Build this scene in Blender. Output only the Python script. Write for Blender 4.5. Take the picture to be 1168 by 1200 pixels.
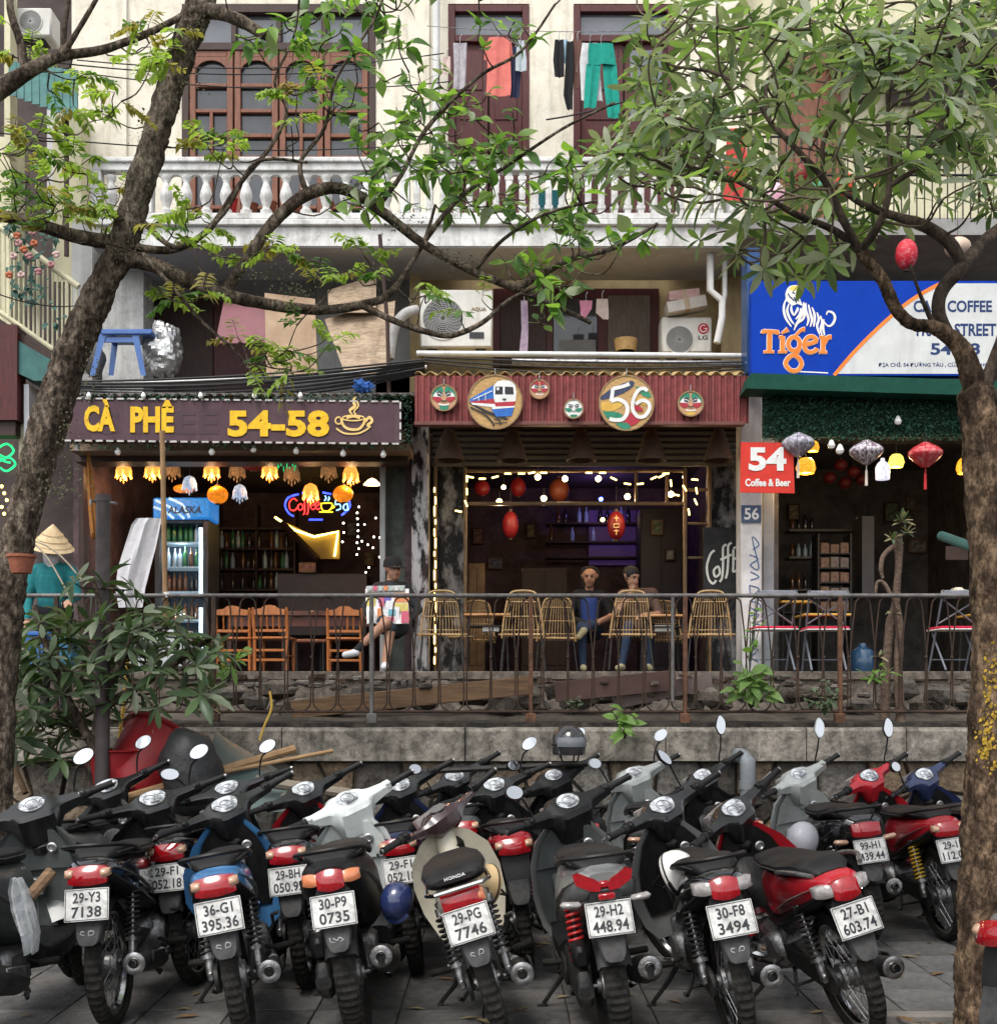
import bpy, bmesh, math, random
from mathutils import Vector, Matrix, noise
V = Vector
R = math.radians
rnd = random.Random(11)
for o in list(bpy.data.objects):
 bpy.data.objects.remove(o)
scene = bpy.context.scene
col = scene.collection
# ---------------------------------------------------------------- camera, sky, sun, exposure
F, CX, HY, CH = 1425.0, 584.0, 815.0, 1.5        # focal length in photo pixels, image centre x, horizon row, eye height
cam_d = bpy.data.cameras.new('camera')
cam = bpy.data.objects.new('camera', cam_d)
col.objects.link(cam)
cam.location = (0, 0, CH)
cam.rotation_euler = (R(90), 0, 0)
cam_d.sensor_fit = 'HORIZONTAL'
cam_d.sensor_width = 36
cam_d.lens = 36 * F / 1168
cam_d.shift_y = (HY - 600) / 1168
cam_d.clip_end = 2000
scene.camera = cam
SUN_EL, SUN_ROT = R(58), R(205)
world = bpy.data.worlds.new('World')
scene.world = world
world.use_nodes = True
wn = world.node_tree
wbg = wn.nodes['Background']
sky = wn.nodes.new('ShaderNodeTexSky')
sky.sky_type = 'NISHITA'
sky.sun_disc = False
sky.sun_elevation = SUN_EL
sky.sun_rotation = SUN_ROT
sky.dust_density = 3.0
hs = wn.nodes.new('ShaderNodeHueSaturation')
hs.inputs['Saturation'].default_value = 0.22
hs.inputs['Value'].default_value = 1.0
wn.links.new(sky.outputs[0], hs.inputs['Color'])
wn.links.new(hs.outputs[0], wbg.inputs['Color'])
wbg.inputs['Strength'].default_value = 0.15
sun_d = bpy.data.lights.new('sun', 'SUN')
sun_d.energy = 0.9
sun_d.angle = R(24)
sun_d.color = (1.0, 0.96, 0.9)
sun = bpy.data.objects.new('sun', sun_d)
col.objects.link(sun)
sdir = V((math.sin(SUN_ROT) * math.cos(SUN_EL), math.cos(SUN_ROT) * math.cos(SUN_EL), math.sin(SUN_EL)))
sun.rotation_euler = sdir.to_track_quat('Z', 'Y').to_euler()
sun.location = (0, -5, 20)
scene.render.engine = 'CYCLES'
scene.cycles.use_denoising = True
scene.cycles.max_bounces = 6
scene.cycles.diffuse_bounces = 3
scene.cycles.glossy_bounces = 3
scene.cycles.transparent_max_bounces = 6
scene.cycles.caustics_reflective = False
scene.cycles.caustics_refractive = False
scene.view_settings.view_transform = 'Standard'
scene.view_settings.look = 'None'
scene.view_settings.exposure = 1.15
scene.view_settings.gamma = 1.0
scene.view_settings.use_curve_mapping = False
# ---------------------------------------------------------------- helpers
def P(px, py, D):
 """a point of the place: column and row read off the photograph, D metres in front of the lens"""
 return V(((px - CX) * D / F, D, CH + (HY - py) * D / F))
def S(n, D):
 return n * D / F
def hexc(h):
 h = h.lstrip('#')
 o = []
 for i in (0, 2, 4):
  c = int(h[i:i + 2], 16) / 255
  o.append(c / 12.92 if c <= 0.04045 else ((c + 0.055) / 1.055) ** 2.4)
 return tuple(o)
def lin(c):
 return hexc(c) if isinstance(c, str) else tuple(c)
MATS = {}
def pm(name, c1, c2=None, scale=8.0, rough=0.6, metal=0.0, bump=0.0, bscale=None, coat=0.0, streak=None, streak_amt=0.5,
       lo=0.35, hi=0.65, trans=0.0, emit=None, estr=0.0, subs=0.0, alpha=1.0, stretch=None, spec=0.3, grit=None):
 """procedural material: noise between two colours, optional vertical streaks of a third, noise bump"""
 if name in MATS:
  return MATS[name]
 m = bpy.data.materials.new(name)
 m.use_nodes = True
 nt = m.node_tree
 b = nt.nodes['Principled BSDF']
 c1 = lin(c1)
 c2 = lin(c2) if c2 is not None else tuple(x * 0.8 for x in c1)
 tc = nt.nodes.new('ShaderNodeTexCoord')
 src = tc.outputs['Object']
 if stretch:
  mp = nt.nodes.new('ShaderNodeMapping')
  mp.inputs['Scale'].default_value = stretch
  nt.links.new(src, mp.inputs[0])
  s0 = mp.outputs[0]
 else:
  s0 = src
 nz = nt.nodes.new('ShaderNodeTexNoise')
 nz.inputs['Scale'].default_value = scale
 nz.inputs['Detail'].default_value = 6
 nz.inputs['Roughness'].default_value = 0.62
 nt.links.new(s0, nz.inputs['Vector'])
 rp = nt.nodes.new('ShaderNodeValToRGB')
 rp.color_ramp.elements[0].position = lo
 rp.color_ramp.elements[1].position = hi
 rp.color_ramp.elements[0].color = (*c1, 1)
 rp.color_ramp.elements[1].color = (*c2, 1)
 nt.links.new(nz.outputs['Fac'], rp.inputs[0])
 out = rp.outputs[0]
 if streak is not None:
  mp2 = nt.nodes.new('ShaderNodeMapping')
  mp2.inputs['Scale'].default_value = (3.0, 3.0, 0.35)
  nt.links.new(src, mp2.inputs[0])
  n2 = nt.nodes.new('ShaderNodeTexNoise')
  n2.inputs['Scale'].default_value = 2.2
  n2.inputs['Detail'].default_value = 8
  n2.inputs['Roughness'].default_value = 0.7
  nt.links.new(mp2.outputs[0], n2.inputs['Vector'])
  r2 = nt.nodes.new('ShaderNodeValToRGB')
  r2.color_ramp.elements[0].position = 0.5
  r2.color_ramp.elements[1].position = 0.78
  r2.color_ramp.elements[1].color = (streak_amt,) * 3 + (1,)
  nt.links.new(n2.outputs['Fac'], r2.inputs[0])
  mx = nt.nodes.new('ShaderNodeMixRGB')
  mx.inputs[2].default_value = (*lin(streak), 1)
  nt.links.new(r2.outputs[0], mx.inputs[0])
  nt.links.new(out, mx.inputs[1])
  out = mx.outputs[0]
 if grit:
  gsc, glo, gamt = grit
  n3 = nt.nodes.new('ShaderNodeTexNoise')
  n3.inputs['Scale'].default_value = gsc
  n3.inputs['Detail'].default_value = 10
  n3.inputs['Roughness'].default_value = 0.75
  nt.links.new(s0, n3.inputs['Vector'])
  r3 = nt.nodes.new('ShaderNodeValToRGB')
  r3.color_ramp.elements[0].position = glo
  r3.color_ramp.elements[1].position = glo + 0.2
  r3.color_ramp.elements[0].color = (gamt,) * 3 + (1,)
  r3.color_ramp.elements[1].color = (1, 1, 1, 1)
  nt.links.new(n3.outputs['Fac'], r3.inputs[0])
  m3 = nt.nodes.new('ShaderNodeMixRGB')
  m3.blend_type = 'MULTIPLY'
  m3.inputs[0].default_value = 1
  nt.links.new(out, m3.inputs[1])
  nt.links.new(r3.outputs[0], m3.inputs[2])
  out = m3.outputs[0]
 nt.links.new(out, b.inputs['Base Color'])
 b.inputs['Roughness'].default_value = rough
 b.inputs['Metallic'].default_value = metal
 b.inputs['Coat Weight'].default_value = coat
 b.inputs['Coat Roughness'].default_value = 0.08
 b.inputs['Specular IOR Level'].default_value = spec
 b.inputs['Transmission Weight'].default_value = trans
 b.inputs['Alpha'].default_value = alpha
 if subs:
  b.inputs['Subsurface Weight'].default_value = subs
  b.inputs['Subsurface Radius'].default_value = (0.02, 0.01, 0.005)
 if estr:
  b.inputs['Emission Color'].default_value = (*lin(emit or c1), 1)
  b.inputs['Emission Strength'].default_value = estr
  if emit is None: nt.links.new(out, b.inputs['Emission Color'])
 if bump:
  nb = nt.nodes.new('ShaderNodeTexNoise')
  nb.inputs['Scale'].default_value = bscale or scale * 4
  nb.inputs['Detail'].default_value = 8
  nt.links.new(s0, nb.inputs['Vector'])
  bp = nt.nodes.new('ShaderNodeBump')
  bp.inputs['Strength'].default_value = min(1.0, bump)
  bp.inputs['Distance'].default_value = 0.02
  nt.links.new(nb.outputs['Fac'], bp.inputs['Height'])
  nt.links.new(bp.outputs[0], b.inputs['Normal'])
 MATS[name] = m
 return m
def em(name, c, s):
 c = lin(c)
 return pm(name, c, tuple(x * .5 for x in c), 40, rough=0.4, estr=s)
BASE = {}          # object name -> world position its mesh coordinates are measured from
MESH = {}
ORD = ['first', 'second', 'third', 'fourth', 'fifth', 'sixth', 'seventh', 'eighth', 'ninth', 'tenth', 'eleventh', 'twelfth',
       'thirteenth', 'fourteenth', 'fifteenth', 'sixteenth', 'seventeenth', 'eighteenth', 'nineteenth', 'twentieth']
def tag(o, label=None, cat=None, group=None, kind=None):
 if label: o['label'] = label
 if cat: o['category'] = cat
 if group: o['group'] = group
 if kind: o['kind'] = kind
 return o
def thing(name, label, cat, loc=(0, 0, 0), group=None, rot=None, local=False):
 o = bpy.data.objects.new(name, None)
 o.empty_display_size = 0.1
 col.objects.link(o)
 o.location = loc
 if rot: o.rotation_euler = rot
 BASE[o.name] = V((0, 0, 0)) if local else V(loc)
 return tag(o, label, cat, group)
class MB:
 """collects shapes for one mesh"""
 def __init__(s):
  s.v = []; s.f = []; s.mi = []; s.cm = 0
 def add(s, vs, fs):
  o = len(s.v)
  s.v.extend(V(p) for p in vs)
  s.f.extend(tuple(i + o for i in f) for f in fs)
  s.mi.extend([s.cm] * len(fs))
  return s
 def use(s, i):
  s.cm = i
  return s
 def box(s, c, d, rot=None, bev=0.0):
  c = V(c); hx, hy, hz = d[0] / 2, d[1] / 2, d[2] / 2
  b = min(bev, hx * .9, hy * .9, hz * .9)
  if b <= 0:
   vs = [V((x, y, z)) for x in (-hx, hx) for y in (-hy, hy) for z in (-hz, hz)]
   fs = [(0, 1, 3, 2), (4, 6, 7, 5), (0, 4, 5, 1), (2, 3, 7, 6), (0, 2, 6, 4), (1, 5, 7, 3)]
  else:
   vs, idx = [], {}
   for x in (-1, 1):
    for y in (-1, 1):
     for z in (-1, 1):
      for a in range(3):
       h = [hx - b, hy - b, hz - b]
       h[a] += b
       idx[x, y, z, a] = len(vs)
       vs.append(V((x * h[0], y * h[1], z * h[2])))
   fs = []
   for a in range(3):
    for sg in (-1, 1):
     q = []
     for (i, j) in ((-1, -1), (1, -1), (1, 1), (-1, 1)):
      k = [0, 0, 0]; k[a] = sg; k[(a + 1) % 3] = i; k[(a + 2) % 3] = j
      q.append(idx[k[0], k[1], k[2], a])
     fs.append(tuple(q if sg > 0 else q[::-1]))
   for a in range(3):
    b1, b2 = (a + 1) % 3, (a + 2) % 3
    for i in (-1, 1):
     for j in (-1, 1):
      k0 = [0, 0, 0]; k0[b1] = i; k0[b2] = j; k0[a] = -1
      k1 = list(k0); k1[a] = 1
      q = (idx[(*k0, b1)], idx[(*k1, b1)], idx[(*k1, b2)], idx[(*k0, b2)])
      fs.append(q if i * j < 0 else q[::-1])
   for x in (-1, 1):
    for y in (-1, 1):
     for z in (-1, 1):
      q = (idx[x, y, z, 0], idx[x, y, z, 1], idx[x, y, z, 2])
      fs.append(q if x * y * z > 0 else q[::-1])
  if rot is not None:
   M = rot if isinstance(rot, Matrix) else (Matrix.Rotation(rot[2], 3, 'Z') @ Matrix.Rotation(rot[1], 3, 'Y') @ Matrix.Rotation(rot[0], 3, 'X'))
   vs = [M @ p for p in vs]
  return s.add([p + c for p in vs], fs)
 def bx(s, x0, x1, y0, y1, z0, z1, bev=0.0):
  return s.box(((x0 + x1) / 2, (y0 + y1) / 2, (z0 + z1) / 2), (abs(x1 - x0), abs(y1 - y0), abs(z1 - z0)), None, bev)
 def tube(s, pts, r, n=8, cap=True, flat=None):
  pts = [V(p) for p in pts]
  m = len(pts)
  rs = r if isinstance(r, (list, tuple)) else [r] * m
  t0 = (pts[1] - pts[0]).normalized()
  up = V((0, 0, 1)) if abs(t0.z) < .9 else V((1, 0, 0))
  nrm = t0.cross(up).normalized()
  vs, fs = [], []
  for i in range(m):
   t = (pts[min(i + 1, m - 1)] - pts[max(i - 1, 0)])
   if t.length < 1e-9: t = t0
   t.normalize()
   nrm = nrm - t * nrm.dot(t)
   if nrm.length < 1e-6: nrm = t.orthogonal()
   nrm.normalize()
   bi = t.cross(nrm)
   for k in range(n):
    a = 2 * math.pi * k / n
    vs.append(pts[i] + nrm * math.cos(a) * rs[i] + bi * math.sin(a) * rs[i] * (flat or 1))
  for i in range(m - 1):
   for k in range(n):
    a, b = i * n + k, i * n + (k + 1) % n
    fs.append((a, b, b + n, a + n))
  if cap:
   fs.append(tuple(range(n))[::-1])
   fs.append(tuple(range((m - 1) * n, m * n)))
  return s.add(vs, fs)
 def loft(s, rings, closed=True, cap=True):
  n = len(rings[0])
  vs = [V(p) for r_ in rings for p in r_]
  fs = []
  for i in range(len(rings) - 1):
   for k in range(n if closed else n - 1):
    a, b = i * n + k, i * n + (k + 1) % n
    fs.append((a, b, b + n, a + n))
  if cap and closed:
   fs.append(tuple(range(n))[::-1])
   fs.append(tuple(range((len(rings) - 1) * n, len(rings) * n)))
  return s.add(vs, fs)
 def lathe(s, prof, c=(0, 0, 0), n=16, axis='Z', cap=False, sx=1.0, sy=1.0):
  """prof: (radius, height along axis)"""
  c = V(c)
  rings = []
  for (r, h) in prof:
   ring = []
   for k in range(n):
    a = 2 * math.pi * k / n
    u, w = r * math.cos(a) * sx, r * math.sin(a) * sy
    ring.append(c + (V((u, w, h)) if axis == 'Z' else V((h, u, w)) if axis == 'X' else V((w, h, u))))
   rings.append(ring)
  return s.loft(rings, True, cap)
 def ball(s, c, r, nu=12, nv=8, rot=None):
  c = V(c)
  if not isinstance(r, (tuple, list, Vector)): r = (r, r, r)
  vs = [V((0, 0, r[2]))]
  for j in range(1, nv):
   p = math.pi * j / nv
   for k in range(nu):
    a = 2 * math.pi * k / nu
    vs.append(V((r[0] * math.sin(p) * math.cos(a), r[1] * math.sin(p) * math.sin(a), r[2] * math.cos(p))))
  vs.append(V((0, 0, -r[2])))
  fs = [(0, 1 + k, 1 + (k + 1) % nu) for k in range(nu)]
  for j in range(nv - 2):
   for k in range(nu):
    a, b = 1 + j * nu + k, 1 + j * nu + (k + 1) % nu
    fs.append((a, a + nu, b + nu, b))
  L = len(vs) - 1
  fs += [(L, L - nu + (k + 1) % nu, L - nu + k) for k in range(nu)]
  if rot is not None:
   vs = [rot @ p for p in vs]
  return s.add([p + c for p in vs], fs)
 def poly(s, pts, thick=None):
  """flat polygon; thick = extrusion vector"""
  pts = [V(p) for p in pts]
  n = len(pts)
  if thick is None:
   return s.add(pts, [tuple(range(n))])
  t = V(thick)
  fs = [tuple(range(n)), tuple(range(n, 2 * n))[::-1]]
  fs += [((i + 1) % n, i, n + i, n + (i + 1) % n) for i in range(n)]
  return s.add(pts + [p + t for p in pts], fs)
 def xf(s, M, start=0):
  for i in range(start, len(s.v)):
   s.v[i] = M @ s.v[i]
  return s
 def build(s, name, mat, parent=None, key=None, angle=40, smooth=True):
  return build(name, s, mat, parent, key, angle, smooth)
def build(name, mb, mat, parent=None, key=None, angle=40, smooth=True):
 mats = mat if isinstance(mat, (list, tuple)) else [mat]
 base = None
 if key is not None and key in MESH:
  me, base = MESH[key]
 else:
  vs = mb.v
  if parent is not None:
   base = BASE[parent.name]
  else:
   xs = [p.x for p in vs]; ys = [p.y for p in vs]; zs = [p.z for p in vs]
   base = V(((min(xs) + max(xs)) / 2, (min(ys) + max(ys)) / 2, min(zs)))
  me = bpy.data.meshes.new(name)
  me.from_pydata([tuple(p - base) for p in vs], [], mb.f)
  if len(mats) > 1:
   me.polygons.foreach_set('material_index', mb.mi)
  for m in mats: me.materials.append(m)
  if smooth:
   me.polygons.foreach_set('use_smooth', [True] * len(me.polygons))
   me.set_sharp_from_angle(angle=R(angle))
  me.update()
  if key is not None: MESH[key] = (me, base)
 o = bpy.data.objects.new(name, me)
 col.objects.link(o)
 if key is not None:
  for i, m in enumerate(mats):
   o.material_slots[i].link = 'OBJECT'
   o.material_slots[i].material = m
 if parent is not None:
  o.parent = parent
  BASE[o.name] = BASE[parent.name]
 else:
  o.location = base
  BASE[o.name] = V(base)
 return o
def copy_tree(o, parent=None, off=None):
 c = o.copy()
 col.objects.link(c)
 c.parent = parent
 if off is not None: c.location = V(o.location) + V(off)
 BASE[c.name] = BASE[o.name] + (V(off) if off is not None else V((0, 0, 0)))
 for ch in list(o.children):
  copy_tree(ch, c)
 return c
def place(me_obj, name, parent, loc, rot=None, scale=None, mats=None):
 """another object sharing me_obj's mesh, at a world point, under parent"""
 o = bpy.data.objects.new(name, me_obj if isinstance(me_obj, bpy.types.Mesh) else me_obj.data)
 col.objects.link(o)
 if parent is not None:
  o.parent = parent
  o.location = V(loc) - BASE[parent.name]
 else:
  o.location = loc
 if rot is not None:
  if isinstance(rot, Matrix): o.rotation_euler = rot.to_euler()
  else: o.rotation_euler = rot
 if scale is not None: o.scale = scale if isinstance(scale, (tuple, list, Vector)) else (scale,) * 3
 if mats:
  for i, m in enumerate(mats):
   o.material_slots[i].link = 'OBJECT'
   o.material_slots[i].material = m
 BASE[o.name] = V(loc)
 return o
def mesh_of(name, mb, mats, smooth=True, angle=40):
 me = bpy.data.meshes.new(name)
 me.from_pydata([tuple(p) for p in mb.v], [], mb.f)
 mats = mats if isinstance(mats, (list, tuple)) else [mats]
 if len(mats) > 1: me.polygons.foreach_set('material_index', mb.mi)
 for m in mats: me.materials.append(m)
 if smooth:
  me.polygons.foreach_set('use_smooth', [True] * len(me.polygons))
  me.set_sharp_from_angle(angle=R(angle))
 me.update()
 return me
def spline(pts, k=4):
 """Catmull-Rom through points (tuples of any length)"""
 if len(pts) < 3 or k < 2: return [tuple(p) for p in pts]
 out = []
 n = len(pts)
 for i in range(n - 1):
  p0, p1, p2, p3 = pts[max(i - 1, 0)], pts[i], pts[i + 1], pts[min(i + 2, n - 1)]
  for j in range(k):
   t = j / k
   out.append(tuple(0.5 * (2 * b + (c - a) * t + (2 * a - 5 * b + 4 * c - d) * t * t + (3 * b - a - 3 * c + d) * t ** 3)
                             for a, b, c, d in zip(p0, p1, p2, p3)))
 out.append(tuple(pts[-1]))
 return out
class Plane:
 """drawing plane: o + u*a + v*b + n*c (u, v, n unit vectors; n towards the viewer)"""
 def __init__(s, o, u=(1, 0, 0), v=(0, 0, 1), n=(0, -1, 0), k=1.0):
  s.o, s.u, s.v, s.n, s.k = V(o), V(u), V(v), V(n), k
 def p(s, a, b, c=0.0):
  return s.o + s.u * a * s.k + s.v * b * s.k + s.n * c
NS = [0]
def stroke(mb, pl, pts, w, c=0.002, t=0.002, k=4, close=False, taper=None):
 """a painted or cut-out line of width w along pts in the plane"""
 NS[0] += 1
 c += (NS[0] % 23) * .00012
 q = [(p[0], p[1]) for p in (spline(pts, k) if k > 1 else pts)]
 n = len(q)
 L, Rr = [], []
 for i in range(n):
  a, b = q[max(i - 1, 0)], q[min(i + 1, n - 1)]
  if close and i in (0, n - 1): a, b = q[-2], q[1]
  dx, dy = b[0] - a[0], b[1] - a[1]
  l = math.hypot(dx, dy) or 1
  ww = w / 2 * (taper(i / (n - 1)) if taper else 1)
  L.append((q[i][0] - dy / l * ww, q[i][1] + dx / l * ww))
  Rr.append((q[i][0] + dy / l * ww, q[i][1] - dx / l * ww))
 vs = []
 for i in range(n):
  c += 1.5e-5
  vs += [pl.p(*L[i], c + t), pl.p(*Rr[i], c + t), pl.p(*L[i], c), pl.p(*Rr[i], c)]
 fs = []
 for i in range(n - 1):
  a = i * 4; b = a + 4
  fs += [(a, a + 1, b + 1, b), (a + 2, a, b, b + 2), (a + 1, a + 3, b + 3, b + 1)]
 e = (n - 1) * 4
 fs += [(2, 3, 1, 0), (e, e + 1, e + 3, e + 2)]
 mb.add(vs, fs)
def blob(mb, pl, pts, c=0.002, t=0.002, k=1):
 """a filled outline in the plane"""
 q = list(pts)
 if k > 1: q = [(p[0], p[1]) for p in spline(list(pts) + [pts[0]], k)][:-1]
 a = sum(q[i][0] * q[(i + 1) % len(q)][1] - q[(i + 1) % len(q)][0] * q[i][1] for i in range(len(q)))
 if a < 0: q = q[::-1]
 mb.poly([pl.p(x, y, c + t) for x, y in q], pl.n * -t)
def circ(cx, cy, rx, ry=None, n=16, a0=0, a1=360):
 ry = ry or rx
 return [(cx + rx * math.cos(R(a0 + (a1 - a0) * i / n)), cy + ry * math.sin(R(a0 + (a1 - a0) * i / n))) for i in range(n + (0 if a1 - a0 == 360 else 1))]
TXT = {}
def letters(strings):
 objs = []
 for (s_, off, sp) in strings:
  cu = bpy.data.curves.new('lettering', 'FONT')
  cu.body = s_
  cu.size = 1
  cu.offset = off
  cu.space_character = sp
  cu.extrude = 0.02
  cu.resolution_u = 3
  o = bpy.data.objects.new('lettering', cu)
  col.objects.link(o)
  objs.append((s_, off, o))
 bpy.context.view_layer.update()
 dg = bpy.context.evaluated_depsgraph_get()
 for s_, off, o in objs:
  me = bpy.data.meshes.new_from_object(o.evaluated_get(dg))
  vs = [V(v.co) for v in me.vertices]
  x0, x1 = min(v.x for v in vs), max(v.x for v in vs)
  y0, y1 = min(v.y for v in vs), max(v.y for v in vs)
  z0, z1 = min(v.z for v in vs), max(v.z for v in vs)
  TXT[s_] = ([((v.x - x0) / (x1 - x0), (v.y - y0) / (y1 - y0), (v.z - z0) / (z1 - z0)) for v in vs],
                   [tuple(p.vertices) for p in me.polygons])
  cu = o.data
  bpy.data.objects.remove(o)
  bpy.data.curves.remove(cu)
  bpy.data.meshes.remove(me)
def write(mb, s_, pl, x, y, w, h, c=0.001, t=0.002, slant=0.0):
 """the string s_ filling the box x, y, w, h of the plane"""
 vs, fs = TXT[s_]
 mb.add([pl.p(x + a * w + slant * b * h, y + b * h, c + d * t) for a, b, d in vs], fs)
# ---------------------------------------------------------------- lettering and shared materials
PLATES = ['29-Y3', '7138', '36-G1', '395.36', '30-P9', '0735', '29-PG', '7746', '29-H2', '448.94', '30-F8', '3494', '27-B1', '603.74',
          '29-BH', '050.92', '99-H1', '439.44', '29-13', '112.05', 'D0', '29-F1', '052.18']
letters([(s_, 0.022, 1.04) for s_ in PLATES] +
  [('CÀ', .045, 1.0), ('PHÊ', .045, 1.0), ('C FFEE', .03, 1.0), ('54-58', .045, 1.05), ('54', .04, 1.0), ('Coffee & Beer', .03, 1.0), ('56', .02, 1.0),
         ('ALASKA', .03, 1.0), ('AQUA', .035, 1.0), ('LG', .02, 1.0), ('CAFE COFFEE', .03, 1.0), ('TRAIN STREET', .03, 1.0), ('54-58 ', .03, 1.0),
         ('ĐỊA CHỈ: 54 ĐƯỜNG TÀU , CỬA ĐÔNG, HOÀN KIẾM', .02, 1.0), ('T', .05, 1), ('i', .05, 1), ('g', .05, 1), ('e', .05, 1), ('r', .05, 1), ('HONDA', .02, 1.1)])
black_pl = pm('black_plastic', (.005, .005, .0055), (.012, .0117, .0115), 14, .42, bump=.06, bscale=300, spec=.22)
grey_pl = pm('grey_plastic', (.03, .03, .032), (.055, .054, .053), 9, .6, bump=.05, bscale=300, spec=.15, grit=(30, .36, .6))
dark_pl = pm('dark_plastic', (.005, .005, .006), (.012, .012, .012), 7, .26, spec=.45, coat=.3, grit=(9, .3, .7))
rubber = pm('tyre_rubber', (.008, .008, .008), (.026, .024, .021), 12, .85, bump=.25, bscale=120, spec=.15)
chrome = pm('chrome', (.62, .62, .62), (.45, .44, .42), 10, .16, metal=1)
steel = pm('worn_steel', (.42, .42, .43), (.2, .19, .18), 22, .36, metal=.9, bump=.1, grit=(30, .38, .5))
alloy = pm('cast_alloy', (.40, .40, .40), (.2, .195, .19), 14, .42, metal=.8, bump=.12, grit=(40, .4, .45))
darkmetal = pm('dark_metal', (.022, .022, .023), (.05, .047, .043), 16, .5, metal=.3, bump=.1, grit=(60, .4, .5), spec=.25)
vinyl = pm('seat_vinyl', (.006, .006, .0065), (.016, .0155, .0155), 10, .55, bump=.12, bscale=260, spec=.2)
redlens = pm('red_lens', (.30, .006, .01), (.20, .004, .008), 60, .1, coat=.8)
amber = pm('amber_lens', (.62, .22, .10), (.5, .16, .07), 50, .12, coat=.7)
palelens = pm('pale_lens', (.42, .26, .17), (.3, .17, .11), 60, .1, coat=.8)
clearlens = pm('clear_lens', (.30, .28, .27), (.18, .165, .16), 50, .12, coat=.6)
platew = pm('plate_white', (.58, .58, .56), (.44, .43, .41), 26, .5, lo=.35, hi=.7, grit=(16, .36, .55))
ink = pm('plate_ink', (.015, .015, .018), (.04, .04, .045), 60, .5)
mirrorm = pm('mirror_glass', (.60, .61, .62), (.52, .53, .54), 5, .04, metal=1)
gaugeface = pm('gauge_face', (.50, .52, .54), (.09, .095, .105), 20, .12, coat=.6, lo=.40, hi=.62)  # pale and dark patches paint irregular reflections onto the dial glass
gaugedark = pm('gauge_dial', (.03, .03, .035), (.06, .06, .07), 40, .12, coat=1.0)
chalk = pm('white_chalk', (.6, .6, .6), (.35, .35, .35), 90, .8)
decalm = pm('decal_silver', (.34, .33, .32), (.2, .19, .19), 20, .35)
def paint(name, c, rough=.22, c2=None):
 c = lin(c)
 return pm('paint_' + name, c, c2 or tuple(x * .8 + .002 for x in c), 5, rough, coat=.4, bump=.02, bscale=200, grit=(9, .3, .75))
# ---------------------------------------------------------------- motorbikes
def ering(y, w, zt, zb, e=2.6, n=18, x0=0):
 zc, h = (zt + zb) / 2, (zt - zb) / 2
 out = []
 for k in range(n):
  a = 2 * math.pi * k / n
  c, s_ = math.cos(a), math.sin(a)
  out.append(V((x0 + w * math.copysign(abs(c) ** (2 / e), c), y, zc + h * math.copysign(abs(s_) ** (2 / e), s_))))
 return out
def wheel_meshes(Rr, w, tag_, spoke, parent, c, M=None, front=False):
 """wheel part (hub) with tyre, rim and spokes under it"""
 cx, cy, cz = c
 n = 96
 prof = [(-.62 * w, Rr - .052), (-.95 * w, Rr - .040), (-1.0 * w, Rr - .026), (-.72 * w, Rr - .009), (-.36 * w, Rr - .002), (0, Rr),
   (.36 * w, Rr - .002), (.72 * w, Rr - .009), (1.0 * w, Rr - .026), (.95 * w, Rr - .040), (.62 * w, Rr - .052)]
 hub = MB()
 hub.lathe([(0, -.055), (.03, -.055), (.03, -.04), (.058, -.036), (.062, -.02), (.05, -.012), (.05, .012), (.062, .02), (.062, .045), (.03, .05), (.03, .06), (0, .06)],
              (cx, cy, cz), 18, 'X')
 hub.lathe([(0, -.085), (.010, -.085), (.010, .085), (0, .085)], (cx, cy, cz), 8, 'X')
 if M is not None: hub.xf(M)
 h = hub.build('wheel', alloy, parent, key=None if M is not None else (tag_, 'hub', c))
 ty = MB()
 rings = []
 for i in range(n):
  a = 2 * math.pi * i / n
  ring = []
  for j, (x, r) in enumerate(prof):
   rr = r
   if 2 < j < 8 and (i + 2 * abs(j - 5)) % 4 == 0: rr -= .012
   ring.append(V((cx + x, cy + rr * math.cos(a), cz + rr * math.sin(a))))
  rings.append(ring)
 rings.append(rings[0])
 ty.loft(rings, False, False)
 if M is not None: ty.xf(M)
 ty.build('tyre', rubber, h, key=None if M is not None else (tag_, 'tyre', c), angle=14)
 rm = MB()
 rm.lathe([(Rr - .05, -.6 * w), (Rr - .052, -.62 * w), (Rr - .075, -.5 * w), (Rr - .085, 0), (Rr - .075, .5 * w), (Rr - .052, .62 * w), (Rr - .05, .6 * w)], (cx, cy, cz), 40, 'X')
 if M is not None: rm.xf(M)
 rm.build('rim', chrome if spoke else darkmetal, h, key=None if M is not None else (tag_, 'rim', c))
 sp = MB()
 if spoke:
  for k in range(28):
   a = 2 * math.pi * k / 28
   b = a + (.5 if k % 2 else -.5)
   sd = .03 if k % 4 < 2 else -.03
   sp.tube([(cx + sd, cy + .055 * math.cos(b), cz + .055 * math.sin(b)), (cx, cy + (Rr - .08) * math.cos(a), cz + (Rr - .08) * math.sin(a))], .0022, 4, False)
 else:
  for k in range(5):
   a = 2 * math.pi * k / 5
   for d in (-.18, .18):
    sp.tube([(cx, cy + .04 * math.cos(a + d), cz + .04 * math.sin(a + d)), (cx, cy + (Rr - .075) * math.cos(a + d * .6), cz + (Rr - .075) * math.sin(a + d * .6))], .012, 6, False)
 if M is not None: sp.xf(M)
 tag(sp.build('spokes', steel if spoke else darkmetal, h, key=None if M is not None else (tag_, 'spokes', c)), kind='stuff')
 return h
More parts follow.
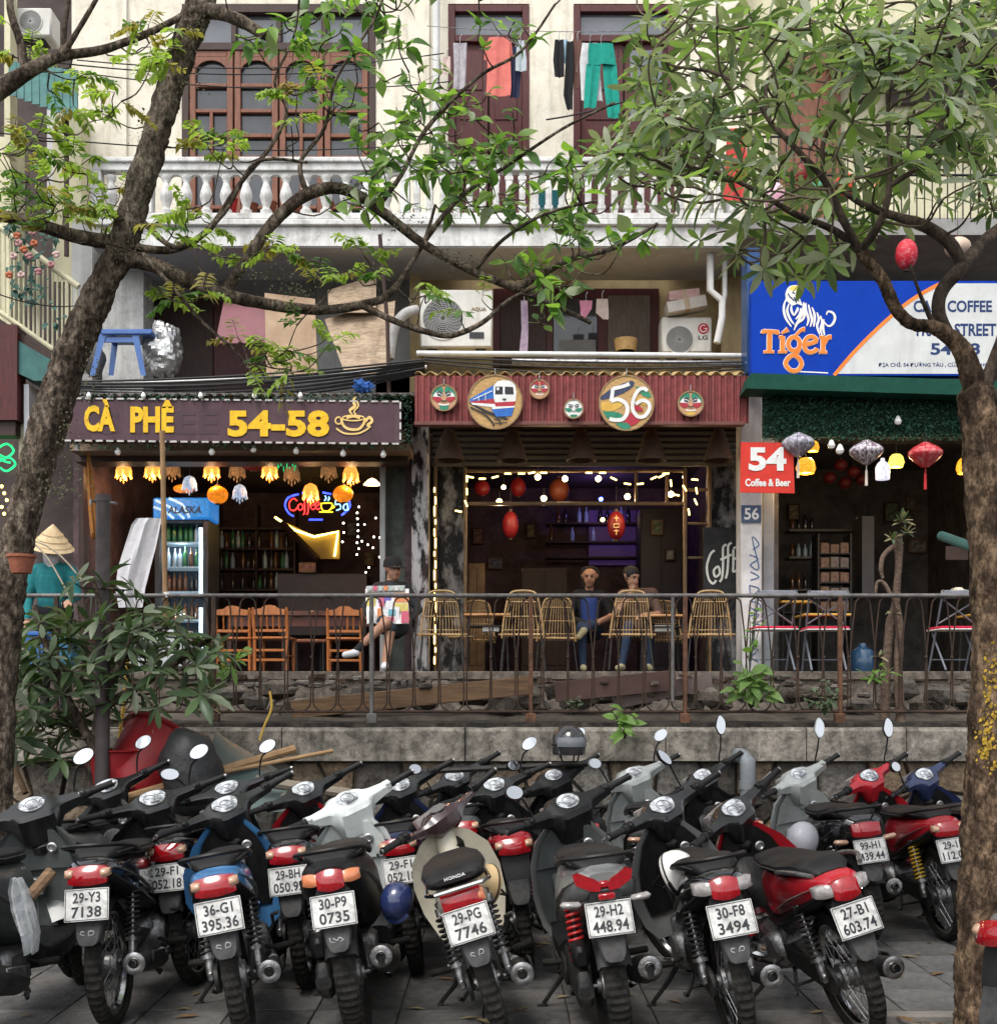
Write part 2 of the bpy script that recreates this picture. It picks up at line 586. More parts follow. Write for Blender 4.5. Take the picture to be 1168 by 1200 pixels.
def sheet(mb, rows, th, n=11, wing=1.0):
 """leg shield: rows of (z, half width, y, sweep) as one closed skin of thickness th"""
 rings = []
 for (z, hw, y, sw) in rows:
  b = [V((hw * t, y - sw * abs(t) ** 2.2, z)) for t in [-1 + 2 * i / (n - 1) for i in range(n)]]
  f = [V((p.x * .985, p.y + th, p.z)) for p in b[::-1]]
  rings.append(b + f)
 mb.loft(rings)
def lens(mb, xa, xb, z0, z1, y, curv, bulge, lean_=0.12, n=8, m=5, pinch=0.0):
 """bulging lamp lens facing backwards; curv pushes the ends forward"""
 rings = []
 for i in range(n + 1):
  t = i / n
  x = xa + (xb - xa) * t
  ex = 1 - pinch * abs(2 * t - 1) ** 2
  zc, hh = (z0 + z1) / 2, (z1 - z0) / 2 * ex
  yy = y + curv * x * x
  ring = []
  for j in range(m + 1):
   s_ = -1 + 2 * j / m
   ring.append(V((x, yy + lean_ * s_ * hh / .05 * .05 - bulge * (1 - s_ * s_) * (1 - (2 * t - 1) ** 4), zc + s_ * hh)))
  ring += [V((x, yy + .03 + lean_ * hh, zc + hh)), V((x, yy + .03 - lean_ * hh, zc - hh))]
  rings.append(ring)
 mb.loft(rings)
def spring(mb, a, b, r, wire, turns, n=10):
 a, b = V(a), V(b)
 d = (b - a).normalized()
 u = d.orthogonal().normalized()
 w = d.cross(u)
 pts = []
 for i in range(turns * n + 1):
  t = i / (turns * n)
  ang = 2 * math.pi * i / n
  pts.append(a.lerp(b, t) + (u * math.cos(ang) + w * math.sin(ang)) * r)
 mb.tube(pts, wire, 5)
NB = [0]
def bike(label, kind, plate_px, D, body='#20201f', inner=None, head=None, lean=9, yaw=0, steer=32, plate=None, flap=None, tail='wide',
         mirrors=(1, 1), spring_c=None, seat_m=None, gauge=None, dz=0.0, rail='arch', stem=1.0, wheel_spoke=True, tail_m=None, tip='round', group='motorbikes parked in rows below the wall'):
 sc_ = kind == 'scooter'
 cub = kind == 'cub'
 NB[0] += 1
 bm_ = body if not isinstance(body, str) else paint(body, body)
 im_ = inner or black_pl
 hm_ = head or dark_pl
 tm_ = tail_m or bm_
 K = kind
 Rr, tw = (.262, .050) if sc_ else (.285, .038)
 ax = Rr
 fy = 1.22
 ly, rz = R(lean), R(yaw)
 Rot = Matrix.Rotation(rz, 3, 'Z') @ Matrix.Rotation(-ly, 3, 'Y')
 pl_loc = V((0, -.27, .60))
 pw = P(plate_px, 1080, D)
 c = pw - Rot @ pl_loc
 t = thing('motorbike', label, 'motorbike', (c.x, c.y, dz), group, (0, -ly, rz), local=True)
 # ---- wheels
 wheel_meshes(Rr, tw, K, wheel_spoke and not sc_, t, (0, 0, ax))
 A0, adir = V((0, 1.0, .86)), V((0, -.42, .907)).normalized()
 SM = Matrix.Translation(A0) @ Matrix.Rotation(R(steer), 4, adir) @ Matrix.Translation(-A0)
 wheel_meshes(Rr, tw * .9, K, wheel_spoke and not sc_, t, (0, fy, ax), SM, True)
 def part(name, mb, m, steered=False, parent=None, k=True, **kw):
  if steered: mb.xf(SM)
  return mb.build(name, m, parent or t, key=(K, name, kw.pop('kk', '')) if (k and not steered) else None, **kw)
 # ---- running gear
 if not sc_:
  mb = MB()
  for sx in (-.062, .062):
   mb.tube([(sx, -.03, ax), (sx, .25, ax + .03), (sx * .8, .50, ax + .06)], [.014, .018, .02], 8)
  part('swingarm', mb, darkmetal)
  mb = MB()
  mb.loft([[V((-.088, y, ax + z)), V((-.072, y, ax + z)), V((-.072, y, ax - z2)), V((-.088, y, ax - z2))] for (y, z, z2) in
                 ((-.075, .02, .02), (-.05, .055, .05), (0, .068, .062), (.1, .06, .05), (.3, .06, .03), (.5, .07, .0))])
  part('chain_cover', mb, darkmetal)
  for sx in (-1, 1):
   a, b = V((sx * .105, .0, ax + .02)), V((sx * .105, .075, ax + .345))
   mb = MB()
   mb.tube([a, a.lerp(b, .35)], .019, 10)
   mb.tube([a.lerp(b, .35), b], .009, 8)
   mb.tube([a.lerp(b, .9), b], .026, 10)
   mb.tube([a.lerp(b, .22), a.lerp(b, .27)], .034, 10)
   mb.box(a, (.03, .045, .045), None, .008)
   sh = part('shock_absorber', mb, steel, kk=sx)
   mb = MB()
   spring(mb, a.lerp(b, .27), a.lerp(b, .9), .029, .0062, 9)
   part('spring', mb, spring_c or darkmetal, parent=sh, kk=sx)
  mb = MB()      # engine
  mb.box((0, .60, .32), (.17, .30, .19), (R(8), 0, 0), .03)
  mb.lathe([(0, -.125), (.07, -.125), (.092, -.105), (.1, -.06), (.1, .06), (.092, .105), (.07, .13), (0, .13)], (0, .56, .31), 18, 'X')
  for i in range(7):
   mb.lathe([(0, 0), (.062 - .002 * i, 0), (.062 - .002 * i, .008), (0, .008)], (0, .76 + i * .02, .34), 12, 'Y')
  mb.box((0, .935, .34), (.11, .06, .11), None, .015)
  part('engine', mb, alloy)
  mb = MB()
  mb.tube([(.06, .90, .30), (.10, .86, .235), (.125, .70, .205), (.14, .48, .225), (.145, .36, .25)], [.016, .016, .017, .018, .024], 8)
  part('exhaust_pipe', mb, steel)
 else:
  mb = MB()      # swing unit with transmission case on the left
  mb.loft([ering(y, .035, ax + zt, ax - zb, 3, 14, -.115) for (y, zt, zb) in ((-.10, .03, .03), (-.07, .085, .075), (.02, .105, .10), (.16, .095, .085), (.30, .10, .09), (.44, .11, .10), (.50, .05, .05))])
  mb.box((-.155, .36, ax + .01), (.016, .15, .13), None, .007)
  part('transmission_case', mb, darkmetal)
  mb = MB()
  mb.box((-.115, .0, ax + .16), (.075, .19, .10), (R(10), 0, 0), .02)
  part('air_filter_box', mb, black_pl)
  mb = MB()
  mb.box((.0, .40, ax + .02), (.19, .26, .18), None, .03)
  part('engine', mb, alloy)
  for sx in ((-1, 1) if tip == 'twin' else (-1,)):
   a, b = V((sx * .118, -.01, ax + .05)), V((sx * .118, .06, ax + .36))
   mb = MB()
   mb.tube([a, a.lerp(b, .3)], .02, 10)
   mb.tube([a.lerp(b, .3), b], .01, 8)
   sh = part('shock_absorber', mb, darkmetal, kk=sx)
   mb = MB()
   spring(mb, a.lerp(b, .2), a.lerp(b, .95), .031, .0075, 9)
   part('spring', mb, spring_c or steel, parent=sh, kk=sx)
  mb = MB()
  mb.tube([(.05, .45, .22), (.11, .40, .17), (.14, .25, .20)], .017, 8)
  part('exhaust_pipe', mb, steel)
 mb = MB()          # muffler on the right
 if sc_:
  pr = [(-.165, .030), (-.16, .046), (-.13, .058), (.0, .064), (.16, .060), (.24, .04), (.27, .024)]
  cx_, cz_, ti = .155, ax + .045, R(14)
 else:
  pr = [(-.155, .030), (-.15, .040), (-.12, .046), (.15, .046), (.26, .044), (.36, .028), (.38, .022)]
  cx_, cz_, ti = .15, ax - .005, R(9)
 pts = [(cx_, y, cz_ - math.tan(ti) * y) for y, r in pr]
 mb.tube(pts, [r for y, r in pr], 16)
 ex = part('muffler', mb, darkmetal)
 mb = MB()
 y0 = pr[0][0]
 o_ = V((cx_, y0, cz_ - math.tan(ti) * y0))
 mb.lathe([(.047, .012), (.05, .0), (.038, -.006), (.030, -.006), (.022, -.004)], o_, 18, 'Y')
 part('muffler_end', mb, steel, parent=ex)
 mb = MB()
 mb.tube([o_ + V((0, -.034, .005)), o_ + V((0, .03, 0))], .0165, 12, False)
 mb.tube([o_ + V((0, .028, 0)), o_ + V((0, .03, 0))], .0165, 12)
 part('outlet', mb, chrome, parent=ex)
 mb = MB()
 mb.box((cx_ + .052, .08, cz_ + .005), (.012, .22, .06), (R(-9), 0, 0), .005)
 part('heat_shield', mb, steel if sc_ else darkmetal, parent=ex)
 # ---- body
 if sc_:
  rows = [(-.21, .075, .775, .70), (-.18, .115, .80, .665), (-.05, .148, .80, .60), (.12, .165, .785, .52), (.32, .165, .77, .42), (.52, .145, .76, .36), (.60, .12, .74, .34)]
  srow = [(-.14, .07, .80, .775), (-.10, .115, .835, .775), (.06, .135, .845, .77), (.22, .14, .815, .75), (.40, .135, .81, .74), (.56, .105, .805, .73), (.61, .06, .79, .73)]
 elif cub:
  rows = [(-.13, .07, .70, .66), (-.10, .10, .73, .63), (.05, .115, .75, .56), (.2, .105, .745, .48), (.4, .09, .74, .42), (.58, .07, .70, .44)]
  srow = [(-.20, .09, .79, .765), (-.17, .125, .815, .745), (.0, .14, .825, .745), (.2, .14, .805, .74), (.40, .135, .80, .735), (.58, .10, .795, .73), (.63, .06, .78, .735)]
 else:
  rows = [(-.21, .06, .765, .705), (-.18, .095, .785, .68), (-.06, .118, .785, .625), (.1, .13, .77, .57), (.28, .125, .755, .50), (.46, .105, .74, .45), (.6, .07, .70, .46)]
  srow = [(-.14, .06, .79, .765), (-.10, .095, .825, .765), (.04, .12, .83, .76), (.2, .125, .80, .745), (.40, .12, .79, .735), (.58, .085, .785, .72), (.64, .05, .765, .71)]
 mb = MB()
 mb.loft([ering(y, w, zt, zb, 2.7) for y, w, zt, zb in rows])
 part('tail_cowl', mb, tm_)
 mb = MB()
 mb.loft([ering(y, w, zt, zb, 3.2) for y, w, zt, zb in srow])
 st_ = part('seat', mb, seat_m or vinyl)
 mb = MB()
 for sx in (-1, 1):
  mb.tube([(sx * (w + .001), y, (zt + zb) / 2) for y, w, zt, zb in srow[1:-1]], .004, 5)
 part('seat_piping', mb, grey_pl, parent=st_)
 if not sc_ and not cub:
  mb = MB()
  mb.loft([ering(y, w + .004, zb + .055, zb - .006, 2.6) for y, w, zt, zb in rows[1:]])
  part('lower_cowl', mb, black_pl)
 for sx in (-1, 1):
  mb = MB()
  mb.tube([(sx * (w + .0015), y, zb + (zt - zb) * (.62 - .10 * j)) for j, (y, w, zt, zb) in enumerate(rows[1:-1])], [.002, .010, .014, .010, .003][:len(rows) - 2] if len(rows) == 7 else [.002, .008, .010, .003], 6, flat=.25)
  part('decal', mb, decalm, kk=sx)
 if cub:
  mb = MB(); write(mb, 'HONDA', Plane((0, -.197, .782), n=(0, -.9, .43), v=(0, .43, .9)), -.045, -.006, .09, .014, .006, .002); part('seat_lettering', mb, chalk, parent=st_)
 mb = MB()          # grab rail
 if rail == 'arch':
  wr = .15 if sc_ else .135
  mb.tube(spline([(wr, .14, .775), (wr + .012, .0, .81), (wr * .93, -.14, .835), (wr * .55, -.215, .845), (0, -.235, .848), (-wr * .55, -.215, .845), (-wr * .93, -.14, .835), (-wr - .012, .0, .81), (-wr, .14, .775)], 3), .0125, 8, flat=.8)
  part('grab_rail', mb, black_pl)
 elif rail == 'loop':
  for sx in (-1, 1):
   mb.tube(spline([(sx * .12, .20, .76), (sx * .155, .05, .795), (sx * .15, -.10, .81), (sx * .11, -.2, .80)], 3), .011, 8)
  part('grab_rail', mb, steel, kk='loop')
 # ---- lamps at the tail
 if cub:
  mb = MB()
  lens(mb, -.085, .085, .655, .735, -.235, .8, .012, .2, pinch=.12)
  tl = part('tail_light', mb, redlens, kk=tail)
  mb = MB(); lens(mb, .06, .098, .668, .715, -.232, .8, .010, .2)
  part('indicator_lens', mb, amber, parent=tl)
  mb = MB(); mb.box((0, -.17, .69), (.16, .10, .07), None, .015)
  part('tail_bracket', mb, black_pl)
  mb = MB()
  mb.tube([(-.13, .05, .74), (-.135, -.18, .74), (-.10, -.25, .742), (.10, -.25, .742), (.135, -.18, .74), (.13, .05, .74)], .010, 8)
  part('carrier_bar', mb, chrome)
 elif tail == 'split':
  mb = MB()
  lens(mb, -.058, .058, .675, .768, -.25, .9, .016, .25, pinch=.3)
  tl = part('tail_light', mb, redlens, kk=tail)
  for sx in (-1, 1):
   mb = MB(); a, b = sorted((sx * .05, sx * .125))
   lens(mb, a, b, .70, .755, -.248, 3.2, .012, .2, pinch=.25)
   part('indicator_lens', mb, clearlens if label.find('white') < 0 else amber, parent=tl, kk=('sp', sx))
 elif tail == 'wing':
  mb = MB()
  for sx in (-1, 1):
   blob_ = [(sx * .012, .725), (sx * .03, .75), (sx * .10, .785), (sx * .125, .775), (sx * .115, .735), (sx * .06, .705), (sx * .02, .70)]
   q = [V((x, -.225 + .9 * x * x, z)) for x, z in (blob_ if sx < 0 else blob_)]
   mb.poly(q if sx > 0 else q[::-1], (0, .03, 0))
  mb.box((0, -.205, .725), (.05, .03, .035), None, .01)
  tl = part('tail_light', mb, redlens, kk=tail)
  for sx in (-1, 1):
   mb = MB()
   mb.box((sx * .145, -.20, .655), (.09, .035, .03), (0, -sx * R(6), 0), .012)
   part('indicator_lens', mb, clearlens, kk=('w', sx))
  mb = MB(); mb.tube([(-.11, -.19, .655), (.11, -.19, .655)], .012, 8)
  part('indicator_bar', mb, black_pl)
  mb = MB(); mb.box((0, -.262, .685), (.07, .02, .028), None, .006)
  part('reflector', mb, redlens)
 else:
  mb = MB()
  lens(mb, -.084, .084, .676, .762, -.25, 1.2, .016, .25, pinch=.22)
  tl = part('tail_light', mb, redlens, kk=tail)
  for sx in (-1, 1):
   mb = MB(); a, b = sorted((sx * .056, sx * .098))
   lens(mb, a, b, .71, .748, -.254, 1.2, .014, .25, pinch=.25)
   part('indicator_lens', mb, palelens, parent=tl, kk=('w', sx))
 # ---- plate, bracket, mud flap
 mb = MB()
 mb.loft([[V((x, y, z)) for x, y in ((-w, yb), (w, yb), (w, yf), (-w, yf))] for z, w, yb, yf in ((.70, .06, -.22, -.12), (.66, .075, -.225, -.15), (.60, .07, -.245, -.20), (.53, .06, -.262, -.235), (.50, .05, -.268, -.25))])
 part('plate_bracket', mb, black_pl)
 mb = MB()          # inner mudguard following the tyre
 rings = []
 for i in range(13):
  a = R(152 - 8.5 * i)
  r_ = Rr + .03
  w = tw + .022
  rings.append([V((x, r_ * math.cos(a) + (0 if abs(x) < w * .9 else 0), ax + (r_ - (0.03 if abs(x) > w * .9 else 0)) * math.sin(a))) for x in (-w, -w * .8, 0, w * .8, w)])
 mb.loft(rings, False, False)
 part('mudguard', mb, black_pl)
 mb = MB()
 mb.loft([[V((-w, y + .012, z)), V((-w * .86, y, z)), V((w * .86, y, z)), V((w, y + .012, z)), V((w * .8, y + .02, z)), V((-w * .8, y + .02, z))] for z, w, y in
             ((.545, .060, -.262), (.50, .060, -.276), (.455, .053, -.295), (.43, .040, -.304), (.424, .024, -.306))])
 fl = part('mud_flap', mb, grey_pl)
 if flap:
  mb = MB()
  pl = Plane((0, -.288, .47), n=(0, -.93, -.36), v=(0, -.37, .93), k=.001)
  jig = lambda q: [(a + rnd.uniform(-2, 2), b + rnd.uniform(-2, 2)) for a, b in q]
  if flap == 'SP':
   stroke(mb, pl, jig([(-12, 16), (-26, 18), (-30, 6), (-16, 0), (-16, -12), (-30, -14)]), 4, .002)
   stroke(mb, pl, jig([(4, -16), (6, 18), (24, 16), (24, 2), (8, 0)]), 4, .002)
  else:
   for q in ([(-34, 20), (-30, -6), (-10, -22), (10, -20)], [(-20, 16), (-5, 4), (10, 16), (24, 2)], [(-24, -2), (0, -8), (26, 6)]):
    stroke(mb, pl, jig(q), 5, .002)
  part('chalk_mark', mb, chalk, parent=fl, k=False)
 if plate:
  ti = R(17)
  pn, pv = V((0, -math.cos(ti), math.sin(ti))), V((0, math.sin(ti), math.cos(ti)))
  pl = Plane((0, -.278, .598), v=pv, n=pn, k=.001)
  mb = MB()
  mb.poly([pl.p(x, y, 0) for x, y in ((-93, -70), (93, -70), (95, -67), (95, 67), (93, 70), (-93, 70), (-95, 67), (-95, -67))][::1], pn * -.002)
  pt = part('plate', mb, platew)
  mb = MB()
  for q in ([(-90, -65), (90, -65)], [(-90, 65), (90, 65)], [(-90, -65), (-90, 65)], [(90, -65), (90, 65)]):
   stroke(mb, pl, q, 2.5, .0006, .0006, 1)
  w1 = 118 if len(plate[0]) > 3 else 70
  write(mb, plate[0], pl, -w1 / 2, 8, w1, 46, .0006, .0008)
  w2 = 148 if len(plate[1]) > 4 else 128
  write(mb, plate[1], pl, -w2 / 2, -55, w2, 48, .0006, .0008)
  part('plate_lettering', mb, ink, parent=pt, k=False)
 # ---- middle and front of the body
 if sc_:
  mb = MB()
  mb.loft([ering(y, w, zt, zb, 5) for y, w, zt, zb in ((.55, .15, .36, .24), (.62, .155, .335, .23), (.86, .155, .335, .235), (1.0, .15, .36, .27))])
  part('floorboard', mb, black_pl)
  mb = MB()
  sheet(mb, [(.26, .13, 1.03, .03), (.34, .19, 1.06, .06), (.5, .225, 1.055, .10), (.66, .225, 1.02, .10), (.78, .185, .99, .07), (.86, .11, .965, .03)], .05)
  part('leg_shield', mb, bm_)
  mb = MB()
  sheet(mb, [(.36, .155, 1.035, .04), (.5, .19, 1.03, .075), (.64, .195, 1.0, .075), (.645, .19, .975, .06), (.76, .16, .955, .05), (.84, .10, .93, .02)], .03)
  ip = part('inner_panel', mb, im_)
  mb = MB(); mb.lathe([(.022, 0), (.026, -.008), (.018, -.012), (.012, -.006), (0, -.006)], (.085, .935, .75), 14, 'Y')
  part('ignition_lock', mb, steel, parent=ip)
  mb = MB(); mb.box((-.05, .985, .56), (.13, .03, .10), None, .012)
  part('glove_box', mb, im_, parent=ip)
 else:
  mb = MB()
  path = [(1.02, .80, .055), (.96, .66, .06), (.85, .54, .062), (.70, .48, .062), (.56, .48, .07)]
  mb.loft([[V((w * math.cos(a), y + .06 * math.sin(a) * .6, z + .06 * math.sin(a))) for a in [2 * math.pi * k / 12 for k in range(12)]] for y, z, w in path])
  part('frame_cover', mb, im_ if not cub else bm_)
  mb = MB()
  if cub:
   sheet(mb, [(.27, .12, .93, .03), (.34, .17, .97, .05), (.48, .215, 1.01, .10), (.62, .225, 1.01, .12), (.74, .20, .995, .10), (.82, .13, .975, .05), (.845, .08, .97, .02)], .012)
  else:
   sheet(mb, [(.30, .13, .95, .05), (.38, .20, .99, .14), (.52, .25, 1.01, .24), (.66, .24, 1.00, .24), (.78, .18, .985, .15), (.86, .10, .965, .05)], .03)
  part('leg_shield', mb, bm_)
  if not cub:
   mb = MB()
   sheet(mb, [(.42, .15, .975, .07), (.54, .185, .985, .12), (.66, .18, .97, .12), (.78, .135, .95, .07), (.84, .085, .94, .03)], .02)
   ip = part('inner_panel', mb, im_)
   mb = MB(); mb.lathe([(.022, 0), (.026, -.008), (.018, -.012), (.012, -.006), (0, -.006)], (.08, .925, .735), 14, 'Y')
   part('ignition_lock', mb, steel, parent=ip)
  else:
   mb = MB(); mb.tube([(0, .99, .84), (0, .97, .72), (0, .90, .56)], [.055, .06, .065], 12)
   part('steering_tube', mb, bm_)
 # ---- steered front end
 mb = MB()
 for sx in (-1, 1):
  mb.tube([(sx * .062, fy - .01, ax), (sx * .062, 1.145, .50), (sx * .055, 1.04, .78)], [.02, .022, .018], 8)
 part('fork', mb, darkmetal, True)
 mb = MB()
 rings = []
 for i in range(11):
  a = R(-5 + 16 * i)
  r_ = Rr + .035
  w = tw + .03
  rings.append([V((x, fy + (r_ - d) * math.cos(a), ax + (r_ - d) * math.sin(a))) for x, d in ((-w, .045), (-w * .85, .01), (0, 0), (w * .85, .01), (w, .045))])
 mb.loft(rings, False, False)
 part('front_fender', mb, bm_, True)
 mb = MB()          # handlebar cowl
 if sc_:
  prof = [(.925, .77), (.875, .895), (.885, .925), (.975, .998), (1.03, .995), (1.085, .95), (1.09, .84), (1.02, .75)]
  xs = ((.0, 1, 0), (.062, 1, 0), (.088, .88, .004), (.108, .60, .018), (.135, .40, .03), (.2, .30, .036), (.26, .24, .04))
 elif cub:
  prof = [(.905, .85), (.895, .92), (.92, .955), (.97, .965), (1.03, .955), (1.05, .90), (1.03, .84), (.96, .825)]
  xs = ((.0, 1, 0), (.06, .98, 0), (.085, .8, .0), (.11, .5, .005), (.15, .34, .012), (.2, .27, .02), (.25, .24, .025))
 else:
  prof = [(.935, .78), (.885, .885), (.892, .912), (.985, .988), (1.02, .985), (1.085, .94), (1.085, .84), (1.01, .76)]
  xs = ((.0, 1, 0), (.052, 1, 0), (.080, .82, .006), (.102, .50, .022), (.13, .34, .03), (.2, .27, .036), (.26, .23, .04))
 full = [(-x, s_, d) for x, s_, d in xs[::-1]] + list(xs[1:])
 cy_, cz_2 = .965, .905
 mb.loft([[V((x, cy_ + (y - cy_) * s_ - abs(x) * .10, cz_2 + (z - cz_2) * s_ + d)) for y, z in prof] for x, s_, d in full])
 hd = part('handlebar_cowl', mb, hm_, True, angle=32)
 mb = MB()
 mb.box((0, .99, .755), (.11, .11, .10), (R(20), 0, 0), .03)
 part('cowl_base', mb, black_pl if not sc_ else hm_, True)
 pv, pn = V((0, .762, .648)), V((0, -.648, .762))
 gp = Plane(SM @ (V((0, .935, .9665)) if sc_ else V((0, .937, .9495))), SM.to_3x3() @ V((1, 0, 0)), SM.to_3x3() @ pv, SM.to_3x3() @ pn, .001)
 if not cub:
  outl = [(-70, 10), (-56, 44), (-24, 56), (24, 56), (56, 44), (70, 10), (44, -36), (16, -48), (-16, -48), (-44, -36)] if not sc_ else circ(0, 2, 62, 50, 20)
  mb = MB(); blob(mb, gp, [(x * 1.1, y * 1.12) for x, y in outl], -.01, .014, 2)
  bz = mb.build('gauge_bezel', gauge or dark_pl, hd)
  mb = MB(); blob(mb, gp, outl, .0045, .002, 2)
  gf = mb.build('gauge_face', gaugeface, hd)
  mb = MB()
  vr = NB[0] % 3
  for cx0, rr0 in (((0, 36),), ((-20, 30), (42, 20)), ((0, 30), (-52, 15), (52, 15)))[vr]:
   stroke(mb, gp, circ(cx0, 0, rr0, rr0, 16, 205, -25), 3, .0068, .001, 1)
   stroke(mb, gp, [(cx0, 0), (cx0 - rr0 * .7, rr0 * .3)], 2, .0068, .001, 1)
  stroke(mb, gp, [(-24, -32), (24, -32)], 7, .0068, .001, 1)
  mb.build('gauge_dial', gaugedark, gf)
 else:
  mb = MB(); blob(mb, Plane(SM @ V((0, .945, .965)), SM.to_3x3() @ V((1, 0, 0)), SM.to_3x3() @ V((0, .94, .34)), SM.to_3x3() @ V((0, -.34, .94)), .001), circ(0, 0, 45, 38, 16), 0, .006)
  mb.build('gauge_face', gaugedark, hd)
 for sx in (-1, 1):
  mb = MB()
  mb.tube([(sx * .255, .94, .945), (sx * .285, .935, .948)], [.024, .022], 12)
  mb.tube([(sx * .285, .935, .948), (sx * .295, .934, .949), (sx * .385, .918, .957), (sx * .392, .917, .958)], [.0175, .0185, .0175, .021], 12)
  part('grip', mb, vinyl, True)
  mb = MB()
  mb.tube(spline([(sx * .25, .975, .94), (sx * .29, .995, .938), (sx * .37, .985, .945), (sx * .40, .975, .948)], 3), [.007] * 9 + [.009], 6)
  part('lever', mb, steel if not sc_ else black_pl, True)
  mb = MB()
  mb.tube([(sx * .225, .948, .942), (sx * .258, .942, .945)], .029, 10)
  mb.box((sx * .24, .918, .955), (.03, .018, .02), None, .005)
  part('switch_box', mb, hm_ if sc_ else black_pl, True)
  mb = MB(); mb.tube([(sx * .393, .917, .958), (sx * .405, .915, .959)], .013, 10)
  part('bar_end', mb, steel, True)
  if mirrors[0 if sx < 0 else 1]:
   mb = MB()
   e = V((sx * .275, .905, 1.09 + .035 * (stem - 1) * 4))
   mb.tube(spline([(sx * .205, .955, .955), (sx * .215, .955, 1.0), (sx * .245, .93, 1.07), tuple(e)], 3), .0055, 6)
   mr = part('mirror', mb, black_pl, True)
   sz = .043
   mN = V((-sx * .22, -.92, .17)).normalized()
   mU = V((0, 0, 1)).cross(mN).normalized() * -1
   mV = mN.cross(mU) * -1
   if mV.z < 0: mV = -mV
   if mU.x < 0: mU = -mU
   ce = e + V((sx * .02, 0, .035))
   mp = Plane(SM @ ce, SM.to_3x3() @ mU, SM.to_3x3() @ mV, SM.to_3x3() @ mN, 1)
   if stem > 1.3: ol = [(x * (1.15 - .35 * y / .05) if y > 0 else x * 1.05, y) for x, y in circ(0, 0, sz * .85, .064, 18)]
   else: ol = circ(0, 0, sz * 1.18, .036, 18)
   ol = [(x + sx * y * .35, y) for x, y in ol]
   mb = MB()
   mb.loft([[mp.p(x * s_, y * s_, c_) for x, y in ol] for s_, c_ in ((.05, -.042), (.45, -.038), (.85, -.024), (1.06, -.006), (1.06, .004), (.99, .006))])
   mb.build('mirror_housing', black_pl if not (sc_ and head) else hm_, mr)
   mb = MB(); blob(mb, mp, [(x * .97, y * .97) for x, y in ol], .0058, .0012)
   mb.build('mirror_glass', mirrorm, mr)
 mb = MB()
 lens(mb, -.085, .085, .86, .96, -1.09, .8, .02, -.1)
 mb.xf(Matrix.Scale(-1, 4, V((0, 1, 0))))
 mb.f = [f[::-1] for f in mb.f]
 part('headlight', mb, clearlens, True)
 # ---- stands, pegs, pedals
 mb = MB()
 zs = math.tan(ly) * .26
 mb.tube([(-.09, .60, .26), (-.16, .63, .16), (-.255, .66, zs + .012)], [.013, .012, .010], 8)
 mb.box((-.262, .665, zs + .004), (.05, .035, .008), (0, -ly, 0), .003)
 part('side_stand', mb, darkmetal, kk=lean)
 mb = MB()
 for sx in (-1, 1):
  mb.tube([(sx * .05, .50, .25), (sx * .10, .40, .17), (sx * .135, .33, .155), (sx * .15, .30, .175)], .010, 6)
 mb.tube([(-.10, .40, .17), (.10, .40, .17)], .008, 6)
 part('centre_stand', mb, darkmetal)
 for sx in (-1, 1):
  mb = MB()
  mb.tube([(sx * .09, .48, .30), (sx * .16, .46, .28)], .009, 6)
  mb.tube([(sx * .15, .46, .28), (sx * .155, .46, .28), (sx * .245, .46, .285), (sx * .25, .46, .285)], [.012, .017, .017, .012], 8)
  part('foot_peg', mb, rubber, kk=sx)
 if not sc_:
  mb = MB(); mb.tube([(.13, .62, .33), (.16, .60, .37), (.165, .50, .43), (.20, .48, .44)], .009, 6)
  part('kick_starter', mb, steel)
  mb = MB(); mb.tube([(-.14, .56, .28), (-.155, .70, .25), (-.155, .45, .30)], .007, 6)
  part('gear_pedal', mb, steel)
 return t, SM
white_sc = paint('white', (.62, .66, .64), .25)
cream = paint('cream', (.52, .48, .38), .3)
silver = pm('paint_silver_grey', (.20, .205, .20), (.165, .17, .165), 4, .35, metal=.3, coat=.25, grit=(9, .3, .8))
palegrey = pm('paint_pale_grey', (.30, .32, .31), (.25, .265, .26), 4, .35, metal=.1, coat=.25, grit=(9, .3, .8))
brownhead = pm('paint_dark_plum', (.035, .018, .02), (.02, .01, .012), 9, .25, coat=.6)
bluep = paint('blue', (.05, .17, .36), .25)
redp = paint('red', (.36, .012, .02), .2)
blackp = pm('paint_black', (.010, .010, .012), (.008, .008, .009), 5, .12, coat=1.0, grit=(9, .3, .7))
greygreen = pm('paint_green_grey', (.07, .08, .078), (.045, .05, .05), 6, .35, coat=.4)
redspring = pm('spring_red', (.5, .03, .03), (.36, .02, .02), 20, .35)
yelspring = pm('spring_yellow', (.55, .36, .03), (.4, .25, .02), 20, .4)
